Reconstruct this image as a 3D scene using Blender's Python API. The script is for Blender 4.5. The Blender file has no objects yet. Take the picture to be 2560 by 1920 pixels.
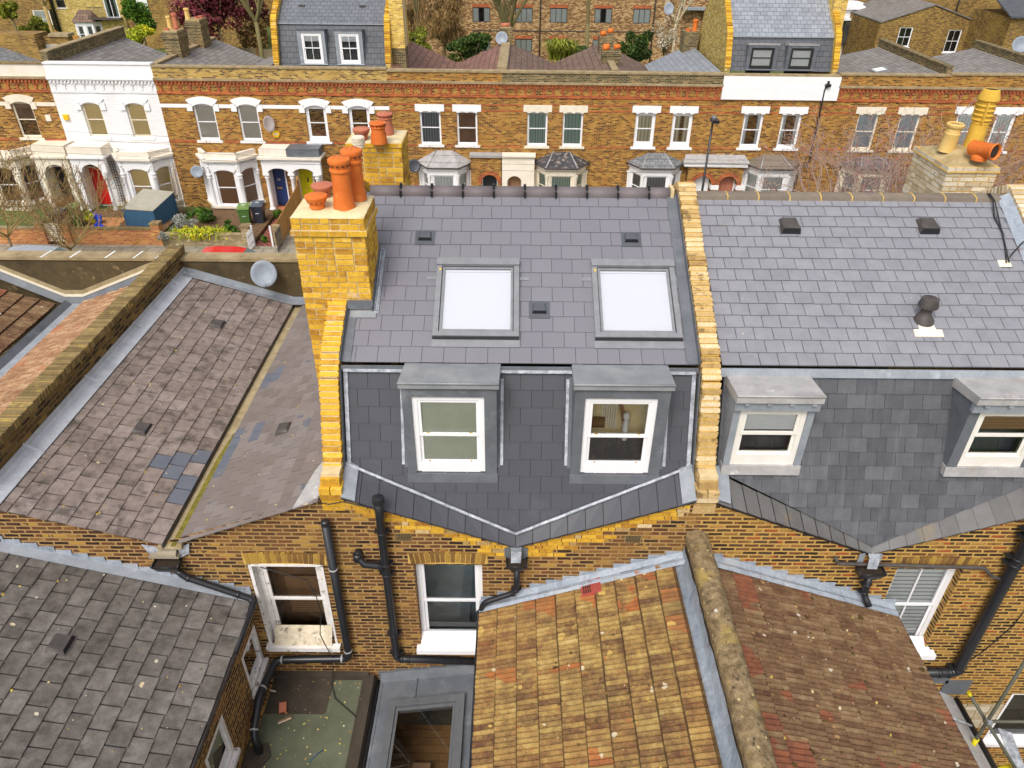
import bpy, math, random
from mathutils import Vector, Matrix
random.seed(11)
R_ = math.radians
scene = bpy.context.scene
# ---------------------------------------------------------------- camera
CAM = Vector((0, -7.55, 13.9)); FPX = 1830.0; PITCH = R_(33.6); ROLL = R_(0.5)
cF = Vector((0, math.cos(PITCH), -math.sin(PITCH)))
U0 = Vector((0, math.sin(PITCH), math.cos(PITCH))); X0 = Vector((1, 0, 0))
cU = U0*math.cos(ROLL)-X0*math.sin(ROLL); cR = X0*math.cos(ROLL)+U0*math.sin(ROLL)
cd = bpy.data.cameras.new('camera'); cam = bpy.data.objects.new('camera', cd)
scene.collection.objects.link(cam)
cd.sensor_width = 36; cd.lens = FPX/2560*36; cd.clip_start = .1; cd.clip_end = 1500
cam.matrix_world = Matrix(((cR.x, cU.x, -cF.x, CAM.x), (cR.y, cU.y, -cF.y, CAM.y), (cR.z, cU.z, -cF.z, CAM.z), (0, 0, 0, 1)))
scene.camera = cam
# ---------------------------------------------------------------- light
w = bpy.data.worlds.new('World'); scene.world = w; w.use_nodes = True
nt = w.node_tree; nt.nodes.clear()
sky = nt.nodes.new('ShaderNodeTexSky'); sky.sky_type = 'NISHITA'; sky.sun_disc = False
SUN_EL, SUN_AZ = R_(52), R_(200)      # azimuth clockwise from +Y
sky.sun_elevation = SUN_EL; sky.sun_rotation = SUN_AZ; sky.dust_density = 4; sky.air_density = 1; sky.ozone_density = .6
hsv = nt.nodes.new('ShaderNodeHueSaturation'); hsv.inputs['Saturation'].default_value = .32
bg = nt.nodes.new('ShaderNodeBackground'); bg.inputs['Strength'].default_value = .15
wo = nt.nodes.new('ShaderNodeOutputWorld')
nt.links.new(sky.outputs[0], hsv.inputs['Color']); nt.links.new(hsv.outputs[0], bg.inputs[0]); nt.links.new(bg.outputs[0], wo.inputs[0])
sd = bpy.data.lights.new('sun', 'SUN'); sd.energy = 1.4; sd.angle = R_(22); sd.color = (1, .95, .87)
so = bpy.data.objects.new('sun', sd); scene.collection.objects.link(so)
sdir = Vector((math.sin(SUN_AZ)*math.cos(SUN_EL), math.cos(SUN_AZ)*math.cos(SUN_EL), math.sin(SUN_EL)))
so.rotation_euler = sdir.to_track_quat('Z', 'Y').to_euler(); so.location = (0, -20, 40)
scene.view_settings.view_transform = 'Standard'; scene.view_settings.look = 'None'
scene.view_settings.exposure = 0.35; scene.view_settings.gamma = 1
try:
    scene.cycles.max_bounces = 6; scene.cycles.transparent_max_bounces = 12
except Exception: pass

# ---------------------------------------------------------------- measuring: a line of sight met with a real plane
def ray(px, py): return cF+(px-1280)/FPX*cR-(py-960)/FPX*cU
def at(px, py, axis, val):
    d = ray(px, py); i = 'xyz'.index(axis); t = (val-CAM[i])/d[i]; return CAM+d*t

# ---------------------------------------------------------------- materials
class N:
    def __init__(s, name, rough=.7, spec=.4):
        s.m = bpy.data.materials.new(name); s.m.use_nodes = True; s.t = s.m.node_tree; s.b = s.t.nodes['Principled BSDF']
        s.b.inputs['Roughness'].default_value = rough; s.b.inputs['Specular IOR Level'].default_value = spec; s.bump_h = None
    def n(s, k, **kw):
        x = s.t.nodes.new(k)
        for a, b in kw.items(): setattr(x, a, b)
        return x
    def l(s, a, b): s.t.links.new(a, b)
    def val(s, sock, v):
        if hasattr(v, 'is_output'): s.l(v, sock)
        elif isinstance(v, (tuple, list)) and len(v) == 3: sock.default_value = (*v, 1)
        else: sock.default_value = v
    def math(s, op, a, b=0.0, clamp=False):
        x = s.n('ShaderNodeMath', operation=op, use_clamp=clamp); s.val(x.inputs[0], a); s.val(x.inputs[1], b); return x.outputs[0]
    def obj(s): return s.n('ShaderNodeTexCoord').outputs['Object']
    def uv(s): return s.n('ShaderNodeUVMap').outputs[0]
    def scale(s, vec, sc):
        x = s.n('ShaderNodeVectorMath', operation='MULTIPLY'); s.val(x.inputs[0], vec); x.inputs[1].default_value = sc if isinstance(sc, (tuple, list)) else (sc, sc, sc); return x.outputs[0]
    def noise(s, vec, sc, det=4, rough=.6):
        x = s.n('ShaderNodeTexNoise'); s.l(vec, x.inputs['Vector']); x.inputs['Scale'].default_value = sc; x.inputs['Detail'].default_value = det; x.inputs['Roughness'].default_value = rough
        return x.outputs['Fac']
    def vor(s, vec, sc):
        x = s.n('ShaderNodeTexVoronoi'); s.l(vec, x.inputs['Vector']); x.inputs['Scale'].default_value = sc; return x.outputs['Distance'], x.outputs['Color']
    def ramp(s, fac, cols, interp='LINEAR'):
        x = s.n('ShaderNodeValToRGB'); s.val(x.inputs[0], fac); r = x.color_ramp; r.interpolation = interp
        while len(r.elements) > 1: r.elements.remove(r.elements[-1])
        r.elements[0].position = cols[0][0]; r.elements[0].color = (*cols[0][1], 1)
        for p, c in cols[1:]:
            e = r.elements.new(p); e.color = (*c, 1)
        return x.outputs[0]
    def rng(s, v, a, b, c=0., d=1.):
        x = s.n('ShaderNodeMapRange'); s.val(x.inputs[0], v)
        for i, k in enumerate((a, b, c, d)): x.inputs[i+1].default_value = k
        return x.outputs[0]
    def mix(s, f, a, b, mode='MIX'):
        x = s.n('ShaderNodeMix', data_type='RGBA', blend_type=mode); s.val(x.inputs[0], f); s.val(x.inputs[6], a); s.val(x.inputs[7], b); return x.outputs[2]
    def attr(s, name='tint'):
        x = s.n('ShaderNodeAttribute', attribute_name=name); y = s.n('ShaderNodeSeparateColor'); s.l(x.outputs['Color'], y.inputs[0]); return y.outputs
    def bump(s, h, st, dist=.02):
        x = s.n('ShaderNodeBump'); x.inputs['Strength'].default_value = st; x.inputs['Distance'].default_value = dist; s.l(h, x.inputs['Height']); s.l(x.outputs[0], s.b.inputs['Normal'])
    def out(s, col): s.val(s.b.inputs['Base Color'], col); return s.m

def spots(s, col, vec, defs):
    for sc, rad, dens, c in defs:
        nz = s.n('ShaderNodeTexNoise'); s.l(vec, nz.inputs['Vector']); nz.inputs['Scale'].default_value = sc*2.5
        v2 = s.n('ShaderNodeVectorMath', operation='ADD'); s.l(vec, v2.inputs[0]); q = s.scale(nz.outputs['Color'], .35/sc); s.l(q, v2.inputs[1])
        d, rc = s.vor(v2.outputs[0], sc); sep = s.n('ShaderNodeSeparateColor'); s.l(rc, sep.inputs[0])
        rr = s.math('MULTIPLY', s.math('ADD', s.math('POWER', sep.outputs[1], 2.0), .3), rad*1.15)
        m = s.math('MULTIPLY', s.math('LESS_THAN', d, rr), s.math('GREATER_THAN', sep.outputs[0], 1-min(.6, dens*2)))
        col = s.mix(s.math('MULTIPLY', m, .85), col, c)
    return col

def surf(name, cols, tw=0.0, ns=6, nw=.5, fine=90, famt=.12, rough=.7, bump=.15, bsc=None, spot=None, spec=.4, patch=None, streak=None, metal=0, dist=.01, ch=0):
    s = N(name, rough, spec); o = s.obj(); s.b.inputs['Metallic'].default_value = metal
    n1 = s.noise(o, ns, 5, .62)
    f = s.rng(n1, .3, .7, .5-nw/2, .5+nw/2)
    if tw: f = s.math('ADD', s.math('MULTIPLY', s.attr()[ch], tw), s.math('MULTIPLY', f, 1-tw), True)
    c = s.ramp(f, cols)
    fn = s.noise(o, fine, 3, .7)
    c = s.mix(1.0, c, s.ramp(fn, [(.25, (1-famt,)*3), (.75, (1+famt,)*3)]), 'MULTIPLY')
    for sc, lo, hi, cc, am in (patch or []):
        m = s.rng(s.noise(o, sc, 6, .65), lo, hi); c = s.mix(s.math('MULTIPLY', m, am), c, cc)
    if streak:
        (sc, lo, hi, cc, am) = streak
        m = s.rng(s.noise(s.scale(s.uv(), (sc, sc*.06, sc)), 1, 4, .6), lo, hi); c = s.mix(s.math('MULTIPLY', m, am), c, cc)
    if spot: c = spots(s, c, o, spot)
    if bump: s.bump(s.noise(o, bsc or fine*.5, 4, .7), bump, dist)
    return s.out(c)

def brick(name, cols, mortar, bw=.225, bh=.075, ms=.011, rough=.85, patch=None, bump=.7, wob=.017, soft=.0, vtw=None):
    s = N(name, rough, .25); uv = s.uv(); o = s.obj()
    nz = s.n('ShaderNodeTexNoise'); s.l(o, nz.inputs['Vector']); nz.inputs['Scale'].default_value = 11; nz.inputs['Detail'].default_value = 4
    sub = s.n('ShaderNodeVectorMath', operation='SUBTRACT'); s.l(nz.outputs['Color'], sub.inputs[0]); sub.inputs[1].default_value = (.5, .5, .5)
    ad = s.n('ShaderNodeVectorMath', operation='ADD'); s.l(uv, ad.inputs[0]); s.l(s.scale(sub.outputs[0], wob), ad.inputs[1])
    def bt(vec):
        b = s.n('ShaderNodeTexBrick'); s.l(vec, b.inputs['Vector'])
        b.inputs['Color1'].default_value = (0, 0, 0, 1); b.inputs['Color2'].default_value = (1, 1, 1, 1); b.inputs['Mortar'].default_value = (.5, .5, .5, 1)
        b.inputs['Scale'].default_value = 1; b.inputs['Mortar Size'].default_value = ms; b.inputs['Mortar Smooth'].default_value = .25
        b.inputs['Brick Width'].default_value = bw; b.inputs['Row Height'].default_value = bh; return b
    b = bt(ad.outputs[0])
    n2 = s.noise(o, 2.2, 4, .6)
    f = s.math('ADD', b.outputs['Color'], s.rng(n2, .3, .7, -.16, .16), True)
    c = s.ramp(f, cols, 'CONSTANT' if soft == 0 else 'LINEAR')
    fn = s.noise(o, 60, 4, .7); c = s.mix(1.0, c, s.ramp(fn, [(.25, (.72,)*3), (.75, (1.25,)*3)]), 'MULTIPLY')
    mc = s.mix(1.0, mortar, s.ramp(fn, [(.3, (.8,)*3), (.7, (1.12,)*3)]), 'MULTIPLY')
    c = s.mix(b.outputs['Fac'], c, mc)
    for sc, lo, hi, cc, am in (patch or []):
        m = s.rng(s.noise(o, sc, 6, .65), lo, hi); c = s.mix(s.math('MULTIPLY', m, am), c, cc)
    h = s.math('SUBTRACT', s.math('MULTIPLY', fn, .35), b.outputs['Fac'])
    s.bump(h, bump, .012)
    return s.out(c)

def plain(name, col, rough=.5, metal=0, spec=.5, emit=None):
    s = N(name, rough, spec); s.b.inputs['Metallic'].default_value = metal
    c = s.mix(1.0, col, s.ramp(s.noise(s.obj(), 7, 4, .6), [(.3, (.86,)*3), (.7, (1.1,)*3)]), 'MULTIPLY')
    return s.out(c)

def glassmat(name, tint=(.93, .96, .95), refl=.1, rough=.02):
    s = N(name); tr = s.n('ShaderNodeBsdfTransparent'); tr.inputs[0].default_value = (*tint, 1)
    g = s.n('ShaderNodeBsdfGlossy'); g.inputs['Roughness'].default_value = rough
    fr = s.n('ShaderNodeFresnel'); fr.inputs[0].default_value = 1.5
    f = s.math('ADD', fr.outputs[0], refl, True)
    mx = s.n('ShaderNodeMixShader'); s.l(f, mx.inputs[0]); s.l(tr.outputs[0], mx.inputs[1]); s.l(g.outputs[0], mx.inputs[2])
    s.l(mx.outputs[0], s.t.nodes['Material Output'].inputs['Surface']); return s.m

Mt = {}
# slates and tiles
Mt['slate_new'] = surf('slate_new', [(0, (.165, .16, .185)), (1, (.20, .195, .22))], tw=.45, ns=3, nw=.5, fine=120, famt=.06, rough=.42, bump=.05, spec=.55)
Mt['slate_steep_shade'] = surf('slate_steep_shade', [(0, (.054, .055, .067)), (1, (.070, .071, .083))], tw=.45, ns=3, nw=.5, fine=120, famt=.06, rough=.5, bump=.05, patch=[(1.3, .62, .8, (.16, .17, .19), .3)])  # same slates as slate_new, shade of the steep slope put into the colour
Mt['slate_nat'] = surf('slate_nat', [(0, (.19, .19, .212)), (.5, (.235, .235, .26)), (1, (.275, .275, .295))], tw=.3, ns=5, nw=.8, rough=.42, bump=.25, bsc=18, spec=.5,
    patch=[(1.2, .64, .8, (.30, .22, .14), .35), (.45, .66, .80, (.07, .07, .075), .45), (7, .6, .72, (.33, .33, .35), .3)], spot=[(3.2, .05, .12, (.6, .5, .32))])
Mt['slate_nat_steep_shade'] = surf('slate_nat_steep_shade', [(0, (.055, .057, .066)), (.5, (.085, .087, .098)), (1, (.125, .127, .137))], tw=.55, ns=5, nw=.9, rough=.55, bump=.25, bsc=18,
    streak=(9, .52, .75, (.17, .18, .195), .35), patch=[(2, .66, .8, (.28, .16, .08), .3)])  # darker copy of slate_nat, with the steep slope's shade in its colour
Mt['slate_blue'] = surf('slate_blue', [(0, (.105, .115, .145)), (1, (.15, .16, .19))], tw=.4, ns=5, nw=.8, rough=.5, bump=.1)
Mt['slate_verge'] = surf('slate_verge', [(0, (.10, .095, .09)), (1, (.17, .165, .165))], tw=.5, ns=5, nw=.8, rough=.6, bump=.3, bsc=18, patch=[(2, .6, .75, (.3, .2, .08), .4)])
Mt['under'] = plain('underlay_dark', (.02, .02, .022), .9)
Mt['tile_left'] = surf('tile_left', [(0, (.09, .07, .062)), (.28, (.185, .145, .125)), (.6, (.24, .192, .17)), (1, (.32, .268, .245))], tw=.35, ns=6.5, nw=1.0, fine=70, famt=.18, rough=.75, bump=.3, bsc=40,
    patch=[(4, .52, .66, (.055, .046, .038), .7), (1.2, .6, .8, (.22, .2, .2), .3)], spot=[(5, .09, .2, (.62, .5, .3)), (9, .06, .12, (.5, .42, .3))])
Mt['tile_low'] = surf('tile_low', [(0, (.05, .042, .037)), (.35, (.105, .09, .08)), (.65, (.15, .132, .12)), (1, (.22, .20, .188))], tw=.35, ns=6, nw=1.0, fine=70, famt=.2, rough=.8, bump=.35, bsc=40,
    patch=[(4, .55, .70, (.035, .032, .025), .55), (6, .66, .74, (.07, .07, .02), .8)], spot=[(5, .10, .22, (.58, .52, .38)), (2.2, .05, .3, (.6, .48, .3))])
Mt['slate_brown'] = surf('slate_brown', [(0, (.155, .125, .11)), (.5, (.195, .16, .145)), (.84, (.225, .19, .175)), (.87, (.11, .12, .15)), (1, (.13, .14, .17))], tw=.62, ns=1.4, nw=1.0, rough=.7, bump=.25, bsc=30,
    spot=[(4, .08, .2, (.6, .42, .22)), (11, .07, .1, (.55, .5, .4))], patch=[(1.0, .5, .8, (.20, .19, .2), .35), (9, .6, .72, (.10, .08, .07), .35)])
def ribmat(name, cols, cols2, dirt_shade, rough=.9, sp=None, pt=None):
    s = N(name, rough, .2); o = s.obj(); a = s.attr()
    f = s.math('ADD', s.math('ADD', s.math('MULTIPLY', a[1], .46), s.math('MULTIPLY', a[0], .12)), s.rng(s.noise(o, 6.5, 6, .8), .30, .70, -.18, .62), True)
    c = s.ramp(f, cols)
    red = s.math('GREATER_THAN', s.math('ADD', a[0], s.rng(s.noise(o, 1.1, 2, .5), .4, .7, -.2, .12)), .93); red2 = s.rng(s.noise(o, 6, 5, .75), .60, .68)
    c = s.mix(s.math('MULTIPLY', s.math('MAXIMUM', red, s.math('MULTIPLY', red2, .7)), .75), c, s.ramp(s.noise(o, 9, 5, .7), cols2))
    c = s.mix(1.0, c, s.ramp(s.noise(o, 70, 4, .8), [(.25, (.6,)*3), (.5, (1.,)*3), (.75, (1.3,)*3)]), 'MULTIPLY')
    for sc, lo, hi, cc, am in (pt or []): c = s.mix(s.math('MULTIPLY', s.rng(s.noise(o, sc, 6, .65), lo, hi), am), c, cc)
    c = spots(s, c, o, sp or [])
    # dirt in grooves and along course edges, painted shade on the tile risers
    c = s.mix(s.math('MULTIPLY', a[2], .8), c, dirt_shade)
    s.bump(s.noise(o, 60, 4, .75), .5, .01); return s.out(c)
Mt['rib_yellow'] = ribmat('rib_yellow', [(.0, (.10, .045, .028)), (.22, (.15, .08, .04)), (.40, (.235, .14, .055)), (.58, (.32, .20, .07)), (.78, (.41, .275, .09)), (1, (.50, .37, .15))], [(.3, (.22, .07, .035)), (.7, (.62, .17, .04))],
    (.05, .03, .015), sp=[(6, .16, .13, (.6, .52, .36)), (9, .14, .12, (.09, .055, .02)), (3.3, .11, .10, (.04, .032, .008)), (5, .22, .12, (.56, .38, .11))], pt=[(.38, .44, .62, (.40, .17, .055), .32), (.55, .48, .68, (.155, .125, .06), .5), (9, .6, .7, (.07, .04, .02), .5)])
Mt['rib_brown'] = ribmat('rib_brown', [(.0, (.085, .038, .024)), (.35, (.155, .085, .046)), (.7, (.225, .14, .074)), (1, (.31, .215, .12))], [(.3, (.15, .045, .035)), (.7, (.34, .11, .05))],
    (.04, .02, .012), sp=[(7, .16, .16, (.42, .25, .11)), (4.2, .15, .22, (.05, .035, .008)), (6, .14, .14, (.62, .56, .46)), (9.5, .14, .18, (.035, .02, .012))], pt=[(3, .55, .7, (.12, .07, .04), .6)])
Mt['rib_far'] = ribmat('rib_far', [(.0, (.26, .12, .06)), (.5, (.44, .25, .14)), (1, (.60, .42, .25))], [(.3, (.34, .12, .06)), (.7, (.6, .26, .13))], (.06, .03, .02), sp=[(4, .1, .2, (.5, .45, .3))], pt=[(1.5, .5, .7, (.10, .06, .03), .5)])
def gridmat(name, cols, w, h, line, rough=.7, mortar=.012, patch=None, spot=None, offs=.5):
    s = N(name, rough, .4); o = s.obj(); b = s.n('ShaderNodeTexBrick'); s.l(s.uv(), b.inputs['Vector']); b.offset = offs
    b.inputs['Color1'].default_value = (0, 0, 0, 1); b.inputs['Color2'].default_value = (1, 1, 1, 1); b.inputs['Mortar'].default_value = (.5, .5, .5, 1)
    b.inputs['Scale'].default_value = 1; b.inputs['Mortar Size'].default_value = mortar; b.inputs['Brick Width'].default_value = w; b.inputs['Row Height'].default_value = h
    f = s.math('ADD', s.math('MULTIPLY', b.outputs['Color'], .6), s.rng(s.noise(o, 2.5, 5, .65), .3, .7, -.1, .5), True)
    c = s.mix(b.outputs['Fac'], s.ramp(f, cols), line)
    c = s.mix(1.0, c, s.ramp(s.noise(o, 25, 4, .7), [(.25, (.8,)*3), (.75, (1.15,)*3)]), 'MULTIPLY')
    for sc, lo, hi, cc, am in (patch or []): c = s.mix(s.math('MULTIPLY', s.rng(s.noise(o, sc, 6, .65), lo, hi), am), c, cc)
    if spot: c = spots(s, c, o, spot)
    s.bump(s.math('MULTIPLY', b.outputs['Fac'], -1), .6, .02); return s.out(c)
Mt['far_slate'] = gridmat('far_slate', [(0, (.16, .145, .135)), (1, (.30, .28, .27))], .32, .26, (.07, .06, .055), patch=[(.7, .5, .75, (.20, .17, .13), .5)], spot=[(1.5, .05, .2, (.5, .48, .42))])
Mt['far_slate_grey'] = gridmat('far_slate_grey', [(0, (.15, .155, .165)), (1, (.26, .27, .28))], .3, .25, (.07, .07, .075))
Mt['far_slate_new'] = gridmat('far_slate_new', [(0, (.12, .13, .15)), (1, (.17, .18, .205))], .32, .25, (.05, .055, .065), rough=.45, mortar=.009)
Mt['far_slate_light'] = gridmat('far_slate_light', [(0, (.20, .22, .25)), (1, (.32, .34, .38))], .32, .25, (.09, .1, .12), rough=.45, mortar=.010)
Mt['far_slate_dark'] = gridmat('far_slate_dark', [(0, (.075, .08, .095)), (1, (.11, .115, .13))], .32, .25, (.03, .03, .035), rough=.5, mortar=.009)
Mt['far_tile'] = gridmat('far_tile', [(0, (.10, .06, .045)), (1, (.24, .15, .115))], .30, .33, (.05, .03, .022), mortar=.018, patch=[(2, .5, .7, (.26, .17, .10), .5)], spot=[(1.8, .06, .3, (.5, .42, .3))], offs=0)
Mt['far_tile_red'] = gridmat('far_tile_red', [(0, (.15, .075, .055)), (1, (.33, .17, .125))], .30, .33, (.06, .03, .025), mortar=.018, spot=[(1.5, .08, .2, (.55, .38, .25))], offs=0)
# bricks
Mt['brick_rear'] = brick('brick_rear', [(0, (.035, .018, .012)), (.25, (.085, .035, .018)), (.42, (.14, .06, .024)), (.62, (.22, .105, .032)), (.76, (.30, .16, .04)), (.84, (.15, .045, .022)), (.90, (.10, .055, .025)), (.95, (.42, .24, .05))], (.41, .255, .10),
    patch=[(.45, .48, .72, (.26, .16, .045), .40), (3, .60, .8, (.06, .035, .02), .5), (.9, .52, .70, (.24, .095, .04), .4)], ms=.014)
Mt['brick_rear_yellow'] = brick('brick_rear_yellow', [(0, (.10, .055, .025)), (.2, (.26, .15, .05)), (.45, (.42, .27, .07)), (.7, (.58, .36, .08)), (.9, (.62, .44, .2))], (.52, .36, .15), ms=.013)
Mt['brick_rear_right'] = brick('brick_rear_right', [(0, (.035, .02, .014)), (.28, (.10, .042, .02)), (.48, (.18, .08, .03)), (.64, (.28, .14, .04)), (.78, (.40, .22, .06)), (.86, (.34, .08, .025)), (.93, (.07, .045, .03))], (.52, .32, .09),
    patch=[(.5, .5, .75, (.42, .24, .055), .35), (2.5, .6, .8, (.08, .045, .02), .4)], ms=.016)
Mt['brick_dirty'] = brick('brick_dirty', [(0, (.04, .027, .013)), (.3, (.095, .06, .022)), (.6, (.16, .10, .032)), (.85, (.25, .15, .045))], (.20, .135, .055),
    patch=[(1.2, .5, .75, (.09, .06, .025), .6), (5, .63, .7, (.45, .33, .05), .6), (2, .66, .76, (.36, .14, .05), .5)], ms=.012)
Mt['brick_stock'] = surf('brick_stock', [(0, (.22, .085, .015)), (.2, (.42, .20, .02)), (.5, (.62, .35, .025)), (.8, (.72, .43, .04)), (1, (.80, .54, .13))], tw=.65, ns=9, nw=1.0, fine=45, famt=.3, rough=.85, bump=.55, bsc=30,
    patch=[(3.2, .60, .76, (.84, .74, .58), .75), (6, .68, .76, (.12, .06, .02), .6), (1.4, .58, .72, (.58, .27, .03), .5)])
Mt['brick_old'] = surf('brick_old', [(0, (.22, .13, .05)), (.3, (.44, .29, .11)), (.7, (.60, .43, .21)), (1, (.72, .58, .4))], tw=.75, ns=9, nw=1.0, fine=45, famt=.3, rough=.9, bump=.6, bsc=30,
    patch=[(5, .56, .64, (.13, .08, .035), .75), (2.6, .60, .68, (.58, .38, .03), .7)])
Mt['brick_dark_cope'] = surf('brick_dark_cope', [(0, (.10, .07, .03)), (.5, (.21, .15, .06)), (1, (.34, .25, .11))], tw=.5, ns=5, nw=.9, fine=50, famt=.3, rough=.95, bump=.6, bsc=30,
    patch=[(5, .60, .66, (.5, .36, .04), .7), (2, .60, .72, (.13, .08, .035), .5)], spot=[(3.3, .14, .2, (.6, .56, .36))])
Mt['brick_white'] = surf('brick_white', [(0, (.38, .29, .17)), (.5, (.56, .47, .33)), (1, (.72, .66, .54))], tw=.7, ns=7, nw=.9, fine=50, famt=.25, rough=.9, bump=.5, bsc=30, patch=[(4, .6, .7, (.5, .3, .05), .5), (7, .64, .7, (.1, .08, .06), .6)])
Mt['mortar_pale'] = surf('mortar_pale', [(0, (.55, .42, .22)), (1, (.72, .58, .34))], ns=8, nw=.8, rough=.95, bump=.4)
Mt['mortar_yellow'] = surf('mortar_yellow', [(0, (.52, .32, .07)), (1, (.66, .44, .13))], ns=8, nw=.8, rough=.95, bump=.4)
Mt['mortar_cap'] = surf('mortar_cap', [(0, (.60, .49, .27)), (1, (.80, .68, .42))], ns=5, nw=.9, fine=60, rough=.95, bump=.35, patch=[(2.5, .55, .7, (.78, .70, .52), .6)])
Mt['cap_old'] = surf('cap_old', [(0, (.30, .22, .10)), (1, (.50, .39, .20))], ns=5, nw=1, fine=60, famt=.25, rough=.95, bump=.5, patch=[(4, .55, .7, (.22, .2, .14), .6), (3, .62, .7, (.5, .45, .06), .6)])
FB = [(0, (.06, .026, .014)), (.18, (.16, .06, .02)), (.38, (.27, .128, .03)), (.62, (.375, .195, .042)), (.84, (.46, .27, .065)), (.95, (.36, .11, .03))]
Mt['brick_far'] = brick('brick_far', FB, (.43, .255, .085), bump=.4, patch=[(.35, .48, .72, (.40, .21, .035), .5), (1.2, .58, .8, (.10, .055, .02), .5), (.22, .55, .7, (.20, .12, .04), .4)])
Mt['brick_far_yellow'] = brick('brick_far_yellow', [(0, (.12, .07, .03)), (.25, (.34, .20, .055)), (.6, (.48, .31, .07)), (.85, (.56, .38, .12))], (.46, .34, .15), bump=.4, patch=[(.9, .55, .7, (.58, .42, .06), .35), (1.6, .6, .75, (.18, .11, .04), .5)])
Mt['brick_far_dark'] = brick('brick_far_dark', [(0, (.045, .035, .02)), (.3, (.10, .07, .035)), (.6, (.17, .12, .055)), (.85, (.26, .18, .08))], (.32, .27, .15), bump=.4, patch=[(.8, .55, .7, (.30, .18, .06), .5), (2, .66, .75, (.12, .13, .03), .6)])
Mt['brick_gable'] = brick('brick_gable', [(0, (.30, .20, .05)), (.3, (.45, .32, .07)), (.6, (.56, .42, .11)), (.88, (.66, .54, .24))], (.52, .41, .17), bump=.4, patch=[(2.4, .6, .7, (.7, .62, .42), .5)])
Mt['brick_new_far'] = brick('brick_new_far', [(0, (.42, .24, .03)), (.3, (.62, .38, .035)), (.7, (.74, .48, .05)), (.9, (.8, .56, .14))], (.72, .58, .3), bump=.4, patch=[(1.1, .6, .72, (.85, .78, .62), .7)])
Mt['brick_apart'] = brick('brick_apart', [(0, (.12, .055, .025)), (.3, (.27, .15, .065)), (.6, (.42, .26, .12)), (.85, (.56, .38, .2))], (.34, .22, .10), bump=.4, bh=.09, bw=.25)
Mt['brick_back'] = brick('brick_back', [(0, (.07, .04, .018)), (.3, (.16, .09, .03)), (.6, (.27, .16, .045)), (.85, (.36, .22, .06))], (.33, .22, .08), bump=.4, patch=[(.25, .5, .65, (.42, .27, .07), .5)])
Mt['brick_red_far'] = brick('brick_red_far', [(0, (.30, .05, .015)), (.5, (.46, .09, .02)), (.85, (.55, .14, .035))], (.40, .2, .1), bump=.4, patch=[(.7, .6, .7, (.2, .06, .03), .6)])
Mt['brick_garden'] = brick('brick_garden', [(0, (.38, .10, .03)), (.4, (.52, .17, .04)), (.8, (.60, .25, .07))], (.50, .36, .2), bump=.4, patch=[(1.5, .55, .7, (.35, .2, .03), .5)])
Mt['brick_grey'] = brick('brick_grey', [(0, (.22, .16, .08)), (.5, (.32, .24, .12)), (.85, (.42, .33, .19))], (.42, .35, .22), bump=.4)
Mt['brick_white_far'] = brick('brick_white_far', [(0, (.80, .79, .79)), (.5, (.84, .83, .83))], (.74, .73, .74), bump=.35, patch=[(5, .74, .76, (.45, .2, .15), .8)], soft=1)
# renders, paint, lead, stone
Mt['render_white'] = surf('render_white', [(0, (.78, .78, .79)), (1, (.86, .85, .85))], ns=2, nw=.8, fine=30, famt=.04, rough=.8, bump=.15, patch=[(9, .70, .74, (.5, .42, .35), .5)])
Mt['render_cream'] = surf('render_cream', [(0, (.72, .64, .52)), (1, (.84, .78, .68))], ns=2, nw=.9, fine=30, famt=.06, rough=.85, bump=.15, patch=[(2.4, .6, .75, (.5, .4, .28), .5)])
Mt['render_dark'] = surf('render_dark', [(0, (.045, .032, .016)), (1, (.12, .085, .038))], ns=2.2, nw=1, fine=40, famt=.2, rough=.95, bump=.35, patch=[(3, .6, .66, (.3, .22, .11), .5), (8, .70, .73, (.45, .37, .2), .7)])
Mt['render_edge'] = surf('render_edge', [(0, (.26, .20, .11)), (1, (.42, .34, .20))], ns=6, nw=1, rough=.95, bump=.3)
Mt['paint_white'] = surf('paint_white', [(0, (.78, .78, .80)), (1, (.88, .87, .88))], ns=3, nw=.5, fine=40, famt=.03, rough=.45, bump=.03)
Mt['paint_offwhite'] = surf('paint_offwhite', [(0, (.72, .68, .61)), (1, (.84, .81, .76))], ns=4, nw=.8, fine=40, famt=.04, rough=.5, bump=.05, patch=[(6, .66, .72, (.6, .45, .28), .5)])
Mt['paint_cream'] = surf('paint_cream', [(0, (.70, .62, .48)), (1, (.84, .77, .64))], ns=4, nw=.9, fine=40, famt=.05, rough=.6, bump=.05, patch=[(4, .62, .72, (.6, .42, .22), .5)])
Mt['paint_peel'] = surf('paint_peel', [(0, (.66, .62, .58)), (1, (.84, .81, .80))], ns=6, nw=.8, fine=40, famt=.1, rough=.7, bump=.25, patch=[(9, .60, .64, (.26, .19, .13), .85)])
Mt['sill_weathered'] = surf('sill_weathered', [(0, (.5, .42, .3)), (1, (.78, .68, .52))], ns=7, nw=1, fine=40, famt=.15, rough=.8, bump=.2, patch=[(6, .55, .64, (.12, .10, .06), .8)])
Mt['lead'] = surf('lead', [(0, (.20, .22, .25)), (1, (.33, .355, .39))], tw=.25, ns=4, nw=.9, fine=30, famt=.1, rough=.55, bump=.2, bsc=12, patch=[(3, .6, .72, (.50, .54, .60), .5)])
Mt['lead_dark'] = surf('lead_dark', [(0, (.095, .105, .12)), (1, (.155, .165, .185))], ns=3, nw=.9, fine=30, famt=.08, rough=.5, bump=.12, bsc=12, patch=[(2.3, .6, .72, (.30, .32, .34), .4)])
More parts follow.
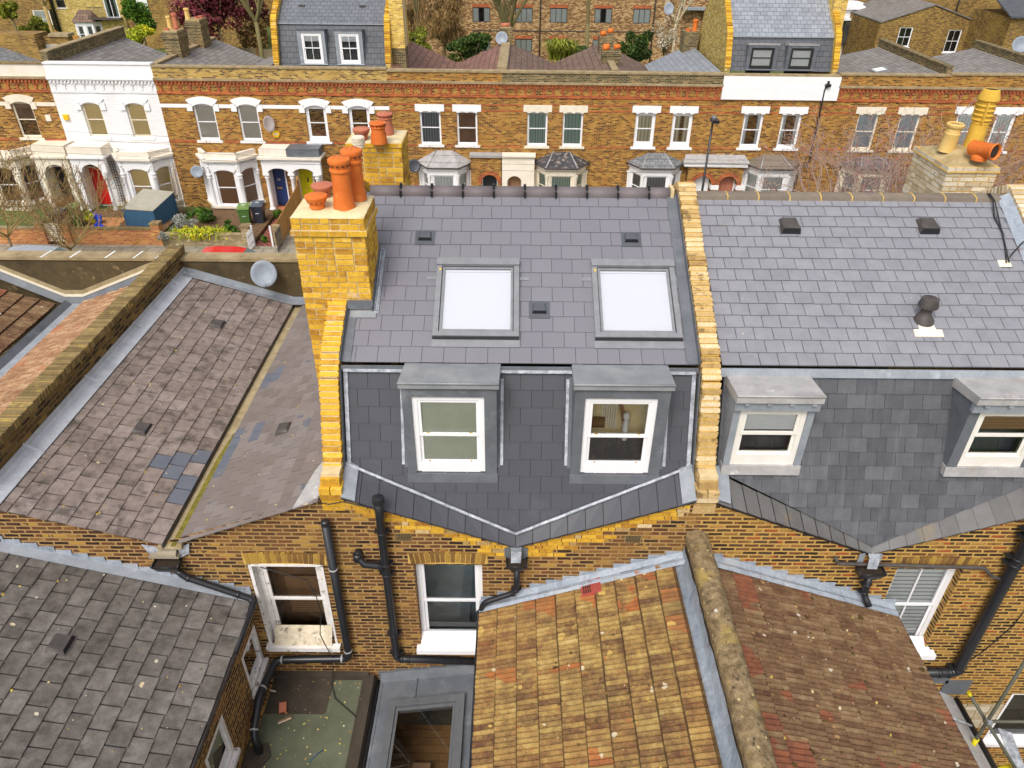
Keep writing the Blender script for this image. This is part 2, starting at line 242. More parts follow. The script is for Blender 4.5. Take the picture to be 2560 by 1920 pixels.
Mt['lead_cap'] = surf('lead_cap', [(0, (.20, .21, .225)), (1, (.285, .295, .31))], ns=3, nw=.9, fine=30, famt=.06, rough=.45, bump=.06, bsc=12, patch=[(1.7, .5, .68, (.35, .355, .36), .6)])
Mt['lead_white'] = surf('lead_white', [(0, (.20, .22, .25)), (1, (.58, .60, .66))], ns=9, nw=1, fine=50, famt=.15, rough=.6, bump=.15, patch=[(12, .55, .62, (.22, .24, .28), .7)])
Mt['lead_old'] = surf('lead_old', [(0, (.27, .26, .262)), (1, (.48, .465, .46))], tw=.2, ns=4, nw=.9, fine=30, famt=.1, rough=.55, bump=.15, bsc=14, patch=[(2.6, .58, .7, (.36, .24, .15), .5), (6, .63, .72, (.72, .70, .70), .6)])
Mt['lead_pale'] = surf('lead_pale', [(0, (.36, .38, .42)), (1, (.54, .56, .61))], ns=4, nw=.9, fine=30, famt=.1, rough=.6, bump=.25, bsc=10, patch=[(4, .62, .72, (.3, .3, .33), .6)])
Mt['brick_arch'] = surf('brick_arch', [(0, (.12, .055, .02)), (.5, (.26, .14, .03)), (1, (.48, .30, .05))], tw=.8, ns=9, nw=.9, fine=45, famt=.3, rough=.9, bump=.5, bsc=30)
Mt['lead_blue'] = surf('lead_blue', [(0, (.20, .235, .285)), (1, (.40, .44, .50))], tw=.35, ns=6, nw=1.0, fine=30, famt=.15, rough=.5, bump=.7, bsc=7, dist=.04, patch=[(5, .62, .68, (.22, .10, .10), .5), (1.5, .58, .72, (.46, .46, .44), .45), (3, .6, .7, (.14, .15, .16), .5)])
Mt['ridge_dark'] = surf('ridge_dark', [(0, (.125, .10, .105)), (1, (.17, .145, .15))], tw=.4, ns=3, nw=.6, fine=60, famt=.06, rough=.6, bump=.05)
Mt['ridge_grey'] = surf('ridge_grey', [(0, (.135, .11, .085)), (1, (.225, .185, .145))], tw=.4, ns=4, nw=.9, fine=60, famt=.15, rough=.8, bump=.2, patch=[(4, .6, .72, (.34, .20, .07), .5)])
Mt['stone_cope'] = surf('stone_cope', [(0, (.22, .16, .08)), (1, (.40, .31, .18))], ns=3, nw=1, fine=50, famt=.25, rough=.95, bump=.3, spot=[(5, .12, .2, (.6, .52, .3)), (8, .12, .15, (.08, .06, .03))])
Mt['cope_mossy'] = surf('cope_mossy', [(0, (.10, .065, .03)), (1, (.33, .24, .13))], ns=11, nw=1, fine=60, famt=.45, rough=.95, bump=.6, bsc=25, dist=.02, patch=[(3, .55, .68, (.42, .30, .07), .6)],
    spot=[(13, .2, .3, (.06, .045, .03)), (16, .2, .22, (.56, .48, .2)), (3.6, .1, .2, (.62, .58, .5))])
Mt['felt'] = surf('felt', [(0, (.085, .092, .058)), (1, (.135, .145, .095))], ns=2, nw=1, fine=200, famt=.25, rough=.95, bump=.4, bsc=200, dist=.004, spot=[(7, .10, .12, (.5, .45, .12)), (4.5, .05, .2, (.52, .32, .06))], patch=[(1.2, .6, .8, (.1, .1, .06), .5)])
Mt['moss'] = surf('moss', [(0, (.035, .025, .006)), (1, (.10, .075, .015))], tw=.6, ns=12, nw=.8, rough=1, bump=.5)
Mt['moss_green'] = surf('moss_green', [(0, (.10, .085, .012)), (1, (.24, .20, .03))], ns=9, nw=1, rough=1, bump=.5)
Mt['litter'] = surf('litter', [(0, (.30, .16, .03)), (.6, (.55, .42, .08)), (1, (.65, .6, .45))], tw=.9, ns=12, nw=.5, rough=1, bump=.0)
Mt['felt_dark'] = surf('felt_dark', [(0, (.045, .035, .025)), (1, (.075, .058, .042))], ns=3, nw=1, fine=120, famt=.25, rough=.95, bump=.4, bsc=120, spot=[(6, .1, .14, (.55, .5, .3)), (11, .1, .1, (.6, .6, .5))])
Mt['black_plastic'] = plain('black_plastic', (.017, .018, .022), .32)
Mt['dark_grey_metal'] = plain('dark_grey_metal', (.115, .12, .13), .38)
Mt['dark_grey_metal2'] = plain('grey_window_metal', (.22, .225, .24), .35)
Mt['vent_dark'] = surf('vent_dark', [(0, (.04, .035, .032)), (1, (.10, .085, .08))], ns=6, nw=.8, rough=.6, bump=.1)
Mt['vent_slate'] = plain('vent_slate', (.085, .09, .105), .45)
Mt['terracotta'] = surf('terracotta', [(0, (.58, .12, .018)), (1, (.72, .19, .028))], ns=4, nw=.8, fine=60, famt=.12, rough=.7, bump=.12, patch=[(3.5, .58, .7, (.78, .28, .06), .6), (5, .62, .7, (.42, .09, .03), .4)])
Mt['terracotta_red'] = surf('terracotta_red', [(0, (.42, .12, .06)), (1, (.55, .20, .12))], ns=4, nw=.8, fine=60, famt=.1, rough=.75, bump=.12)
Mt['buff_clay'] = surf('buff_clay', [(0, (.60, .38, .10)), (1, (.74, .52, .20))], ns=4, nw=.8, fine=60, famt=.1, rough=.8, bump=.12)
Mt['yellow_clay'] = surf('yellow_clay', [(0, (.56, .32, .03)), (1, (.72, .46, .07))], ns=4, nw=.8, fine=60, famt=.12, rough=.8, bump=.12, patch=[(3, .6, .7, (.75, .55, .32), .6)])
Mt['hole_dark'] = plain('hole_dark', (.03, .018, .01), .95)  # near black standing in for the shade inside holes and pot mouths
Mt['glass'] = glassmat('glass', (.95, .97, .96), .03); Mt['glass_clear'] = glassmat('glass_clear', (.95, .97, .96), .0)
Mt['glass_far'] = glassmat('glass_far', (.98, .99, 1), .03, .03)
Mt['room_dark'] = surf('room_dark', [(0, (.02, .02, .018)), (1, (.07, .065, .055))], ns=1.5, nw=1, rough=.9, bump=0)
Mt['room_brown'] = surf('room_brown', [(0, (.22, .115, .055)), (1, (.36, .21, .12))], ns=1.5, nw=1, rough=.9, bump=0)
Mt['room_green'] = surf('room_green', [(0, (.15, .16, .11)), (1, (.26, .27, .21))], ns=1.1, nw=1, rough=.9, bump=0)
Mt['room_blue'] = surf('room_blue', [(0, (.09, .13, .15)), (1, (.24, .33, .38))], ns=1.1, nw=1, rough=.9, bump=0)
Mt['film_green'] = surf('film_green', [(0, (.58, .60, .47)), (1, (.76, .77, .66))], ns=1.3, nw=1, rough=.4, bump=0)
Mt['carpet'] = surf('carpet', [(0, (.62, .48, .24)), (1, (.80, .66, .40))], ns=2, nw=.9, rough=.95, bump=.2)
Mt['floor_wood'] = gridmat('floor_wood', [(0, (.15, .075, .03)), (1, (.24, .125, .05))], 1.2, .14, (.05, .03, .015), rough=.4, mortar=.004)
Mt['blind_white'] = surf('blind_white', [(0, (.9, .9, .92)), (1, (.95, .95, .96))], ns=2, nw=.5, rough=.55, bump=0)
Mt['sky_reflection'] = surf('sky_reflection', [(0, (.60, .60, .67)), (1, (.61, .61, .68))], ns=1, nw=.5, famt=.005, rough=.6, bump=0)  # pale lavender that stands in for the sky reflected in the glass
def slatmat(name, a, b, pitch, vert=False):
    s = N(name, .6); x = s.n('ShaderNodeSeparateXYZ'); s.l(s.uv(), x.inputs[0])
    v = s.math('FRACT', s.math('DIVIDE', x.outputs[0 if vert else 1], pitch)); f = s.rng(v, .0, .35) if not vert else s.rng(s.math('ABSOLUTE', s.math('SUBTRACT', v, .5)), .1, .4)
    return s.out(s.mix(f, a, b))
Mt['slats_cream'] = slatmat('slats_cream', (.60, .42, .14), (.93, .74, .36), .05); Mt['slats_grey'] = slatmat('slats_grey', (.50, .45, .37), (.66, .60, .50), .05)
Mt['slats_brown'] = slatmat('slats_brown', (.20, .10, .05), (.44, .25, .13), .05); Mt['slats_white'] = slatmat('slats_white', (.06, .06, .07), (.92, .92, .93), .085)
Mt['curtain_green'] = slatmat('curtain_green', (.22, .31, .24), (.48, .58, .48), .11, True); Mt['curtain_cream'] = slatmat('curtain_cream', (.5, .43, .27), (.8, .72, .5), .16, True)
Mt['curtain_white'] = slatmat('curtain_white', (.62, .66, .62), (.88, .9, .87), .14, True); Mt['curtain_blue'] = slatmat('curtain_blue', (.48, .54, .57), (.62, .68, .7), .3, True)
Mt['curtain_dark'] = slatmat('curtain_dark', (.12, .13, .14), (.30, .31, .31), .12, True)
# street and plants
Mt['asphalt'] = surf('asphalt', [(0, (.05, .05, .052)), (1, (.08, .08, .08))], ns=.6, nw=1, fine=60, famt=.2, rough=.9, bump=.3)
Mt['paving'] = gridmat('paving', [(0, (.24, .21, .16)), (1, (.36, .32, .25))], .6, .6, (.14, .12, .09), mortar=.02)
Mt['soil'] = surf('soil', [(0, (.09, .045, .022)), (1, (.20, .12, .06))], ns=6, nw=1, fine=50, famt=.4, rough=1, bump=.6)
Mt['grass'] = surf('grass', [(0, (.05, .08, .015)), (1, (.12, .15, .04))], ns=2, nw=1, fine=50, famt=.4, rough=1, bump=.6)
Mt['concrete'] = surf('concrete', [(0, (.24, .2, .14)), (1, (.36, .31, .23))], ns=2, nw=1, fine=50, famt=.2, rough=.95, bump=.2)
def checker():
    s = N('path_tiles', .7); c = s.n('ShaderNodeTexChecker'); s.l(s.obj(), c.inputs[0]); c.inputs['Scale'].default_value = 6.5; c.inputs[1].default_value = (.40, .10, .05, 1); c.inputs[2].default_value = (.05, .04, .05, 1); return s.out(c.outputs[0])
Mt['path_tiles'] = checker()
Mt['blue_board'] = plain('blue_board', (.028, .10, .19), .6); Mt['shed_roof'] = surf('shed_roof', [(0, (.32, .30, .24)), (1, (.42, .40, .33))], ns=2, nw=.8, fine=120, famt=.12, rough=.9, bump=.2)
Mt['wood_fence'] = surf('wood_fence', [(0, (.34, .16, .04)), (1, (.52, .28, .08))], tw=.6, ns=5, nw=.8, rough=.8, bump=.2); Mt['wood_grey'] = surf('wood_grey', [(0, (.22, .16, .10)), (1, (.40, .31, .21))], tw=.6, ns=5, nw=.8, rough=.9, bump=.2)
Mt['panel_orange'] = surf('panel_orange', [(0, (.42, .17, .03)), (1, (.58, .27, .05))], tw=.5, ns=5, nw=.8, rough=.8, bump=.2)
Mt['bin_green'] = plain('bin_green', (.07, .15, .035), .45); Mt['bin_black'] = plain('bin_black', (.028, .033, .05), .4); Mt['bin_green_lid'] = plain('bin_green_lid', (.16, .26, .07), .4); Mt['bin_black_lid'] = plain('bin_black_lid', (.09, .11, .14), .35)
Mt['white'] = plain('white_print', (.8, .8, .8), .5); Mt['black'] = plain('black_print', (.02, .02, .02), .5)
Mt['red_car'] = plain('red_car', (.62, .012, .01), .25, spec=.6); Mt['silver_car'] = plain('silver_car', (.45, .5, .58), .3, metal=.3); Mt['car_glass'] = plain('car_glass', (.14, .19, .19), .1, spec=.8); Mt['tyre'] = plain('tyre', (.02, .02, .02), .8)
Mt['door_red'] = plain('door_red', (.62, .015, .012), .4); Mt['door_blue'] = plain('door_blue', (.02, .045, .16), .4); Mt['door_yellow'] = plain('door_yellow', (.55, .50, .0), .4); Mt['door_pink'] = plain('door_pink', (.42, .16, .10), .5); Mt['door_black'] = plain('door_black', (.015, .02, .025), .4)
Mt['brass'] = plain('brass', (.7, .45, .08), .35, metal=.5); Mt['alarm_yellow'] = plain('alarm_yellow', (.85, .52, .01), .4)
Mt['dish_grey'] = plain('dish_grey', (.25, .285, .34), .5); Mt['dish_warm'] = plain('dish_warm', (.45, .39, .36), .5); Mt['dish_dark'] = plain('dish_dark', (.05, .055, .065), .5)
Mt['cable'] = plain('cable', (.02, .018, .02), .6); Mt['galv'] = plain('galvanised_steel', (.10, .10, .075), .6, metal=.2); Mt['yellow_sleeve'] = plain('yellow_sleeve', (.62, .52, .0), .5)
Mt['red_vent'] = plain('red_vent', (.36, .06, .05), .6); Mt['blue_bag'] = plain('blue_bag', (.02, .06, .55), .3); Mt['bark'] = surf('bark', [(0, (.10, .08, .04)), (1, (.24, .19, .10))], ns=4, nw=1, rough=.95, bump=.3)
Mt['twig_tan'] = plain('twig_tan', (.36, .25, .09), .9); Mt['twig_red'] = plain('twig_red', (.36, .26, .21), .8); Mt['bud_red'] = plain('bud_red', (.34, .05, .05), .7); Mt['bark_olive'] = plain('bark_olive', (.17, .14, .055), .9)
Mt['bud_dark'] = plain('bud_dark', (.16, .03, .03), .7); Mt['twig_pale'] = plain('twig_pale', (.5, .42, .27), .9)
def leaf(name, cols):
    s = N(name, .7, .3); a = s.attr(); c = s.ramp(a[0], cols)
    return s.out(c)
Mt['leaf_green'] = leaf('leaf_green', [(0, (.015, .04, .005)), (.5, (.06, .14, .01)), (1, (.17, .30, .02))]); Mt['leaf_purple'] = leaf('leaf_purple', [(0, (.05, .006, .012)), (.6, (.14, .022, .03)), (1, (.30, .07, .09))])
Mt['leaf_lime'] = leaf('leaf_lime', [(0, (.07, .09, .01)), (.5, (.20, .22, .02)), (1, (.34, .36, .04))]); Mt['leaf_dark'] = leaf('leaf_dark', [(0, (.01, .022, .004)), (.5, (.04, .075, .012)), (1, (.10, .15, .02))])
Mt['leaf_brown'] = leaf('leaf_brown', [(0, (.10, .055, .02)), (.5, (.24, .15, .06)), (1, (.44, .27, .08))]); Mt['leaf_grey'] = leaf('leaf_grey', [(0, (.14, .15, .11)), (1, (.42, .42, .38))]); Mt['leaf_yellow'] = leaf('leaf_yellow', [(0, (.16, .22, .01)), (.6, (.42, .45, .02)), (1, (.75, .62, .02))])
Mt['blossom'] = leaf('blossom', [(0, (.3, .24, .14)), (1, (.75, .66, .5))])

# ---------------------------------------------------------------- mesh builder
LOC = {}
def ident(a, b, c): return Vector((a, b, c))
class MB:
    def __init__(s, T=None): s.v = []; s.f = []; s.mi = []; s.ti = []; s.sm = []; s.T = T or ident
    def vert(s, p): s.v.append(Vector(s.T(*p))); return len(s.v)-1
    def face(s, idx, m=0, t=None, sm=False): s.f.append(tuple(idx)); s.mi.append(m); s.ti.append(t); s.sm.append(sm)
    def poly(s, pts, m=0, t=None, sm=False): s.face([s.vert(p) for p in pts], m, t or s.rt(), sm)
    def rt(s): return (random.random(), random.random(), 0)
    def box(s, x0, x1, y0, y1, z0, z1, m=0, t=None):
        t = t or s.rt(); i = [s.vert(p) for p in ((x0, y0, z0), (x1, y0, z0), (x1, y1, z0), (x0, y1, z0), (x0, y0, z1), (x1, y0, z1), (x1, y1, z1), (x0, y1, z1))]
        for q in ((0, 3, 2, 1), (4, 5, 6, 7), (0, 1, 5, 4), (2, 3, 7, 6), (1, 2, 6, 5), (3, 0, 4, 7)): s.face([i[k] for k in q], m, t)
    def obox(s, c, ax, m=0, t=None):
        c = Vector(c); t = t or s.rt(); a, b, d = [Vector(q) for q in ax]; i = []
        for sz in (-1, 1):
            for sx, sy in ((-1, -1), (1, -1), (1, 1), (-1, 1)): i.append(s.vert(c+a*sx+b*sy+d*sz))
        for q in ((0, 3, 2, 1), (4, 5, 6, 7), (0, 1, 5, 4), (2, 3, 7, 6), (1, 2, 6, 5), (3, 0, 4, 7)): s.face([i[k] for k in q], m, t)
    def prism(s, pts, vec, m=0, t=None, m2=None):
        t = t or s.rt(); vec = Vector(vec); n = len(pts); a = [s.vert(p) for p in pts]; b = [s.vert(Vector(p)+vec) for p in pts]
        s.face(a[::-1], m, t); s.face(b, m, t)
        for k in range(n): s.face((a[k], a[(k+1) % n], b[(k+1) % n], b[k]), m if m2 is None else m2, t)
    def tube(s, pts, r, n=8, m=0, r2=None, cap=True):
        pts = [Vector(s.T(*p)) for p in pts]; t = s.rt(); rings = []; L = len(pts); pr = None
        for k, p in enumerate(pts):
            d = (pts[min(k+1, L-1)]-pts[max(k-1, 0)]).normalized()
            if pr is None: pr = d.orthogonal().normalized()
            a = (pr-d*pr.dot(d)).normalized(); pr = a; b = d.cross(a)
            rr = r if r2 is None else r+(r2-r)*k/max(L-1, 1)
            if isinstance(r, (list, tuple)): rr = r[k]
            ring = []
            for j in range(n):
                q = p+(a*math.cos(2*math.pi*j/n)+b*math.sin(2*math.pi*j/n))*rr; s.v.append(q); ring.append(len(s.v)-1)
            rings.append(ring)
        for k in range(L-1):
            for j in range(n): s.face((rings[k][j], rings[k][(j+1) % n], rings[k+1][(j+1) % n], rings[k+1][j]), m, t, True)
        if cap: s.face(rings[0][::-1], m, t); s.face(rings[-1], m, t)
    def lathe(s, c, prof, n=24, m=0, ax=(0, 0, 1), t=None, cap=False):
        c = Vector(c); ax = Vector(ax).normalized(); a = ax.orthogonal().normalized(); b = ax.cross(a); t = t or s.rt(); rings = []
        def mk(r, z): return [s.vert(c+ax*z+(a*math.cos(2*math.pi*j/n)+b*math.sin(2*math.pi*j/n))*r) for j in range(n)]
        cur = mk(*prof[0])
        for k in range(len(prof)-1):
            nx = mk(*prof[k+1])
            for j in range(n): s.face((cur[j], cur[(j+1) % n], nx[(j+1) % n], nx[j]), m, t, True)
            cur = nx
            if k < len(prof)-2:
                d1 = Vector((prof[k+1][0]-prof[k][0], prof[k+1][1]-prof[k][1])); d2 = Vector((prof[k+2][0]-prof[k+1][0], prof[k+2][1]-prof[k+1][1]))
                if d1.length > 1e-6 and d2.length > 1e-6 and d1.normalized().dot(d2.normalized()) < .8: cur = mk(*prof[k+1])
        if cap: s.face(mk(*prof[-1]), m, t)
    def build(s, name, mats, parent=None, label=None, kind=None, autosm=False):
        me = bpy.data.meshes.new(name); off = LOC.get(parent.name, Vector((0, 0, 0))) if parent else Vector((0, 0, 0))
        me.from_pydata([v-off for v in s.v], [], s.f)
        if isinstance(mats, str): mats = [mats]
        for k in mats: me.materials.append(Mt[k])
        uvd = [0.0]*(2*len(me.loops)); cdt = [0.0]*(4*len(me.loops)); Z = Vector((0, 0, 1))
        for p in me.polygons:
            p.material_index = s.mi[p.index]; p.use_smooth = s.sm[p.index]; n = p.normal
            if abs(n.z) > .999 or n.length < .5: u = Vector((1, 0, 0)); v = Vector((0, 1, 0))
            else: u = Z.cross(n).normalized(); v = n.cross(u)
            if v.z < 0: v = -v
            t = s.ti[p.index]
            for li in p.loop_indices:
                w_ = s.v[me.loops[li].vertex_index]; uvd[2*li] = w_.dot(u); uvd[2*li+1] = w_.dot(v); cdt[4*li:4*li+4] = [t[0], t[1], t[2], 1]
        me.uv_layers.new(name='UVMap').data.foreach_set('uv', uvd); me.color_attributes.new(name='tint', type='FLOAT_COLOR', domain='CORNER').data.foreach_set('color', cdt)
        o = bpy.data.objects.new(name, me); scene.collection.objects.link(o)
        if parent: o.parent = parent; LOC[o.name] = off
        if label: o['label'] = label
        if kind: o['kind'] = kind
        return o
def thing(name, label, cat, loc=(0, 0, 0), group=None):
    o = bpy.data.objects.new(name, None); scene.collection.objects.link(o); o.location = loc; o.empty_display_size = .3
    o['label'] = label; o['category'] = cat
    if group: o['group'] = group
    LOC[o.name] = Vector(loc); return o
def tag(o, label, cat, group=None):
    o['label'] = label; o['category'] = cat
    if group: o['group'] = group
    return o
def textmesh(txt, size, center, ux, uy, mat, parent, name='lettering', ext=.002):
    c = bpy.data.curves.new('t', 'FONT'); c.body = txt; c.size = size; c.align_x = 'CENTER'; c.align_y = 'CENTER'; c.extrude = ext
    o = bpy.data.objects.new('t', c); scene.collection.objects.link(o); bpy.context.view_layer.update()
    me0 = bpy.data.meshes.new_from_object(o.evaluated_get(bpy.context.evaluated_depsgraph_get()))
    ux = Vector(ux).normalized(); uy = Vector(uy).normalized(); uz = ux.cross(uy); mb = MB()
    for v in me0.vertices: mb.v.append(Vector(center)+ux*v.co.x+uy*v.co.y+uz*v.co.z)
    for p in me0.polygons: mb.face(list(p.vertices), 0, (0, 0, 0))
    bpy.data.objects.remove(o); return mb.build(name, [mat], parent)

# ---------------------------------------------------------------- shared builders
def clip(poly, reg):
    out = poly; n = len(reg); area = sum(reg[i][0]*reg[(i+1) % n][1]-reg[(i+1) % n][0]*reg[i][1] for i in range(n)); sg = 1 if area > 0 else -1
    for i in range(n):
        a, b = reg[i], reg[(i+1) % n]; inp = out; out = []
        if not inp: break
        def side(p): return sg*((b[0]-a[0])*(p[1]-a[1])-(b[1]-a[1])*(p[0]-a[0]))
        for k in range(len(inp)):
            p, q = inp[k], inp[(k+1) % len(inp)]; sp_, sq = side(p), side(q)
            if sp_ >= 0: out.append(p)
            if (sp_ >= 0) != (sq >= 0): t = sp_/(sp_-sq); out.append((p[0]+(q[0]-p[0])*t, p[1]+(q[1]-p[1])*t))
    return out
def plane(o, a, b):
    o = Vector(o); a = Vector(a).normalized(); b = Vector(b).normalized(); n = a.cross(b).normalized()
    if n.z < 0: n = -n
    return (lambda u, v, h=0: o+a*u+b*v+n*h)
def slates(mb, P, reg, w_, g, th=.008, jit=.003, gap=.004, m=0, um=1, off=0, wj=0, b0=None, alt=(), am=2):
    us = [p[0] for p in reg]; vs = [p[1] for p in reg]; u0, u1, v1 = min(us), max(us), max(vs); v0 = min(vs) if b0 is None else b0
    mb.poly([P(p[0], p[1], -.004) for p in reg], um); r = 0; v = v0
    while v < v1-.01:
        u = u0-w_*1.5+((r+off) % 2)*w_*.5; u += random.uniform(-wj, wj)
        while u < u1:
            ww = w_+random.uniform(-wj, wj)
            ju = random.uniform(-jit, jit); jv = random.uniform(-jit, jit)
            q = clip([(u+gap/2, v+jv), (u+ww-gap/2, v+jv+ju*.5), (u+ww-gap/2, v+g+.012), (u+gap/2, v+g+.012)], reg)
            if len(q) > 2:
                t = mb.rt(); mm_ = am if any(abs(u+ww/2-h[0]) < h[2] and abs(v+g/2-h[1]) < h[3] for h in alt) else m; hh = th*2+random.uniform(0, jit)
                top = [mb.vert(P(a, b, .002+hh*max(0, 1-(b-v)/(g+.012)))) for a, b in q]; bot = [mb.vert(P(a, b, -.002)) for a, b in q]
                mb.face(top, mm_, t); n = len(q)
                for k in range(n): mb.face((top[k], top[(k+1) % n], bot[(k+1) % n], bot[k]), mm_, t)
            u += ww
        v += g; r += 1
def onplane(px, py, P):
    o = P(0, 0, 0); n = P(0, 0, 1)-o; d = ray(px, py); q = CAM+d*((o-CAM).dot(n)/d.dot(n))-o; return q.dot(P(1, 0, 0)-o), q.dot(P(0, 1, 0)-o)
def moss(par, P, u0, u1, v0, v1, n, smin, smax, mt='moss', nm='moss', lift=.04):
    m = MB()
    for _ in range(n):
        u = random.uniform(u0, u1); v = random.uniform(v0, v1); r = random.uniform(smin, smax); k = random.randint(5, 8); t = m.rt(); ph = random.random()*6
        ring = [m.vert(P(u+r*random.uniform(.7, 1.3)*math.cos(ph+6.283*j/k), v+r*random.uniform(.7, 1.3)*math.sin(ph+6.283*j/k), lift-.02)) for j in range(k)]; c = m.vert(P(u, v, lift+r*.35))
        for j in range(k): m.face((ring[j], ring[(j+1) % k], c), 0, t, True)
    return m.build(nm, mt, par, kind='stuff')
def ribtiles(mb, P, a0, a1, b0, b1, w_=.225, g=.31, ribs=3, h=.013, m=0, red=None):
    b = b0; row = 0
    while b < b1-.02:
        be = min(b+g+.02, b1+.01); a = a0; rowj = random.uniform(-.004, .004)
        while a < a1-.02:
            T0 = random.random(); T0 = min(1, T0+(red(a, b) if red else 0)); dz = random.uniform(0, .005); pit = w_/ribs; jb = random.uniform(-.006, .006)
            for r in range(ribs):
                x = a+r*pit
                if x > a1-.02: break
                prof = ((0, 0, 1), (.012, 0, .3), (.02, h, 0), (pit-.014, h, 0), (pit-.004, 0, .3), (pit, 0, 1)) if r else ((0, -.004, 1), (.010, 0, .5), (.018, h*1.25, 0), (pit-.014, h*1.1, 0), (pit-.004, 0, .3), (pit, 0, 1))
                G = random.random()
                top = [(x+q[0], b+jb+rowj, q[1]+.032+dz) for q in prof]; bot = [(x+q[0], be, q[1]+.002+dz*.3) for q in prof]
                fm = 1-.045/(be-b-jb); mid = [(t_[0], t_[1]+(b_[1]-t_[1])*fm, t_[2]+(b_[2]-t_[2])*fm) for t_, b_ in zip(top, bot)]
                ia = [mb.vert(P(*p)) for p in top]; im = [mb.vert(P(*p)) for p in mid]; ib = [mb.vert(P(*p)) for p in bot]; iu = [mb.vert(P(p[0], p[1], -.002)) for p in top]
                for k in range(5):
                    d = (prof[k][2]+prof[k+1][2])/2; mb.face((ia[k], ia[k+1], im[k+1], im[k]), m, (T0, G, d)); mb.face((im[k], im[k+1], ib[k+1], ib[k]), m, (T0, G, 1)); mb.face((iu[k], iu[k+1], ia[k+1], ia[k]), m, (T0, G, .8))  # third tint value darkens; on the risers it paints in their shade
            a += w_
        b += g; row += 1
    mb.poly([P(a0, b0, -.006), P(a1, b0, -.006), P(a1, b1, -.006), P(a0, b1, -.006)], m, (.2, .1, 1))
def wallpanel(mb, u0, u1, z0, top, openings=(), rev=.12, m=0, mr=None, o=0.0):
    def tz(u):
        for k in range(len(top)-1):
            if top[k][0] <= u <= top[k+1][0] or k == len(top)-2:
                a, b = top[k], top[k+1]; return a[1]+(b[1]-a[1])*(u-a[0])/(b[0]-a[0])
    us = sorted(set([u0, u1]+[p[0] for p in top if u0 < p[0] < u1]+[x for q in openings for x in q[:2]])); zs = sorted(set([z0]+[x for q in openings for x in q[2:4]]))
    for i in range(len(us)-1):
        a, b = us[i], us[i+1]
        for k in range(len(zs)):
            c = zs[k]
            if k < len(zs)-1:
                d = zs[k+1]
                if any(q[0] <= a and b <= q[1] and q[2] <= c and d <= q[3] for q in openings): continue
                mb.poly([(a, o, c), (b, o, c), (b, o, d), (a, o, d)], m)
            else: mb.poly([(a, o, c), (b, o, c), (b, o, tz(b)), (a, o, tz(a))], m)
    mr = m if mr is None else mr
    for a, b, c, d in [q[:4] for q in openings]:
        mb.poly([(a, o, c), (a, o, d), (a, o-rev, d), (a, o-rev, c)], mr); mb.poly([(b, o, c), (b, o, d), (b, o-rev, d), (b, o-rev, c)], mr)
        mb.poly([(a, o, d), (b, o, d), (b, o-rev, d), (a, o-rev, d)], mr); mb.poly([(a, o, c), (b, o, c), (b, o-rev, c), (a, o-rev, c)], mr)
def window(parent, T, u0, u1, z0, z1, fr='paint_white', set_=.10, fw=.055, bars=(0, 0), back='room_dark', blind=None, bcov=1.0, mid=.5, sill=None, sillm=None, glass='glass', casement=0, gap=0, backd=.5, nm='window', label=None, sillh=.07, bot=.0):
    m = MB(T); o1 = -set_; o0 = o1-.07
    m.box(u0, u0+fw, o0, o1, z0, z1); m.box(u1-fw, u1, o0, o1, z0, z1); m.box(u0+fw, u1-fw, o0, o1, z1-fw, z1); m.box(u0+fw, u1-fw, o0, o1+.004, z0, z0+fw+bot)
    a, b, c, d = u0+fw, u1-fw, z0+fw+bot, z1-fw; zm = c+(d-c)*mid; rw = fw*.6
    if not casement:
        m.box(a, b, o1-.055, o1-.008, zm-.022, zm+.022)
        for q in (a, b-rw): m.box(q, q+rw, o1-.05, o1-.012, zm+.022, d); m.box(q, q+rw, o1-.065, o1-.03, c, zm-.022)
        m.box(a+rw, b-rw, o1-.05, o1-.012, d-rw, d); m.box(a+rw, b-rw, o1-.065, o1-.03, c, c+rw)
    else:
        for k in range(1, casement): x = a+(b-a)*k/casement; m.box(x-.03, x+.03, o1-.05, o1-.008, c, d)
    for k in range(bars[0]): x = a+(b-a)*(k+1)/(bars[0]+1); m.box(x-.011, x+.011, o1-.045, o1-.016, c, d)
    for k in range(bars[1]): z = c+(d-c)*(k+1)/(bars[1]+1); m.box(a, b, o1-.046, o1-.017, z-.011, z+.011)
    m.poly([(u0, o1-backd, z0-.3), (u1, o1-backd, z0-.3), (u1, o1-backd, z1), (u0, o1-backd, z1)], 1)
    for q in (u0, u1): m.poly([(q, o0, z0-.3), (q, o0, z1), (q, o1-backd, z1), (q, o1-backd, z0-.3)], 1)
    m.poly([(u0, o0, z0-.02), (u1, o0, z0-.02), (u1, o1-backd, z0-.3), (u0, o1-backd, z0-.3)], 1)
    win = m.build(nm, [fr, back], parent, label)
    g = MB(T); g.poly([(a, o1-.035, c), (b, o1-.035, c), (b, o1-.035, d), (a, o1-.035, d)]); g.build('pane', [glass], win)
    if blind:
        q = MB(T); ob = o1-.058
        if blind.startswith('curtain') and bcov < 1:
            for x0, x1 in ((a, a+(b-a)*bcov/2), (b-(b-a)*bcov/2, b)):
                if x1-x0 > .05: q = MB(T); wavy(q, x0, x1, ob, c, d); q.build('curtain', [blind], win)
        elif blind.startswith('curtain'): wavy(q, a, b, ob, c, d); q.build('curtain', [blind], win)
        else:
            zz = d-(d-c)*bcov; q.box(a, b, ob-.008, ob, zz, d); q.build('blind', [blind], win)
    if sill:
        q = MB(T); q.box(u0-sill, u1+sill, o1, .07, z0-sillh, z0+.004); q.build('sill', [sillm or fr], win)
    return win
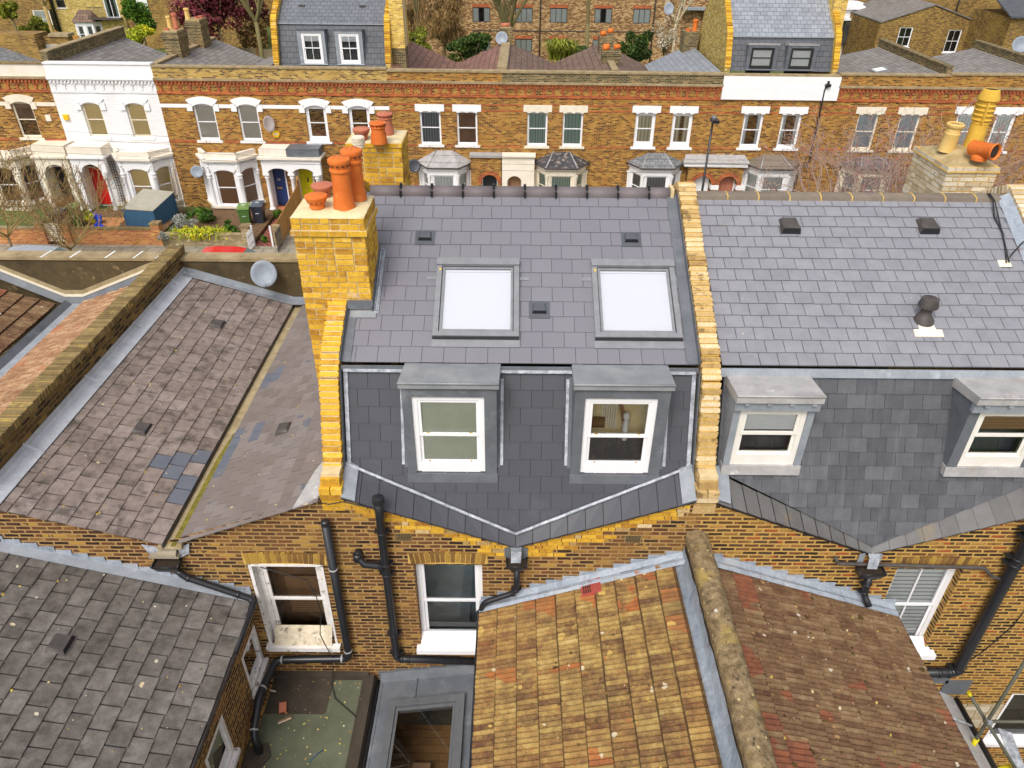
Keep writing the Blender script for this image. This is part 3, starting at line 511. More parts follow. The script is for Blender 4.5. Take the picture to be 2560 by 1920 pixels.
def wavy(q, x0, x1, ob, c, d):
    n = max(3, int((x1-x0)/.035)); ix = []
    for k in range(n+1): x = x0+(x1-x0)*k/n; o = ob+(.018 if k % 2 else 0); ix.append((q.vert((x, o, c)), q.vert((x, o, d))))
    t = q.rt()
    for k in range(n): q.face((ix[k][0], ix[k+1][0], ix[k+1][1], ix[k][1]), 0, t, True)
def copebricks(mb, x0, x1, prof, pitch=.085, up=.05, dn=.06, m=0, mm=1, jit=.008, start=0):
    segs = []
    for k in range(len(prof)-1): a = Vector((0, *prof[k])); b = Vector((0, *prof[k+1])); segs.append((a, b))
    for a, b in segs:
        d = (b-a); L = d.length; d.normalize(); n = Vector((0, -d.z, d.y))
        if n.z < 0: n = -n
        cnt = max(1, round(L/pitch)); pp = L/cnt; mid = (a+b)/2+n*((-dn+up-.014)/2)
        mb.obox(Vector(((x0+x1)/2, mid.y, mid.z)), (Vector(((x1-x0)/2-.012, 0, 0)), d*(L/2), n*((up-.014+dn)/2)), mm)
        for k in range(cnt):
            c = a+d*(pp*(k+.5)); j = lambda: random.uniform(-jit, jit); hu = up+j()*.6
            c2 = c+n*((hu-dn)/2)+Vector((0, 0, 0)); t = mb.rt(); ang = j()*1.5
            ax = Vector(((x1-x0)/2+j()*.4, 0, 0)); mb.obox(Vector(((x0+x1)/2+j()*.6, c2.y, c2.z)), (ax, d*(pp/2-.011)+Vector((ang*.5, 0, 0)), n*((hu+dn)/2)), m, t)
def bricksolid(mb, x0, x1, y0, y1, z0, z1, bl=.23, bh=.08, m=0, mm=1, jit=.004, faces='xXyY', jt=.012):
    mb.box(x0+.008, x1-.008, y0+.008, y1-.008, z0, z1, mm); nz = max(1, round((z1-z0)/bh)); h = (z1-z0)/nz
    for k in range(nz):
        za = z0+k*h+jt/2; zb = z0+(k+1)*h-jt/2
        for f in faces:
            lo, hi = (y0, y1) if f in 'xX' else (x0, x1); s = lo-(bl/2 if k % 2 else 0)
            while s < hi-.02:
                e = s+(bl if random.random() < .72 else bl/2); a = max(s, lo)+(jt/2 if s > lo else 0); b = min(e, hi)-(jt/2 if e < hi else 0); s = e
                if b-a < .03: continue
                j = random.uniform(0, jit); t = mb.rt(); dj = random.uniform(-.003, .003)
                if f == 'x': mb.box(x0-j, x0+.05, a, b, za+dj, zb+dj, m, t)
                elif f == 'X': mb.box(x1-.05, x1+j, a, b, za+dj, zb+dj, m, t)
                elif f == 'y': mb.box(a, b, y0-j, y0+.05, za+dj, zb+dj, m, t)
                else: mb.box(a, b, y1-.05, y1+j, za+dj, zb+dj, m, t)
def branch(mb, p, d, L, r, lev, m, bud=None, spread=.6, up=.15, kids=3, sides=5, seg=3, wig=.16, budsize=.03):
    pts = [p.copy()]; dd = d.normalized()
    for k in range(seg):
        dd = (dd+Vector((random.uniform(-wig, wig), random.uniform(-wig, wig), random.uniform(-wig, wig)+up*.25))).normalized(); p = p+dd*(L/seg); pts.append(p.copy())
    mb.tube(pts, r, max(3, sides), m, r2=r*.55, cap=False)
    if lev <= 0:
        if bud is not None:
            for q in pts[1:]:
                if random.random() < .75:
                    c = q+Vector([random.uniform(-.04, .04) for _ in range(3)]); e = budsize*random.uniform(.6, 1.3); a = Vector([random.uniform(-1, 1) for _ in range(3)]).normalized()*e; b = a.orthogonal().normalized()*e*.6
                    mb.poly([c-a, c-b, c+a, c+b], bud)
        return
    for k in range(kids):
        i = random.randint(1, seg) if k else seg; q = pts[i]
        nd = (dd+Vector([random.uniform(-1, 1)*spread for _ in range(3)])+Vector((0, 0, up))).normalized()
        branch(mb, q, nd, L*random.uniform(.6, .85), max(r*.58, .011), lev-1, m, bud, spread, up, kids, sides-1, seg, wig, budsize)
def leafmass(mb, c, rad, n, size, m=0, clumps=14, flat=.35, droop=0, tr=(0, 1)):
    c = Vector(c); cl = []
    for _ in range(clumps):
        v = Vector([random.gauss(0, 1) for _ in range(3)]).normalized()*random.uniform(.35, .95); cl.append((Vector((v.x*rad[0], v.y*rad[1], v.z*rad[2])), random.uniform(.24, .46), random.random()))
    for _ in range(n):
        cc, rr, tb = random.choice(cl); v = Vector([random.gauss(0, 1) for _ in range(3)]).normalized()*rr*random.uniform(.55, 1.05)
        p = c+cc+Vector((v.x*rad[0], v.y*rad[1], v.z*rad[2])); e = size*random.uniform(.6, 1.4)
        a = Vector([random.uniform(-1, 1) for _ in range(3)]); a.z -= droop; a = a.normalized()*e; b = a.cross(Vector([random.uniform(-1, 1) for _ in range(3)])).normalized()*e*flat*1.4
        t = min(1, max(0, tb*.5+random.random()*.5)); t = tr[0]+(tr[1]-tr[0])*t; mb.poly([p-a, p-b, p+a, p+b], m, (t, 0, 0))
# ================================================================ NEAR ROW
RW = lambda a, b, c: (a, -b, c)                      # rear wall: u along, o outwards (towards the camera), z up
UPd = (0, .888, .460)
def house(name, label, x): return thing(name, label, 'house', (x, 0, 0))
HA = house('terraced_house', 'middle terraced house with smooth new grey slates, two dormers and two square rooflights', .1)
HB = house('terraced_house', 'terraced house on the right with weathered natural slate mansard and cowl vent on its roof', 5.2)
HL = house('terraced_house', 'terraced house left of the yellow brick chimney with mottled brown tiled valley roof', -5)
HQ = house('terraced_house', 'terraced house at the left picture edge with rusty ribbed tile valley roof behind dark parapet', -10)
HR = house('terraced_house', 'ochre brick house at the lower right corner with white ground floor window behind scaffolding', 10)

def arch_head(parent, T, u0, u1, z, mat, n=15, h=.22, rise=.05, o=.012):
    m = MB(T); w_ = (u1-u0)
    for k in range(n):
        f = (k+.5)/n; x = u0-.05+(w_+.1)*f; dz = rise*(1-(2*f-1)**2); tilt = (f-.5)*.28; ww = (w_+.1)/n/2-.006
        a = Vector((math.cos(tilt)*ww, 0, -math.sin(tilt)*ww)); b = Vector((math.sin(tilt)*h/2, 0, math.cos(tilt)*h/2))
        m.obox((x+math.sin(tilt)*.05, o/2-.02, z+dz+h/2), (a, Vector((0, .02+o/2, 0)), b), 0)
    m.box(u0-.08, u1+.08, -.06, .004, z+.01, z+h, 1); return m.build('arch_head', [mat, 'mortar_yellow'], parent)

# ---- rear walls
W1 = (-3.87, -2.80, 3.80, 5.62); W2 = (-1.43, -.42, 3.74, 5.66); W3 = (5.74, 6.72, 3.72, 5.66); W4 = (8.62, 9.75, 1.16, 2.60)
m = MB(RW); wallpanel(m, -7.6, -2.2, 0, [(-7.6, 6.84), (-5.05, 6.07), (-2.6, 6.98), (-2.2, 6.98)], [W1], .16); m.build('wall', 'brick_rear', HL)
m = MB(RW); wallpanel(m, -2.2, 2.68, 0, [(-2.2, 6.97), (.07, 6.05), (2.55, 6.98), (2.68, 7.05)], [W2], .16); m.build('wall', 'brick_rear', HA)
m = MB(RW)   # newer yellow bricks under the verge, toothed into the old wall, 4 mm proud
for side in (-1, 1):
    for k in range(34):
        z = 5.85+k*.075; zt = z+.068
        ln = .30+random.random()*.35
        xo = .07+side*max(0, (z-5.98)/.405); xi = .07+side*max(0.0, (zt-6.02)/.405+ln*(1.2 if random.random() < .5 else .7))
        if zt > 6.93: break
        xo = xo+side*.03; x_in = xo; x_out = xo+side*ln*1.3
        lim = -2.32 if side < 0 else 2.5
        if abs(x_out-.07) > abs(lim-.07): x_out = lim
        a, b = sorted((x_in, x_out))
        if b-a > .1:
            x = a
            while x < b-.05:
                e = min(b, x+(.215 if random.random() < .7 else .1)); m.box(x+.006, e-.006, -.02, .006, z+.006, zt, 0 if random.random() < .85 else 1); x = e
m.build('wall', ['brick_stock', 'brick_old'], HA, 'bright yellow newer brickwork under the verge')
m = MB(RW); wallpanel(m, 2.68, 7.75, 0, [(2.68, 7.05), (2.9, 6.98), (5.23, 6.03), (7.6, 6.98), (7.75, 7.0)], [W3], .16); m.build('wall', 'brick_rear_right', HB)
m = MB(RW); wallpanel(m, 7.75, 12.8, 0, [(7.75, 7.0), (10.3, 6.03), (12.8, 7)], [W4], .1); m.build('wall', 'brick_rear_right', HR)
m = MB(RW); wallpanel(m, -12.8, -7.6, 0, [(-12.8, 6.9), (-10, 6.05), (-7.6, 6.84)]); m.build('wall', 'brick_rear', HQ)
# windows of the rear wall
wn = window(HL, RW, *W1, 'paint_peel', set_=.13, fw=.10, back='room_brown', backd=.3, nm='window', label='old sash window with peeling white paint')
m = MB(RW); m.box(W1[0]+.3, W1[1]-.12, -.40, -.38, 4.1, 4.95); m.build('blind', 'slats_brown', wn)
m = MB(RW); m.poly([(-3.80, -.12, 4.10), (-2.87, -.12, 4.10), (-2.87, .05, 3.80), (-3.80, .05, 3.80)]); m.box(-3.93, -2.74, -.02, .10, 3.71, 3.80, 1); m.build('sill', ['sill_weathered', 'paint_peel'], wn)
m = MB(RW); m.box(-3.90, -3.85, -.12, .01, 3.8, 5.62); m.box(-2.82, -2.785, -.12, .012, 3.8, 5.62); m.box(-3.9, -2.785, -.1, .012, 5.60, 5.645); m.build('trim', 'paint_peel', wn)
wn = window(HA, RW, *W2, 'paint_white', set_=.13, fw=.075, back='room_blue', backd=.6, sill=None, mid=.47, bot=.10)
m = MB(RW); m.poly([(W2[0], -.12, 3.98), (W2[1], -.12, 3.98), (W2[1], .08, 3.80), (W2[0], .08, 3.80)]); m.box(W2[0]-.07, W2[1]+.06, -.02, .12, 3.70, 3.795); m.build('sill', 'paint_white', wn)
wn = window(HB, RW, *W3, 'paint_white', set_=.13, fw=.07, back='room_dark', blind='slats_white', bars=(1, 0), mid=.48, bot=.08)
m = MB(RW); m.poly([(W3[0], -.12, 3.95), (W3[1], -.12, 3.95), (W3[1]+.1, .08, 3.78), (W3[0], .08, 3.78)]); m.box(W3[0]-.07, W3[1]+.16, -.02, .12, 3.67, 3.775); m.build('sill', 'paint_white', wn)
window(HR, RW, *W4, 'paint_white', set_=.05, fw=.10, back='room_dark', casement=1, blind='curtain_green', bcov=.0, sill=.12, bars=(0, 0), mid=.4)
arch_head(HL, RW, W1[0], W1[1], 5.63, 'brick_arch')
arch_head(HA, RW, W2[0], W2[1], 5.67, 'brick_arch'); arch_head(HB, RW, W3[0]-.02, W3[1]+.12, 5.67, 'brick_arch')
for xx in (-1.54, 1.76):
    m = MB(RW); m.box(xx-.12, xx+.12, -.02, .006, 6.15, 6.30)
    for k in range(10):
        for j in range(5): m.box(xx-.105+k*.0215, xx-.09+k*.0215, .006, .012, 6.165+j*.027, 6.18+j*.027, 1)
    m.build('air_brick', ['brick_dark_cope', 'hole_dark'], HA)

# ---- party walls of the mansards
def upstand(parent, xa, xb, prof, wm, cm, mm, pitch=.085, zbase=5.9, ext=None, jit=.008, side=None):
    m = MB(); pts = [(xa+.008, prof[0][0], zbase)]+[(xa+.008, y, z) for y, z in prof]+[(xa+.008, prof[-1][0], zbase)]
    m.prism(pts, (xb-xa-.016, 0, 0), 0); w_ = m.build('party_wall', wm, parent)
    m = MB(); copebricks(m, xa, xb, prof, pitch, .07, .05, 0, 1, jit); m.build('coping', [cm, mm], w_); return w_
profL = [(.16, 7.16), (.34, 7.42), (.74, 8.46), (.97, 8.70), (2.3, 9.40), (3.71, 10.16), (6.45, 8.75), (6.85, 7.3)]
mb = MB()
upstand(HA, -2.60, -2.34, profL, 'brick_stock_wall' if 0 else 'mortar_yellow', 'brick_stock', 'mortar_pale', .085)
upstand(HB, 2.56, 2.82, profL, 'mortar_yellow', 'brick_old', 'mortar_yellow', .088, jit=.012)
upstand(HR, 7.72, 8.0, profL, 'mortar_yellow', 'brick_white', 'mortar_yellow', .088, jit=.012)
for (x, par, mt) in ((-2.47, HA, 'brick_stock'), (2.69, HB, 'brick_old')):     # stepped brick feet of the two party walls
    m = MB(); m.box(x-.16, x+.17, -.05, .20, 6.98, 7.06, 0); m.box(x-.155, x-.01, -.06, .16, 7.07, 7.17, 0); m.box(x+.005, x+.155, -.06, .16, 7.07, 7.17, 0); m.box(x-.13, x+.13, .0, .26, 7.17, 7.30, 0); m.box(x-.12, x+.13, .05, .30, 7.30, 7.36, 1)
    for k in range(3): m.box(x-.155, x+.155, -.012, .1, 6.74+k*.078, 6.81+k*.078, 0)
    m.build('wall_foot', [mt, 'mortar_pale'], par)

# ---- middle house roof
UPA = plane((0, .93, 8.60), (1, 0, 0), UPd); STA = plane((0, .90, 8.52), (1, 0, 0), (0, .355, .935)); FR = plane((0, 3.69, 10.03), (1, 0, 0), (0, .888, -.46))
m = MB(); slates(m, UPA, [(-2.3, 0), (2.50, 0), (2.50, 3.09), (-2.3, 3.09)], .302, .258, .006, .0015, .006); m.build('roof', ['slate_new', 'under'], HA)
m = MB(); slates(m, STA, [(-2.28, -1.40), (.07, -2.50), (2.48, -1.40), (2.48, -.03), (-2.28, -.03)], .30, .25, .006, .0015, .0055, b0=-2.53); m.build('steep_roof', ['slate_steep_shade', 'under'], HA)
m = MB(); m.poly([FR(-2.3, 0, 0), FR(2.5, 0, 0), FR(2.5, 3.1, 0), FR(-2.3, 3.1, 0)]); m.poly([(-2.3, 6.45, 8.6), (2.5, 6.45, 8.6), (2.5, 6.9, 7.2), (-2.3, 6.9, 7.2)]); m.build('front_roof', 'far_slate_new', HA)
def verge(parent, x0, x1, vx, zo0, zo1, zv, mt, cap=None, n=10, yin=.40, zin=7.24, vin=(.03, 6.26)):
    # a slated strip over the sloping top of the rear wall; x0 -> x1 with the valley at vx
    for xa, xb in ((x0, vx), (x1, vx)):
        m = MB(); O0 = Vector((xa, -.075, zo0 if xa == x0 else zo1)); O1 = Vector((vx, -.075, zv)); I0 = Vector((xa, yin, zin)); I1 = Vector((vx, vin[0], vin[1])); L = 0
        nn = n; up = Vector((0, 0, .012))
        for k in range(nn):
            f0 = k/nn+.002; f1 = (k+1)/nn-.002; lift = Vector((0, 0, .010)); a, b, c, d = O0.lerp(O1, f0), O0.lerp(O1, f1), I0.lerp(I1, f1), I0.lerp(I1, f0)
            m.prism([a+lift*(1.6), b+lift*.4, c+lift*.4, d+lift*1.6], (0, 0, -.016), 0)
        for k in range(24): f0, f1 = k/24, (k+1)/24; m.poly([O0.lerp(O1, f0)-up*1.5, O0.lerp(O1, f1)-up*1.5, I0.lerp(I1, f1)-up*1.5, I0.lerp(I1, f0)-up*1.5], 1)
        dn = Vector((0, .075, -.10)); m.poly([O0-up, O1-up, O1+dn, O0+dn], 1)
        m.build('verge', [mt, 'under'], parent)
        if cap:
            m = MB(); q0 = I0+Vector((0, -.02, .035)); q1 = I1+Vector((0, -.02, .035)); pts = [q0.lerp(q1, k/12)+Vector((0, 0, random.uniform(-.004, .004))) for k in range(13)]
            m.tube(pts, .024, 6); m.build('flashing', cap, parent)
verge(HA, -2.33, 2.54, .07, 7.03, 7.02, 6.11, 'slate_steep_shade', 'lead_white')
for s, xa in ((-1, -2.335), (1, 2.545)):       # lead over the ends of the verge and up the party walls
    m = MB(); xb = xa+.19*(-s); m.prism([(xa, -.08, 7.055), (xb, -.08, 7.055-.075), (xb, .385, 7.21), (xa, .42, 7.28)], (0, 0, .012)); m.build('flashing', 'lead', HA)
    m = MB(); w0 = .07
    m.prism([UPA(xa, 0, .012), UPA(xa-s*(.13 if s < 0 else .15), 0, .012), UPA(xa-s*(.13 if s < 0 else .15), 3.08, .012), UPA(xa, 3.08, .012)], (0, 0, .012)); m.prism([UPA(xa+.004*s, -.03, .0), UPA(xa+.004*s, 3.08, 0), UPA(xa+.004*s, 3.08, .11), UPA(xa+.004*s, -.03, .11)], (-.008*s, 0, 0), 1)
    m.prism([STA(xa, 0, .0), STA(xa, -1.4, 0), STA(xa, -1.4, .13), STA(xa, 0, .13)], (-.01*s, 0, 0), 1)
    m.build('flashing', ['lead_dark', 'lead_dark'], HA)
    m = MB(); m.prism([STA(xa-s*.03, 0, .02), STA(xa-s*.085, 0, .02), STA(xa-s*.085, -1.36, .02), STA(xa-s*.03, -1.38, .02)], (0, -.012, 0)); m.build('flashing', 'lead_white', HA)
m = MB(); m.prism([(-2.33, .885, 8.585), (2.54, .885, 8.585), (2.54, .875, 8.515), (-2.33, .875, 8.515)], (0, -.03, 0), 0); m.prism([(-2.3, .855, 8.545), (2.5, .855, 8.545), (2.5, .845, 8.505), (-2.3, .845, 8.505)], (0, -.012, 0), 1)
m.build('flashing', ['lead_dark', 'lead_white'], HA, 'white stained lead strip along the slate break')
def ridge(parent, x0, x1, z, y, mt, jm, pitch, style):
    m = MB(); J = []; n = round((x1-x0)/pitch)
    for k in range(n+1):
        a = x0+k*pitch; b = min(a+pitch, x1)
        if b-a < .05: continue
        R = .115; pr = []
        if style == 'round':
            for i in range(9): t = math.pi*(-.08+1.16*i/8); pr.append((y+R*math.cos(t), z+R*.95*math.sin(t)))
        else: pr = [(y-.15, z-.06), (y-.12, z+.045), (y-.03, z+.07), (y+.03, z+.07), (y+.12, z+.045), (y+.15, z-.06)]
        ia = [m.vert((a+.004, *q)) for q in pr]; ib = [m.vert((b-.004, *q)) for q in pr]; t = m.rt()
        for i in range(len(pr)-1): m.face((ia[i], ib[i], ib[i+1], ia[i+1]), 0, t, style == 'round')
        m.face(ia, 0, t); m.face(ib[::-1], 0, t)
        if k:
            j = MB(); J.append(j)
            if style == 'round':
                for i in range(5):
                    t = math.pi*(-.02+.9*i/8*2); j.obox((a, y+.122*math.cos(t), z+.122*.95*math.sin(t)), ((.014, 0, 0), (0, .02, 0), (0, 0, .02)))
                j.tube([(a, y+.118*math.cos(math.pi*q/6), z+.112*math.sin(math.pi*q/6)) for q in range(7)], .011, 5); j.box(a-.012, a+.012, y-.155, y-.105, z-.02, z+.012); j.box(a-.02, a+.02, y-.02, y+.02, z+.10, z+.145)
            else: j.tube([(a+random.uniform(-.006, .006), *q) for q in pr], .008+random.random()*.004, 4)
    o = m.build('ridge', mt, parent); [j.build('ridge_clip' if style == 'round' else 'mortar_joint', jm, o) for j in J]
ridge(HA, -2.25, 2.45, 10.02, 3.72, 'ridge_dark', 'black_plastic', .485, 'round')
ridge(HB, 2.86, 7.68, 10.0, 3.72, 'ridge_grey', 'mortar_yellow', .485, 'flat')
m = MB(); m.box(2.45, 2.50, 3.60, 3.84, 9.95, 10.14); m.build('mortar_joints', 'mortar_pale', HA)

def rooflight(parent, P, u0, u1, v0, v1, glass='glass_clear', blind='sky_reflection', fm='dark_grey_metal2', deep=0, apron=True, fw=.075):  # blind: material of the added panel that stands in for the reflected sky
    m = MB(P); h0, h1 = -.01, .075
    for a, b, c, d in ((u0, u0+fw, v0, v1), (u1-fw, u1, v0, v1), (u0+fw, u1-fw, v0, v0+fw), (u0+fw, u1-fw, v1-fw-.03, v1)): m.box(a, b, c, d, h0, h1)
    i = fw+.012; k = fw+.045
    for a, b, c, d in ((u0+i, u0+k, v0+i, v1-i-.03), (u1-k, u1-i, v0+i, v1-i-.03), (u0+k, u1-k, v0+i, v0+k), (u0+k, u1-k, v1-k-.03, v1-i-.03)): m.box(a, b, c, d, h0, h1-.02)
    m.box(u0-.004, u1+.004, v1-.10, v1+.005, h1+.003, h1+.03); m.box(u0-.006, u1+.006, v1-.015, v1+.03, .0, h1+.02)
    m.box(u0-.004, u1+.004, v0-.03, v0+.004, -.004, h1-.025, 1)
    if apron: m.box(u0-.01, u1+.01, v0-.15, v0-.02, .012, .020, 2); m.box(u0-.15, u0-.004, v1-.32, v1-.26, .016, .020, 2); m.box(u1+.004, u1+.15, v1-.32, v1-.26, .016, .020, 2)
    o = m.build('rooflight', [fm, 'black_plastic', 'dark_grey_metal2'], parent)
    g = MB(P); g.poly([(u0+k, v0+k, h1-.03), (u1-k, v0+k, h1-.03), (u1-k, v1-k-.03, h1-.03), (u0+k, v1-k-.03, h1-.03)]); g.build('pane', glass, o)
    if blind: g = MB(P); g.box(u0+i, u1-i, v0+i, v1-i-.03, .018, .022); g.box(u0+k, u1-k, v1-k-.07, v1-k-.035, .022, .034); g.build('blind', blind, o)  # this blind is a panel added under the pane, coloured as the reflected sky
    return o
for a, b in ((-1.11, .09), (1.15, 2.36)):
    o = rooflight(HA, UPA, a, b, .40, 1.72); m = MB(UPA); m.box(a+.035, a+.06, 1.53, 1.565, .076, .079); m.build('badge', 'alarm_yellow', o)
def slatevent(parent, P, u, v, w_=.105, l=.085, mt='vent_slate', tile=True, h=.055):
    m = MB(P); b = [(-w_, -l, .0), (w_, -l, 0), (w_*.9, l, 0), (-w_*.9, l, 0)]; t = [(-w_*.85, -l*.75, h), (w_*.85, -l*.75, h), (w_*.65, l*.8, h*.75), (-w_*.65, l*.8, h*.75)]
    bi = [m.vert((u+x, v+y, z+.012)) for x, y, z in b]; ti = [m.vert((u+x, v+y, z+.012)) for x, y, z in t]; m.face(ti, 0, (0, 0, 0))
    for k in range(4): m.face((bi[k], bi[(k+1) % 4], ti[(k+1) % 4], ti[k]), 1 if k == 0 else 0, (0, 0, 0))
    if tile: m.box(u-.15, u+.15, v-.16, v+.12, .011, .0155, 0)
    return m.build('roof_vent', [mt, 'black_plastic'], parent)
for u, v in ((-1.33, 2.21), (1.78, 2.21), (.38, .90)): slatevent(HA, UPA, u, v)

def dormer(parent, x0, x1, f0, f1, zb, zt, yf, capm, cheekm, frm, apronm, ycap=.045, back='room_dark', blind=None, bcov=1, bars=(0, 0), capz=(8.60, 8.69), apz=.15, over=.03, bot=.09, T=None, steep=None, nm='dormer', mid=.5, backd=.5, fw=.07, label=None):
    T = T or ident; m = MB(T); zt2 = capz[0]
    for a, b in ((x0, f0), (f1, x1)):
        m.prism([(a, yf, zb-.05), (b, yf, zb-.05), (b, yf, zt2), (a, yf, zt2)], (0, .62, 0), 0)
    m.box(f0, f1, yf, yf+.55, zt, zt2, 0)
    m.prism([(x0-.01, yf-.01, zb), (x1+.01, yf-.01, zb), (x1+.01, yf-.01-.02, zb-apz), (x0-.01, yf-.03, zb-apz)], (0, .5, 0), 2)
    m.prism([(x0-over, yf-ycap, capz[0]), (x0-over, yf-ycap, capz[1]), (x0-over+.015, yf+.58, capz[1]-.09), (x0-over+.015, yf+.58, capz[0]-.12)], (x1-x0+2*over, 0, 0), 1)
    m.tube([(x0-over, yf-ycap, capz[1]-.008), (x1+over, yf-ycap, capz[1]-.008)], .017, 6, 1)
    d = m.build(nm, [cheekm, capm, apronm], parent, label)
    TW = lambda a, b, c: T(a, yf-b, c)
    window(parent, TW, f0, f1, zb, zt, frm, set_=.03, fw=fw, back=back, blind=blind, bcov=bcov, bars=bars, bot=bot, mid=mid, backd=backd)
    return d
dA = []
for x0, x1, f0, f1 in ((-1.45, -.20, -1.325, -.365), (.83, 2.08, .965, 1.925)):
    left = x0 < 0
    dormer(HA, x0, x1, f0, f1, 7.13, 8.44, .34, 'lead_cap', 'lead_dark', 'paint_white', 'lead_dark', back='film_green' if left else 'carpet', backd=.06 if left else .2, mid=.46, bot=.10)
    m = MB()
    for xa in (x0-.085, x1+.045): m = MB(); m.prism([STA(xa, -.12, .02), STA(xa+.04, -.12, .02), STA(xa+.04, -1.36, .02), STA(xa, -1.36, .02)], (0, -.012, 0)); m.build('flashing', 'lead_white', HA, 'white stained lead strip beside a dormer'); m = MB(); w5 = (xa+.04, x0) if xa < x0 else (x1, xa); m.prism([STA(w5[0], -.1, .012), STA(w5[1], -.1, .012), STA(w5[1], -1.4, .012), STA(w5[0], -1.4, .012)], (0, -.01, 0)); m.build('flashing', 'lead_dark', HA)
# what shows through the right dormer: stair rail and post; brass catches on the meeting rails
m = MB(); m.prism([(1.53, .53, 7.85), (1.59, .53, 7.85), (1.46, .54, 8.4), (1.40, .54, 8.4)], (0, .02, 0), 0); m.lathe((1.56, .49, 7.66), [(.04, 0), (.04, .3), (.026, .32), (.026, .34), (.048, .37), (.05, .41), (.03, .44), (0, .45)], 12, 1)
for k in range(7): m.box(1.22+k*.032, 1.24+k*.032, .54, .555, 7.95-k*.03, 8.38, 2)
m.box(1.03, 1.28, .53, .54, 7.82, 8.0, 3)
m.build('stair_rail', ['room_brown', 'paint_white', 'paint_cream', 'floor_wood'], HA)
for a, b in ((-1.325, -.365), (.965, 1.925)):
    m = MB()
    for x in (a+.19, b-.19): m.box(x-.022, x+.022, .385, .40, 7.80, 7.82); m.box(x-.012, x+.012, .34, .35, 7.35, 7.37)
    m.build('catches', 'brass', HA)
# valley outlets, hoppers and rain pipes
def pipe(parent, pts, r=.055, mt='black_plastic', n=10, nm='drainpipe', collars=(), cm=None, label=None):
    P = [Vector(p) for p in pts]; out = [P[0]]
    for k in range(1, len(P)-1):
        a = (P[k-1]-P[k]); b = (P[k+1]-P[k]); e = min(.12, a.length*.4, b.length*.4); a.normalize(); b.normalize()
        for t in (0, .25, .5, .75, 1): out.append(P[k]+a*e*(1-t)**2+b*e*t**2)
    out.append(P[-1]); m = MB(); m.tube(out, r, n); o = m.build(nm, mt, parent, label)
    if collars:
        for seg, t in collars:
            m = MB(); a, b = P[seg], P[seg+1]; c = a.lerp(b, t); d = (b-a).normalized(); w_ = .014 if cm else .025; m.tube([c-d*w_, c+d*w_], r*1.12, n)
            if abs(d.z) > .5 and not cm: m.box(c.x-r*1.7, c.x+r*1.7, c.y, c.y+r+.02, c.z-.012, c.z+.012)
            m.build('collar', cm or mt, o)
    return o
def outlet(parent, x, z, leadm, y=-.02, w_=.085):
    m = MB(); m.prism([(x-w_, y+.02, z+.10), (x+w_, y+.02, z+.10), (x+w_*.9, y-.10, z+.02), (x-w_*.9, y-.10, z+.02)], (0, 0, .012), 0); m.prism([(x-w_*.9, y-.10, z+.03), (x+w_*.9, y-.10, z+.03), (x+w_*.85, y-.13, z-.16), (x-w_*.85, y-.13, z-.16)], (0, -.012, 0), 1)
    m.prism([(x-w_*2, y-.0, z+.0), (x-w_, y-.0, z+.03), (x-w_, y, z-.22), (x-w_*2, y, z-.16)], (0, -.012, 0), 0); m.prism([(x+w_*2, y, z+.0), (x+w_, y, z+.03), (x+w_, y, z-.22), (x+w_*2, y, z-.16)], (0, -.012, 0), 0); m.build('outlet', [leadm, 'lead_white'], parent)
def hopper(parent, x, z, y=-.02, w_=.15, style=0):
    m = MB(); t = [(x-w_, y, z), (x+w_, y, z), (x+w_, y-.2, z), (x-w_, y-.2, z)]; k = .8 if style else .55; b = [(x-w_*k, y, z-.15), (x+w_*k, y, z-.15), (x+w_*k, y-.14, z-.15), (x-w_*k, y-.14, z-.15)]
    ti = [m.vert(p) for p in t]; bi = [m.vert(p) for p in b]
    for q in range(4): m.face((ti[q], ti[(q+1) % 4], bi[(q+1) % 4], bi[q]), 0, (0, 0, 0))
    m.face(bi, 0, (0, 0, 0)); m.poly([(x-w_, y, z-.03), (x+w_, y, z-.03), (x+w_, y-.2, z-.03), (x-w_, y-.2, z-.03)], 1)
    for a, b_ in zip(t, t[1:]+t[:1]): m.tube([a, b_], .01, 4)
    m.build('hopper', ['black_plastic', 'hole_dark'], parent)
outlet(HA, .08, 6.04, 'lead_dark'); hopper(HA, .09, 5.86, style=0); pipe(HA, [(.10, -.10, 5.74), (.09, -.13, 5.22), (-.40, -.16, 5.02), (-.46, -.16, 4.75)], .045, collars=[(0, .9), (1, .1)])
outlet(HB, 5.25, 5.98, 'lead'); hopper(HB, 5.27, 5.76, w_=.19, style=1); pipe(HB, [(5.30, -.10, 5.62), (5.30, -.13, 5.24), (5.36, -.26, 5.12)], .05, collars=[(0, .5), (0, .9)])
m = MB(); m.box(-5.25, -4.82, -.12, .05, 5.86, 5.90); m.prism([(-5.10, .1, 6.02), (-4.88, .1, 6.02), (-4.84, -.13, 5.96), (-5.12, -.13, 5.96)], (0, 0, -.06)); m.prism([(-5.35, -.02, 6.05), (-5.12, -.02, 6.0), (-5.12, -.03, 5.78), (-5.28, -.02, 5.84)], (0, -.012, 0), 1); m.prism([(-4.65, -.02, 6.08), (-4.84, -.02, 6.0), (-4.84, -.03, 5.80), (-4.70, -.02, 5.88)], (0, -.012, 0), 1); m.build('outlet', ['concrete', 'lead_white'], HL)
hopper(HL, -5.02, 5.78, w_=.19, style=1); pipe(HL, [(-4.93, -.1, 5.62), (-4.82, -.12, 5.48), (-3.93, -.13, 5.02), (-3.90, -.16, 4.98)], .05, collars=[(1, .05), (1, .8)])
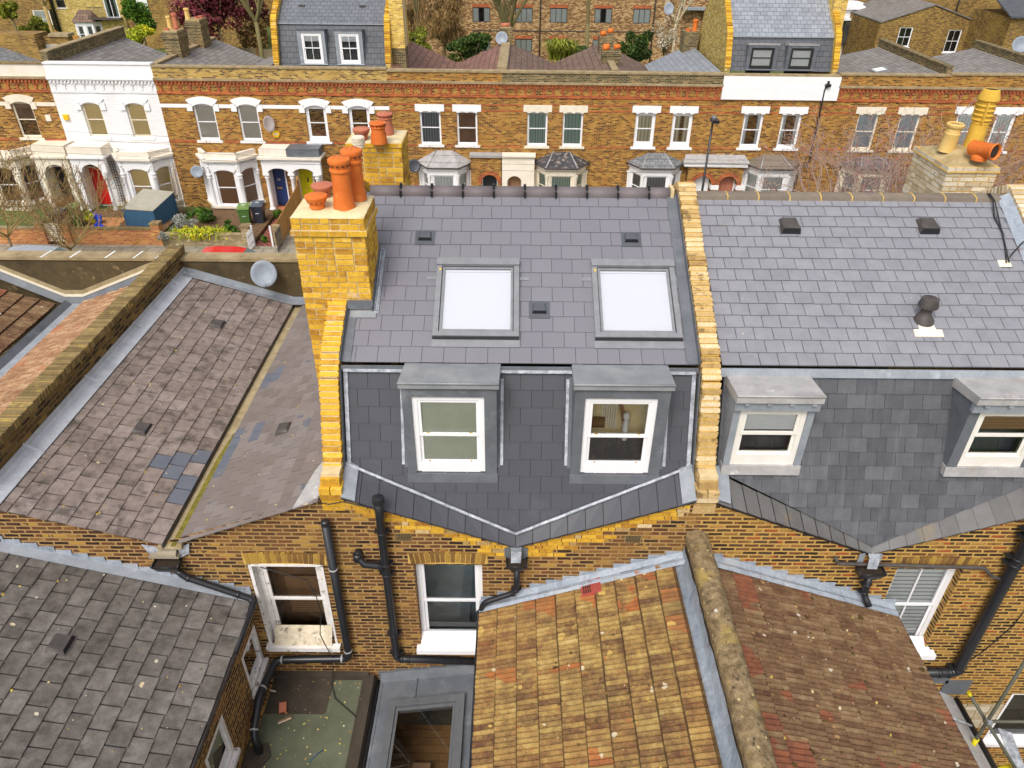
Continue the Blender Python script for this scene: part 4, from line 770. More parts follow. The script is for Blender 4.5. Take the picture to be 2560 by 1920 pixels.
pipe(HL, [(-2.60, -.10, 6.57), (-2.61, -.10, 3.55), (-3.80, -.12, 3.53), (-3.90, -.75, 3.52), (-3.88, -1.25, 3.3), (-3.80, -1.38, 2.95)], .062, collars=[(0, .3), (0, .93), (1, .1), (1, .92), (2, .8), (3, .9)], cm='lead_old', nm='soil_pipe')
m = MB(); m.lathe((-2.60, -.10, 6.57), [(.062, -.02), (.066, .03), (.055, .055), (.03, .07), (0, .075)], 14); m.build('vent_cap', 'black_plastic', HL)
pipe(HA, [(-1.80, -.16, 7.06), (-1.82, -.12, 6.6), (-1.84, -.10, 3.56), (-.46, -.10, 3.50)], .062, collars=[(1, .06), (1, .27), (1, .34), (1, .80), (1, .96), (2, .06), (2, .14)], nm='soil_pipe')
m = MB(); m.lathe((-1.80, -.16, 7.04), [(.062, -.02), (.085, 0), (.085, .06), (.078, .09), (.04, .105), (0, .108)], 18); m.build('vent_cap', 'black_plastic', HA)
m = MB(); m.tube([(-1.83, -.12, 5.72), (-1.95, -.14, 5.78), (-2.12, -.14, 5.80), (-2.20, -.11, 5.88), (-2.22, -.07, 5.93), (-2.22, .0, 5.94)], .055, 10); m.tube([(-2.22, -.11, 5.86), (-2.22, -.09, 5.97)], .066, 10); m.build('soil_pipe', 'black_plastic', HA)
pipe(HB, [(7.27, -.14, 7.4), (7.30, -.13, 6.4), (7.34, -.12, 3.36), (5.7, -.12, 3.30)], .085, collars=[(0, .82), (0, .95), (1, .12), (1, .16), (1, .97), (2, .08), (2, .18)], nm='soil_pipe')
pipe(HB, [(4.72, -.06, 5.95), (4.78, -.08, 5.84), (6.95, -.08, 5.78), (7.08, -.09, 5.62), (7.28, -.1, 5.55)], .028, mt='vent_dark', nm='waste_pipe')
pipe(HR, [(7.98, -.02, 4.9), (7.92, -.02, 4.4), (7.66, -.02, 3.7), (7.45, -.02, 3.4), (7.3, -.02, 3.42)], .008, mt='cable', n=4, nm='cable')

# ---- right house roof
STB = STA
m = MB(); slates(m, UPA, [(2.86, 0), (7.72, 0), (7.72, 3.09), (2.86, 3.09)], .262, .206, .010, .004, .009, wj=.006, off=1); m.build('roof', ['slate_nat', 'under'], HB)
m = MB(); slates(m, STA, [(2.90, -1.42), (5.23, -2.56), (7.70, -1.42), (7.70, -.03), (2.90, -.03)], .262, .208, .007, .005, .005, wj=.006, b0=-2.58); m.build('steep_roof', ['slate_nat_steep_shade', 'under'], HB)
m = MB(); m.poly([FR(2.8, 0, 0), FR(7.8, 0, 0), FR(7.8, 3.1, 0), FR(2.8, 3.1, 0)]); m.build('front_roof', 'far_slate_grey', HB)
verge(HB, 2.84, 7.70, 5.23, 7.0, 6.98, 6.04, 'slate_verge', None, n=11, zin=7.16, vin=(.02, 6.12))
m = MB(); m.prism([(2.83, -.08, 7.07), (3.02, -.08, 6.99), (3.06, .385, 7.19), (2.83, .42, 7.28)], (0, 0, .012)); m.build('flashing', 'lead', HB)
m = MB(); m.prism([(2.84, .90, 8.58), (7.72, .90, 8.58), (7.72, .86, 8.47), (2.84, .86, 8.47)], (0, -.02, 0), 0)
for k in range(26): x = 2.9+random.random()*4.7; m.prism([(x-.02, .862, 8.475), (x+.02, .862, 8.475), (x+.012, .868, 8.475+random.uniform(.02, .07)), (x-.012, .868, 8.53)], (0, -.004, 0), 1)
m.build('flashing', ['lead', 'lead_white'], HB)
m = MB(); xa = 7.72; m.prism([UPA(xa-.16, 0, .02), UPA(xa, 0, .12), UPA(xa, 3.09, .12), UPA(xa-.14, 3.09, .02)], (0, 0, .008)); m.build('flashing', 'lead_blue', HB)
for x0, x1, f0, f1, bl, bc in ((2.94, 4.02, 3.03, 3.93, 'blind_white', .45), (6.06, 7.2, 6.20, 7.10, 'slats_brown', .4)):
    dormer(HB, x0, x1, f0, f1, 7.34, 8.30, .33, 'lead_old', 'lead_dark' if x0 > 5 else 'lead', 'paint_offwhite', 'lead_old', blind=bl, bcov=bc, capz=(8.46, 8.58), apz=.15, over=.03, bot=.10, ycap=.10, back='room_dark', backd=.6)
    m = MB(); m.box(x0-.02, x1+.02, .27, .335, 8.31, 8.44)
    for k in range(4): xx = x0+.12+k*(x1-x0-.2)/3; m.box(xx-.03, xx+.03, .232, .27, 8.415, 8.445)
    m.build('fascia', 'lead', HB)
for u, v in ((4.21, 2.46), (6.32, 2.48)):
    slatevent(HB, UPA, u, v, .15, .15, 'vent_dark', False, .10)
slatevent(HB, UPA, 7.29, 1.78, .1, .08, 'paint_cream', False, .012)
o = MB(UPA); o.box(5.62, 6.02, .48, .60, .014, .030, 1); o.prism([(5.70, .60, .014), (5.94, .60, .014), (5.90, .84, .014), (5.74, .84, .014)], (0, 0, .014), 1); cb = o.build('cowl_vent', ['vent_dark', 'paint_cream'], HB)
c0 = UPA(5.82, .78, 0); m = MB(); m.lathe(c0+Vector((0, 0, -.03)), [(.15, 0), (.14, .05), (.10, .10), (.075, .14), (.075, .24), (.13, .24), (.135, .27), (.11, .37), (.09, .38), (0, .385)], 22); m.build('cowl', 'vent_dark', cb)
m = MB()
m.tube([(7.42, 3.68, 10.10), (7.44, 3.53, 10.05), (7.40, 3.3, 9.87), (7.42, 3.0, 9.72), (7.36, 2.7, 9.57), (7.30, 2.5, 9.45), (7.42, 2.62, 9.55), (7.6, 2.75, 9.68), (7.74, 2.7, 9.72)], .012, 5); m.tube([(7.45, 3.68, 10.10), (7.47, 3.53, 10.04), (7.44, 3.2, 9.83), (7.38, 2.8, 9.63), (7.34, 2.5, 9.46)], .010, 5); m.tube([(7.38, 1.9, 9.11), (7.55, 1.8, 9.10), (7.75, 1.85, 9.2)], .01, 5); m.build('cable', 'cable', HB)

HSL = plane((10.2, -.08, 6.12), (0, 1, 0), (-2.2, 0, .84)); HSR = plane((10.35, -.08, 6.12), (0, 1, 0), (2.2, 0, .84))
for P_ in (HSL, HSR): m = MB(); slates(m, P_, [(0, 0), (7.5, 0), (7.5, 2.3), (0, 2.3)], .3, .25, .008, .005, .01); m.build('roof', ['tile_left', 'under'], HR)
m = MB(); m.box(8.0, 12.8, 7.47, 7.77, 0, 7.13); m.build('parapet', 'render_dark', HR)
# ---- chimneys on the near row
def tallpot(parent, x, y, z, h=.78, s=1.0, mt='terracotta', lean=(0, 0)):
    m = MB(); m.lathe((x, y, z), [(.16*s, 0), (.158*s, .03), (.145*s, .15), (.135*s, .4*h), (.132*s, h*.74), (.148*s, h*.75), (.152*s, h*.775), (.148*s, h*.80), (.134*s, h*.81), (.135*s, h*.86), (.152*s, h*.90), (.16*s, h*.92), (.162*s, h*.97), (.155*s, h*.995), (.12*s, h*1.02), (0, h*1.035)], 28)
    for k in range(12): a = k*math.pi/6; m.lathe((x+.150*s*math.cos(a), y+.150*s*math.sin(a), z+h*.885), [(0, .004), (.012, .005), (.014, -.01)], 8, 1, ax=(math.cos(a), math.sin(a), 0))
    for k in range(5): m.lathe((x+.07*math.cos(k*1.25), y+.07*math.sin(k*1.25), z+h*1.026), [(0, .004), (.008, .004), (.008, -.01)], 6, 1)
    return m.build('chimney_pot', [mt, 'hole_dark'], parent)
def bowlpot(parent, x, y, z, s=1.0, mt='terracotta'):
    m = MB(); m.lathe((x, y, z), [(.10*s, 0), (.105*s, .015), (.10*s, .05), (.115*s, .065), (.135*s, .10), (.152*s, .135), (.158*s, .15), (.155*s, .165), (.12*s, .175), (0, .183)], 26)
    for k in range(12): a = k*math.pi/6+.2; m.lathe((x+.124*s*math.cos(a), y+.124*s*math.sin(a), z+.09), [(0, .006), (.011, .006), (.013, -.01)], 8, 1, ax=(math.cos(a), math.sin(a), -.4))
    return m.build('chimney_pot', [mt, 'hole_dark'], parent)
def chimcap(parent, x0, x1, y0, y1, z, mt, h=.06, rough=.02, inset=.12):
    m = MB(); n = 10
    def hh(i, j):
        e = min(i, j, n-i, n-j)/n; return z+min(1, e/inset)*h*(.7+.3*math.sin(i*1.7+j*2.3)*.4)+random.uniform(-.004, .004)*(e > 0)
    g = [[m.vert((x0+(x1-x0)*i/n, y0+(y1-y0)*j/n, hh(i, j))) for j in range(n+1)] for i in range(n+1)]; t = (0, 0, 0)
    for i in range(n):
        for j in range(n): m.face((g[i][j], g[i+1][j], g[i+1][j+1], g[i][j+1]), 0, t, True)
    return m.build('mortar_cap', mt, parent)
C1 = MB(); bricksolid(C1, -2.93, -1.99, 1.68, 2.55, 7.0, 10.11, .255, .0835, jt=.019, jit=.01); bricksolid(C1, -2.965, -1.955, 1.645, 2.585, 10.115, 10.20, .25, .08, jt=.016, jit=.008); bricksolid(C1, -2.94, -1.98, 1.67, 2.56, 10.20, 10.37, .255, .084, jt=.018, jit=.008)
c1 = C1.build('chimney', ['brick_stock', 'mortar_pale'], HA, 'bright yellow brick chimney nearest the camera'); chimcap(c1, -2.945, -1.975, 1.665, 2.565, 10.365, 'mortar_cap', .055)
def potat(px, py, z): p = at(px, py, 'z', z); return p.x, p.y
x, y = potat(861, 513, 10.43); tallpot(c1, x, y, 10.40, .66, .93); x, y = potat(887, 492, 10.43); tallpot(c1, x+.02, y, 10.40, .68, .93)
x, y = potat(793, 515, 10.43); bowlpot(c1, x, y, 10.41, .98); x, y = potat(808, 487, 10.43); bowlpot(c1, x, y, 10.41, .98, 'terracotta_red')
for (y0, y1, z0, z1) in ((1.55, 2.7, 8.95, 9.9),):
    m = MB(); m.prism([UPA(-1.985, .82, .0), UPA(-1.985, 1.95, .0), UPA(-1.985, 1.95, .14), UPA(-1.985, .82, .14)], (.012, 0, 0)); m.prism([UPA(-1.97, .80, .02), UPA(-1.90, .80, .02), UPA(-1.90, 1.95, .02), UPA(-1.97, 1.95, .04)], (0, 0, .012), 1); m.tube([UPA(-1.93, .83, .04), UPA(-1.925, 1.4, .045), UPA(-1.93, 1.93, .045)], .02, 6, 1)
    m.prism([UPA(-2.3, .72, .016), UPA(-1.93, .72, .016), UPA(-1.93, .84, .016), UPA(-2.3, .84, .016)], (0, 0, .01), 2); m.prism([(-2.33, 1.665, 9.03), (-1.97, 1.665, 9.03), (-1.97, 1.665, 9.17), (-2.33, 1.665, 9.17)], (0, -.012, 0), 0); m.build('flashing', ['lead_dark', 'lead_white', 'lead_cap'], HA)
C2 = MB(); bricksolid(C2, -2.78, -1.88, 4.75, 5.55, 8.6, 10.42, .25, .0835, jt=.02, jit=.01); bricksolid(C2, -2.80, -1.86, 4.73, 5.57, 10.42, 10.50, .25, .08, jt=.018)
c2 = C2.build('chimney', ['brick_stock', 'mortar_pale'], HA, 'bright yellow brick chimney behind the ridge'); chimcap(c2, -2.80, -1.86, 4.73, 5.57, 10.49, 'mortar_cap', .05)
x, y = potat(948, 354, 10.55); tallpot(c2, x, y, 10.53, .33, .85); x, y = potat(957, 336, 10.55); tallpot(c2, x+.04, y+.12, 10.53, .34, .85, 'terracotta_red'); x, y = potat(905, 345, 10.55); bowlpot(c2, x, y, 10.54, .92, 'terracotta_red')
x, y = potat(897, 364, 10.55); m = MB(); m.lathe((x, y, 10.53), [(.09, 0), (.09, .04)]+[q for k in range(5) for q in ((.085, .05+k*.022), (.105, .055+k*.022), (.105, .062+k*.022), (.085, .068+k*.022))]+[(.09, .165), (0, .17)], 20); m.build('gas_vent', 'paint_cream', c2)
C3 = MB(); bricksolid(C3, 7.20, 8.02, 4.55, 5.75, 8.6, 10.16, .24, .0835, jit=.012, jt=.018); bricksolid(C3, 7.18, 8.04, 4.53, 5.77, 10.17, 10.25, .24, .08, jit=.01, jt=.016); C3.box(7.17, 8.05, 4.52, 5.78, 10.155, 10.18, 1)
c3 = C3.build('chimney', ['brick_white', 'mortar_yellow'], HR, 'old pale brick chimney with domed mortar cap'); chimcap(c3, 7.18, 8.04, 4.53, 5.77, 10.24, 'cap_old', .26, inset=.42)
cz = 10.38
x, y = potat(2366, 372, cz); m = MB(); m.lathe((x, y, cz-.04), [(.135, 0), (.13, .03), (.122, .28), (.126, .29), (.126, .30), (.118, .31), (.116, .38), (.128, .39), (.145, .42), (.145, .45), (.125, .47), (.10, .46), (.10, .2), (0, .2)], 26, ax=(.05, 0, 1)); m.build('chimney_pot', 'buff_clay', c3)
x, y = potat(2428, 372, cz); m = MB(); pr = [(.15, 0), (.145, .05), (.13, .46), (.137, .47), (.137, .48), (.127, .49)]
for k in range(4): pr += [(.125, .50+k*.075), (.15, .525+k*.075), (.152, .535+k*.075), (.125, .55+k*.075)]
pr += [(.13, .82), (.165, .84), (.168, .87), (.125, 1.0), (.105, 1.01), (.10, .98), (.1, .5), (0, .5)]; m.lathe((x, y, cz-.04), pr, 28)
for a in (-2.0, .2, 2.3): m.obox((x+.14*math.cos(a), y+.14*math.sin(a), cz+.62), ((.012, 0, 0), (0, .03, 0), (0, 0, .16)))
m.build('chimney_pot', 'yellow_clay', c3)
x, y = potat(2448, 395, cz); m = MB(); m.lathe((x, y, cz-.03), [(.12, 0), (.125, .05), (.11, .08), (.09, .10)], 20); A = Vector((.42, -.9, .08)).normalized(); c = Vector((x, y, cz+.14)); m.lathe(c-A*.20, [(0, 0), (.10, 0), (.12, .02), (.12, .40), (.135, .42), (.128, .44), (.105, .42), (.10, .1), (0, .1)], 22, ax=A); m.build('chimney_pot', ['terracotta'], c3)
m = MB(); m.lathe(c+A*.205, [(0, 0), (.104, 0)], 20, ax=A); m.build('pot_mouth_shade', 'hole_dark', c3)  # flat dark disc drawn for the shade inside the open pot
for px, py, hh, rr, lean in ((2366, 372, .44, .118, .05), (2428, 372, 1.0, .118, 0)):
    x, y = potat(px, py, cz); m = MB(); m.lathe(Vector((x, y, cz-.04))+Vector((lean, 0, 1)).normalized()*hh, [(0, 0), (rr, 0)], 22, ax=(lean, 0, 1)); m.build('pot_mouth_shade', 'hole_dark', c3)

# ---- left neighbour's valley roof
LSL = plane((-5.00, -.10, 6.13), (0, 1, 0), (-2.1, 0, .64)); LSR = plane((-4.78, -.08, 6.13), (0, 1, 0), (2.2, 0, .86))
m = MB(); slates(m, LSL, [(0, 0), (7.55, 0), (7.55, 2.22), (0, 2.22)], .322, .262, .008, .006, .021, wj=.0, alt=[(*onplane(px, py, LSL), .17, .14) for px, py in ((395, 1165), (440, 1150), (500, 1148), (430, 1190), (450, 1225), (470, 1200))]); m.build('roof', ['tile_left', 'under', 'slate_blue'], HL); moss(HL, LSL, .2, 7.2, .1, 2.1, 90, .01, .026, 'litter', 'lichen', .018)
m = MB(); slates(m, LSR, [(0, 0), (7.45, 0), (7.45, 2.28), (0, 2.28)], .255, .2, .006, .004, .010, wj=.003, alt=[(*onplane(px, py, LSR), w5, h5) for px, py, w5, h5 in ((600, 1090, .30, .12), (575, 1125, .35, .12), (560, 1160, .28, .12), (640, 1080, .15, .12), (655, 955, .3, .12), (690, 935, .2, .12), (640, 985, .2, .1))]); m.build('roof', ['slate_brown', 'under', 'slate_blue'], HL); moss(HL, LSR, .2, 6, .1, 2.1, 40, .01, .024, 'litter', 'lichen', .016)
m = MB(); m.box(-5.10, -4.74, -.1, 7.5, 6.03, 6.06, 0); m.prism([(-5.02, -.1, 6.05), (-4.99, -.1, 6.05), (-4.99, -.1, 6.12), (-5.02, -.1, 6.12)], (0, 7.5, 0), 1); m.prism([(-4.87, -.1, 6.06), (-4.74, -.1, 6.06), (-4.72, -.1, 6.15)], (0, 7.5, 0), 0); vg = m.build('valley_gutter', ['render_edge', 'vent_dark'], HL); m = MB(); m.prism([(-4.90, -.08, 6.075), (-4.80, -.08, 6.085), (-4.80, 2.2, 6.085), (-4.84, 2.6, 6.08), (-4.90, 1.9, 6.075)], (0, 0, .012)); m.build('moss', 'moss_green', HL, kind='stuff')
m = MB(); m.prism([(-7.36, 0, 6.98), (-7.36, 0, 6.88), (-7.30, 0, 6.83), (-7.12, 0, 6.80), (-7.12, 0, 6.815), (-7.29, 0, 6.86), (-7.345, 0, 6.90), (-7.345, 0, 6.98)], (0, 7.5, 0), 0)
for k in range(4): yy = 1.1+k*1.9; m.prism([(-7.37, yy, 6.99), (-7.11, yy, 6.825), (-7.11, yy, 6.80), (-7.37, yy, 6.83)], (0, .03, 0), 0)
m.build('flashing', 'lead_pale', HL)
m = MB(); wl = [(-7.63, 6.93), (-7.12, 6.80), (-5.0, 6.14), (-4.78, 6.14), (-2.6, 6.98)]
for (a, b), (c, d) in zip(wl, wl[1:]): m.prism([(a, 7.46, b-.05), (c, 7.46, d-.05), (c, 7.46, d+.13), (a, 7.46, b+.13)], (0, -.015, 0)); m.prism([(a, 7.45, b-.0), (c, 7.45, d-.0), (c, 7.25, d+.03), (a, 7.25, b+.03)], (0, 0, .012))
m.build('flashing', 'lead', HL)
m = MB(); m.prism([(-2.65, .0, 6.95), (-3.02, -.08, 6.82), (-2.86, .6, 6.9), (-2.65, 1.1, 6.98)], (0, 0, .03)); m.build('flashing', 'lead_old', HL)
for (px, py, P_, ) in ((1720*.31646, 450+1145*.31646, LSL), (1120*.31646, 900+550*.31646, LSL), (600+350*.31646, 900+550*.31646, LSR)):
    o_ = P_(0, 0, 0); nn = P_(0, 0, 1)-o_; d = ray(px, py); t = (o_-CAM).dot(nn)/d.dot(nn); q = CAM+d*t-o_; ua = P_(1, 0, 0)-o_; ub = P_(0, 1, 0)-o_
    slatevent(HL, P_, q.dot(ua), q.dot(ub), .15, .12, 'vent_dark', False, .06)
# party wall on the far side of it
m = MB(); m.box(-7.63, -7.37, -.02, 7.75, 5.9, 7.30); pw = m.build('party_wall', 'brick_dirty', HL); m = MB(); copebricks(m, -7.66, -7.345, [(-.05, 7.33), (7.75, 7.33)], .083, .075, .055, 0, 1, .010); m.build('coping', ['brick_dark_cope', 'mortar_yellow'], pw)
# front parapets, seen from behind
for nm, a, b, par in (('L', -7.37, -2.62, HL), ('Q', -14, -7.63, HQ)):
    m = MB(); m.box(a, b, 7.47, 7.77, 0, 7.13, 0); m.build('parapet', 'render_dark', par); m = MB(); m.box(a, b, 7.44, 7.80, 7.13, 7.195, 0)
    if nm == 'Q':
        for x in (-10.45, -9.8, -9.02, -8.4, -7.9): m.prism([(x-.02, 7.43, 7.197), (x+.02, 7.43, 7.197), (x+.07, 7.81, 7.197), (x+.03, 7.81, 7.197)], (0, 0, .006), 1)
    m.build('coping', ['stone_cope', 'white'], par)
m = MB(); m.box(-2.6, 8, 7.4, 7.7, 0, 7.1); m.build('parapet', 'render_dark', HA)
vq = [at(0, 450+712*.31646, 'y', 7.45), at(520*.31646, 450+918*.31646, 'y', 7.45), at(660*.31646, 450+918*.31646, 'y', 7.45), at(1180*.31646, 450+680*.31646, 'y', 7.45)]
vq = [Vector((-12.7, 7.45, vq[0].z+.6))]+vq[1:3]+[Vector((-7.6, 7.45, vq[3].z+.12))]
m = MB(); q = MB(); e = MB()
for a, b in zip(vq, vq[1:]):
    m.prism([a, b, b+Vector((0, 0, .05)), a+Vector((0, 0, .05))], (0, -.03, 0)); e.prism([a+Vector((0, .015, .05)), b+Vector((0, .015, .05)), b+Vector((0, .015, .15)), a+Vector((0, .015, .15))], (0, -.02, 0)); q.prism([a, b, b+Vector((0, -.10, -.16)), a+Vector((0, -.10, -.16))], (0, -.012, 0))
m.build('trim', 'paint_cream', HQ); e.build('parapet', 'render_edge', HQ, 'pale unstained render edge'); q.build('flashing', 'lead_dark', HQ)
QSR = plane((-9.72, 0, 6.16), (0, 1, 0), (2.1, 0, .74)); QSL = plane((-10.22, 0, 6.22), (0, 1, 0), (-2.1, 0, .68))
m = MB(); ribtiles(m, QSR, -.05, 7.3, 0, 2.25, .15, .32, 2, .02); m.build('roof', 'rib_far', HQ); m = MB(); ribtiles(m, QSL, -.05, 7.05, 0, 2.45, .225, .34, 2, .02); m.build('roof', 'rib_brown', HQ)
m = MB(); m.box(-10.2, -9.7, 0, 7.4, 6.06, 6.1, 0); m.prism([(-10.16, 0, 6.1), (-10.05, 0, 6.1), (-10.16, 0, 6.22)], (0, 7.3, 0), 1); m.build('valley_gutter', ['lead', 'lead_dark'], HQ)

# ================================================================ REAR EXTENSIONS
EL = thing('rear_extension', 'rear extension at lower left with dark mossy tiled roof and two small side windows', 'extension', (-5.5, -2.5, 0))
P = plane((-3.92, 0, 4.95), (0, -1, 0), (-3.5, 0, 1.09)); m = MB(); slates(m, P, [(-.02, 0), (6.2, 0), (6.2, 5.6), (-.02, 5.6)], .325, .265, .009, .008, .021); m.build('roof', ['tile_low', 'under'], EL); moss(EL, P, .2, 5, .1, 4.5, 70, .01, .026, 'litter', 'lichen', .022)
TL = lambda a, b, c: (-4.03+b, -a, c)
w1 = (.06, .70, 3.46, 4.34); w2 = (1.58, 2.26, 3.44, 4.33)
m = MB(TL); wallpanel(m, 0, 6.5, 0, [(0, 4.86), (6.5, 4.86)], [w1, w2], .05); m.build('wall', 'brick_rear', EL)
for q in (w1, w2): window(EL, TL, *q, 'paint_peel', set_=.0, fw=.07, casement=1, back='room_green', blind='curtain_green', bcov=1, sill=.03, sillm='paint_peel', sillh=.08, backd=.3)
m = MB(); m.prism([(-4.0, .0, 4.86), (-3.9, 0, 4.86), (-3.9, 0, 4.93), (-4.0, 0, 4.93)], (0, -6.4, 0)); m.build('fascia', 'vent_dark', EL)
pipe(EL, [(-3.88, -.12, 5.0), (-3.90, -.35, 4.93), (-3.93, -1.0, 4.90)], .05, nm='gutter'); m = MB(); m.lathe((-3.9, -3.0, 4.5), [(.03, 0), (.03, .1), (0, .1)], 10, ax=(1, 0, 0)); m.build('overflow_pipe', 'black_plastic', EL)
m = MB(); zs = [(-7.55, 6.10), (-3.95, 5.0)]
N_ = 16
for k in range(N_):     # stepped lead flashing along the wall
    xa = -7.55+k*3.6/N_; xb = xa+3.6/N_; za = 6.10-1.1*k/N_; m.box(xa, xb-.006, -.02, -.008, za-.16, za+.085, 0)
m.prism([(-7.55, -.01, 6.12), (-3.95, -.01, 5.02), (-3.95, -.17, 5.0), (-7.55, -.17, 6.1)], (0, 0, .015), 1); m.build('flashing', ['lead_blue', 'lead'], EL)
slatevent(EL, P, 1.40, 2.15, .14, .13, 'vent_dark', True, .07)

EC = thing('rear_extension', 'rear extension in the bottom middle with yellow and red ribbed tiles', 'extension', (1, -2.5, 0))
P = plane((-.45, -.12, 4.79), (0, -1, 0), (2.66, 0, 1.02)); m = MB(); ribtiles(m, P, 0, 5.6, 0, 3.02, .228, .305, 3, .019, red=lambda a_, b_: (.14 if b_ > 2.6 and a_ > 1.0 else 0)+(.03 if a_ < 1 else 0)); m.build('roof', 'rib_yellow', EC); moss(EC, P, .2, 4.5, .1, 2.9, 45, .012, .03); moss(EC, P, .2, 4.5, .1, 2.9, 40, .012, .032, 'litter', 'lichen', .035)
m = MB(); m.box(-.36, 2.5, -6, -.01, 0, 4.7); m.build('wall', 'brick_rear', EC); m = MB(); m.box(-.50, -.47, -6, -.12, 4.66, 4.80); m.box(-.50, -.38, -6, -.12, 4.66, 4.69); m.tube([(-.49, -.14, 4.78), (-.49, -.14, 4.3)], .03, 8); m.build('gutter', 'black_plastic', EC)
m = MB(); m.box(-.47, -.44, -1.75, -.62, 3.35, 3.55); m.build('trim', 'paint_white', EC)
m = MB(P); m.box(-.03, .25, 1.62, 1.92, .030, .052); 
for k in range(4):
    for j in range(3): m.box(.0+j*.075, .06+j*.075, 1.65+k*.032, 1.67+k*.032, .052, .056, 1)
m.build('vent_tile', ['red_vent', 'hole_dark'], EC)
m = MB(); 
def leadrun(m, x0, x1, z0, z1, n, sx):
    for k in range(n):
        xa = x0+(x1-x0)*k/n; xb = x0+(x1-x0)*(k+1)/n; za = z0+(z1-z0)*k/n; zb = z0+(z1-z0)*(k+1)/n
        m.box(min(xa, xb)+.003, max(xa, xb)-.003, -.02-random.random()*.004, -.004, min(za, zb)-.1, (za+zb)/2+.10+random.uniform(-.012, .012), 0)
leadrun(m, -.45, 2.5, 4.84, 5.95, 12, 1); n = 10; pr = None
for k in range(n):
    xa = -.47+2.98*k/n; xb = -.47+2.98*(k+1)/n; za = 4.83+(5.93-4.83)*k/n; zb = 4.83+(5.93-4.83)*(k+1)/n
    for j in range(3):
        ya = [-.02, -.10, -.16, -.21][j]; yb = [-.02, -.10, -.16, -.21][j+1]; h = [.07, .03, .045, .02]; q = random.uniform(-.006, .006)
        m.poly([(xa, ya, za+h[j]+q), (xb, ya, zb+h[j]), (xb, yb, zb+h[j+1]), (xa, yb, za+h[j+1]+q)], 0, None, True)
m.build('flashing', 'lead_blue', EC)
m = MB(); n = 40; cols = [(2.26, 5.82), (2.33, 5.80), (2.40, 5.81), (2.46, 5.87), (2.50, 5.97), (2.52, 6.10)]; g = []
for k in range(n+1):
    y = -.02-k*.15; g.append([m.vert((x+random.uniform(-.012, .012), y, z+random.uniform(-.006, .008))) for x, z in cols])
for k in range(n):
    for j in range(5): m.face((g[k][j], g[k][j+1], g[k+1][j+1], g[k+1][j]), 0, (k//6 % 3*.4, .5, 0), True)
m.build('flashing', 'lead_blue', EC)

PWL = thing('party_wall', 'rendered party wall with rounded mossy coping between the two ribbed tile roofs', 'wall', (2.67, -3, 0))
m = MB(); m.box(2.53, 2.80, -6.3, -.01, 0, 6.28); m.build('wall', 'render_dark', PWL)
m = MB(); n = 60; pf = [(-.155, 6.20), (-.165, 6.27), (-.15, 6.34), (-.11, 6.39), (-.04, 6.42), (.04, 6.42), (.11, 6.39), (.15, 6.34), (.165, 6.27), (.155, 6.20)]; g = []
for k in range(n+1): g.append([m.vert((2.665+x+random.uniform(-.008, .008), .01-k*.105, z+random.uniform(-.007, .007)+(.0))) for x, z in pf])
for k in range(n):
    for j in range(9): m.face((g[k][j], g[k][j+1], g[k+1][j+1], g[k+1][j]), 0, (0, 0, 0), True)
m.build('coping', 'cope_mossy', PWL)

ER = thing('rear_extension', 'rear extension on the right with brown lichened ribbed tiles', 'extension', (4.3, -2.5, 0))
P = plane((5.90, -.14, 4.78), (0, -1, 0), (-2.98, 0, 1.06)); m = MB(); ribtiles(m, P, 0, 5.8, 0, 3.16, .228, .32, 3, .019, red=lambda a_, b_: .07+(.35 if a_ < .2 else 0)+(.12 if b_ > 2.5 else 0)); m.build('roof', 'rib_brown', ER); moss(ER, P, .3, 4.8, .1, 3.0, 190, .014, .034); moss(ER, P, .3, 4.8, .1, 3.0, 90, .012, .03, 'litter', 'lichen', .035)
m = MB(); m.box(2.82, 5.80, -6, -.01, 0, 4.7); m.build('wall', 'brick_rear', ER); m = MB(); m.box(5.91, 5.94, -6, -.1, 4.66, 4.80); m.box(5.8, 5.94, -6, -.1, 4.66, 4.69); m.build('gutter', 'black_plastic', ER)
m = MB(); leadrun(m, 2.85, 5.92, 5.90, 4.86, 12, -1); n = 10
for k in range(n):
    xa = 2.85+3.06*k/n; xb = 2.85+3.06*(k+1)/n; za = 5.92-1.09*k/n; zb = 5.92-1.09*(k+1)/n; h = [.07, .03, .045, .02]; yy = [-.02, -.10, -.16, -.22]; q = random.uniform(-.006, .006)
    for j in range(3): m.poly([(xa, yy[j], za+h[j]+q), (xb, yy[j], zb+h[j]), (xb, yy[j+1], zb+h[j+1]), (xa, yy[j+1], za+h[j+1]+q)], 0, None, True)
m.build('flashing', 'lead_blue', ER)
m = MB(); n = 40; g = []
for k in range(n+1): y = -.02-k*.15; q = random.uniform(-.012, .012); g.append([m.vert(p) for p in ((2.81, y, 6.12), (2.84+q, y, 6.02), (2.90+q, y, 5.92))])
for k in range(n):
    for j in range(2): m.face((g[k][j], g[k][j+1], g[k+1][j+1], g[k+1][j]), 0, (0, 0, 0))
m.build('mortar_fillet', 'lead_old', ER)

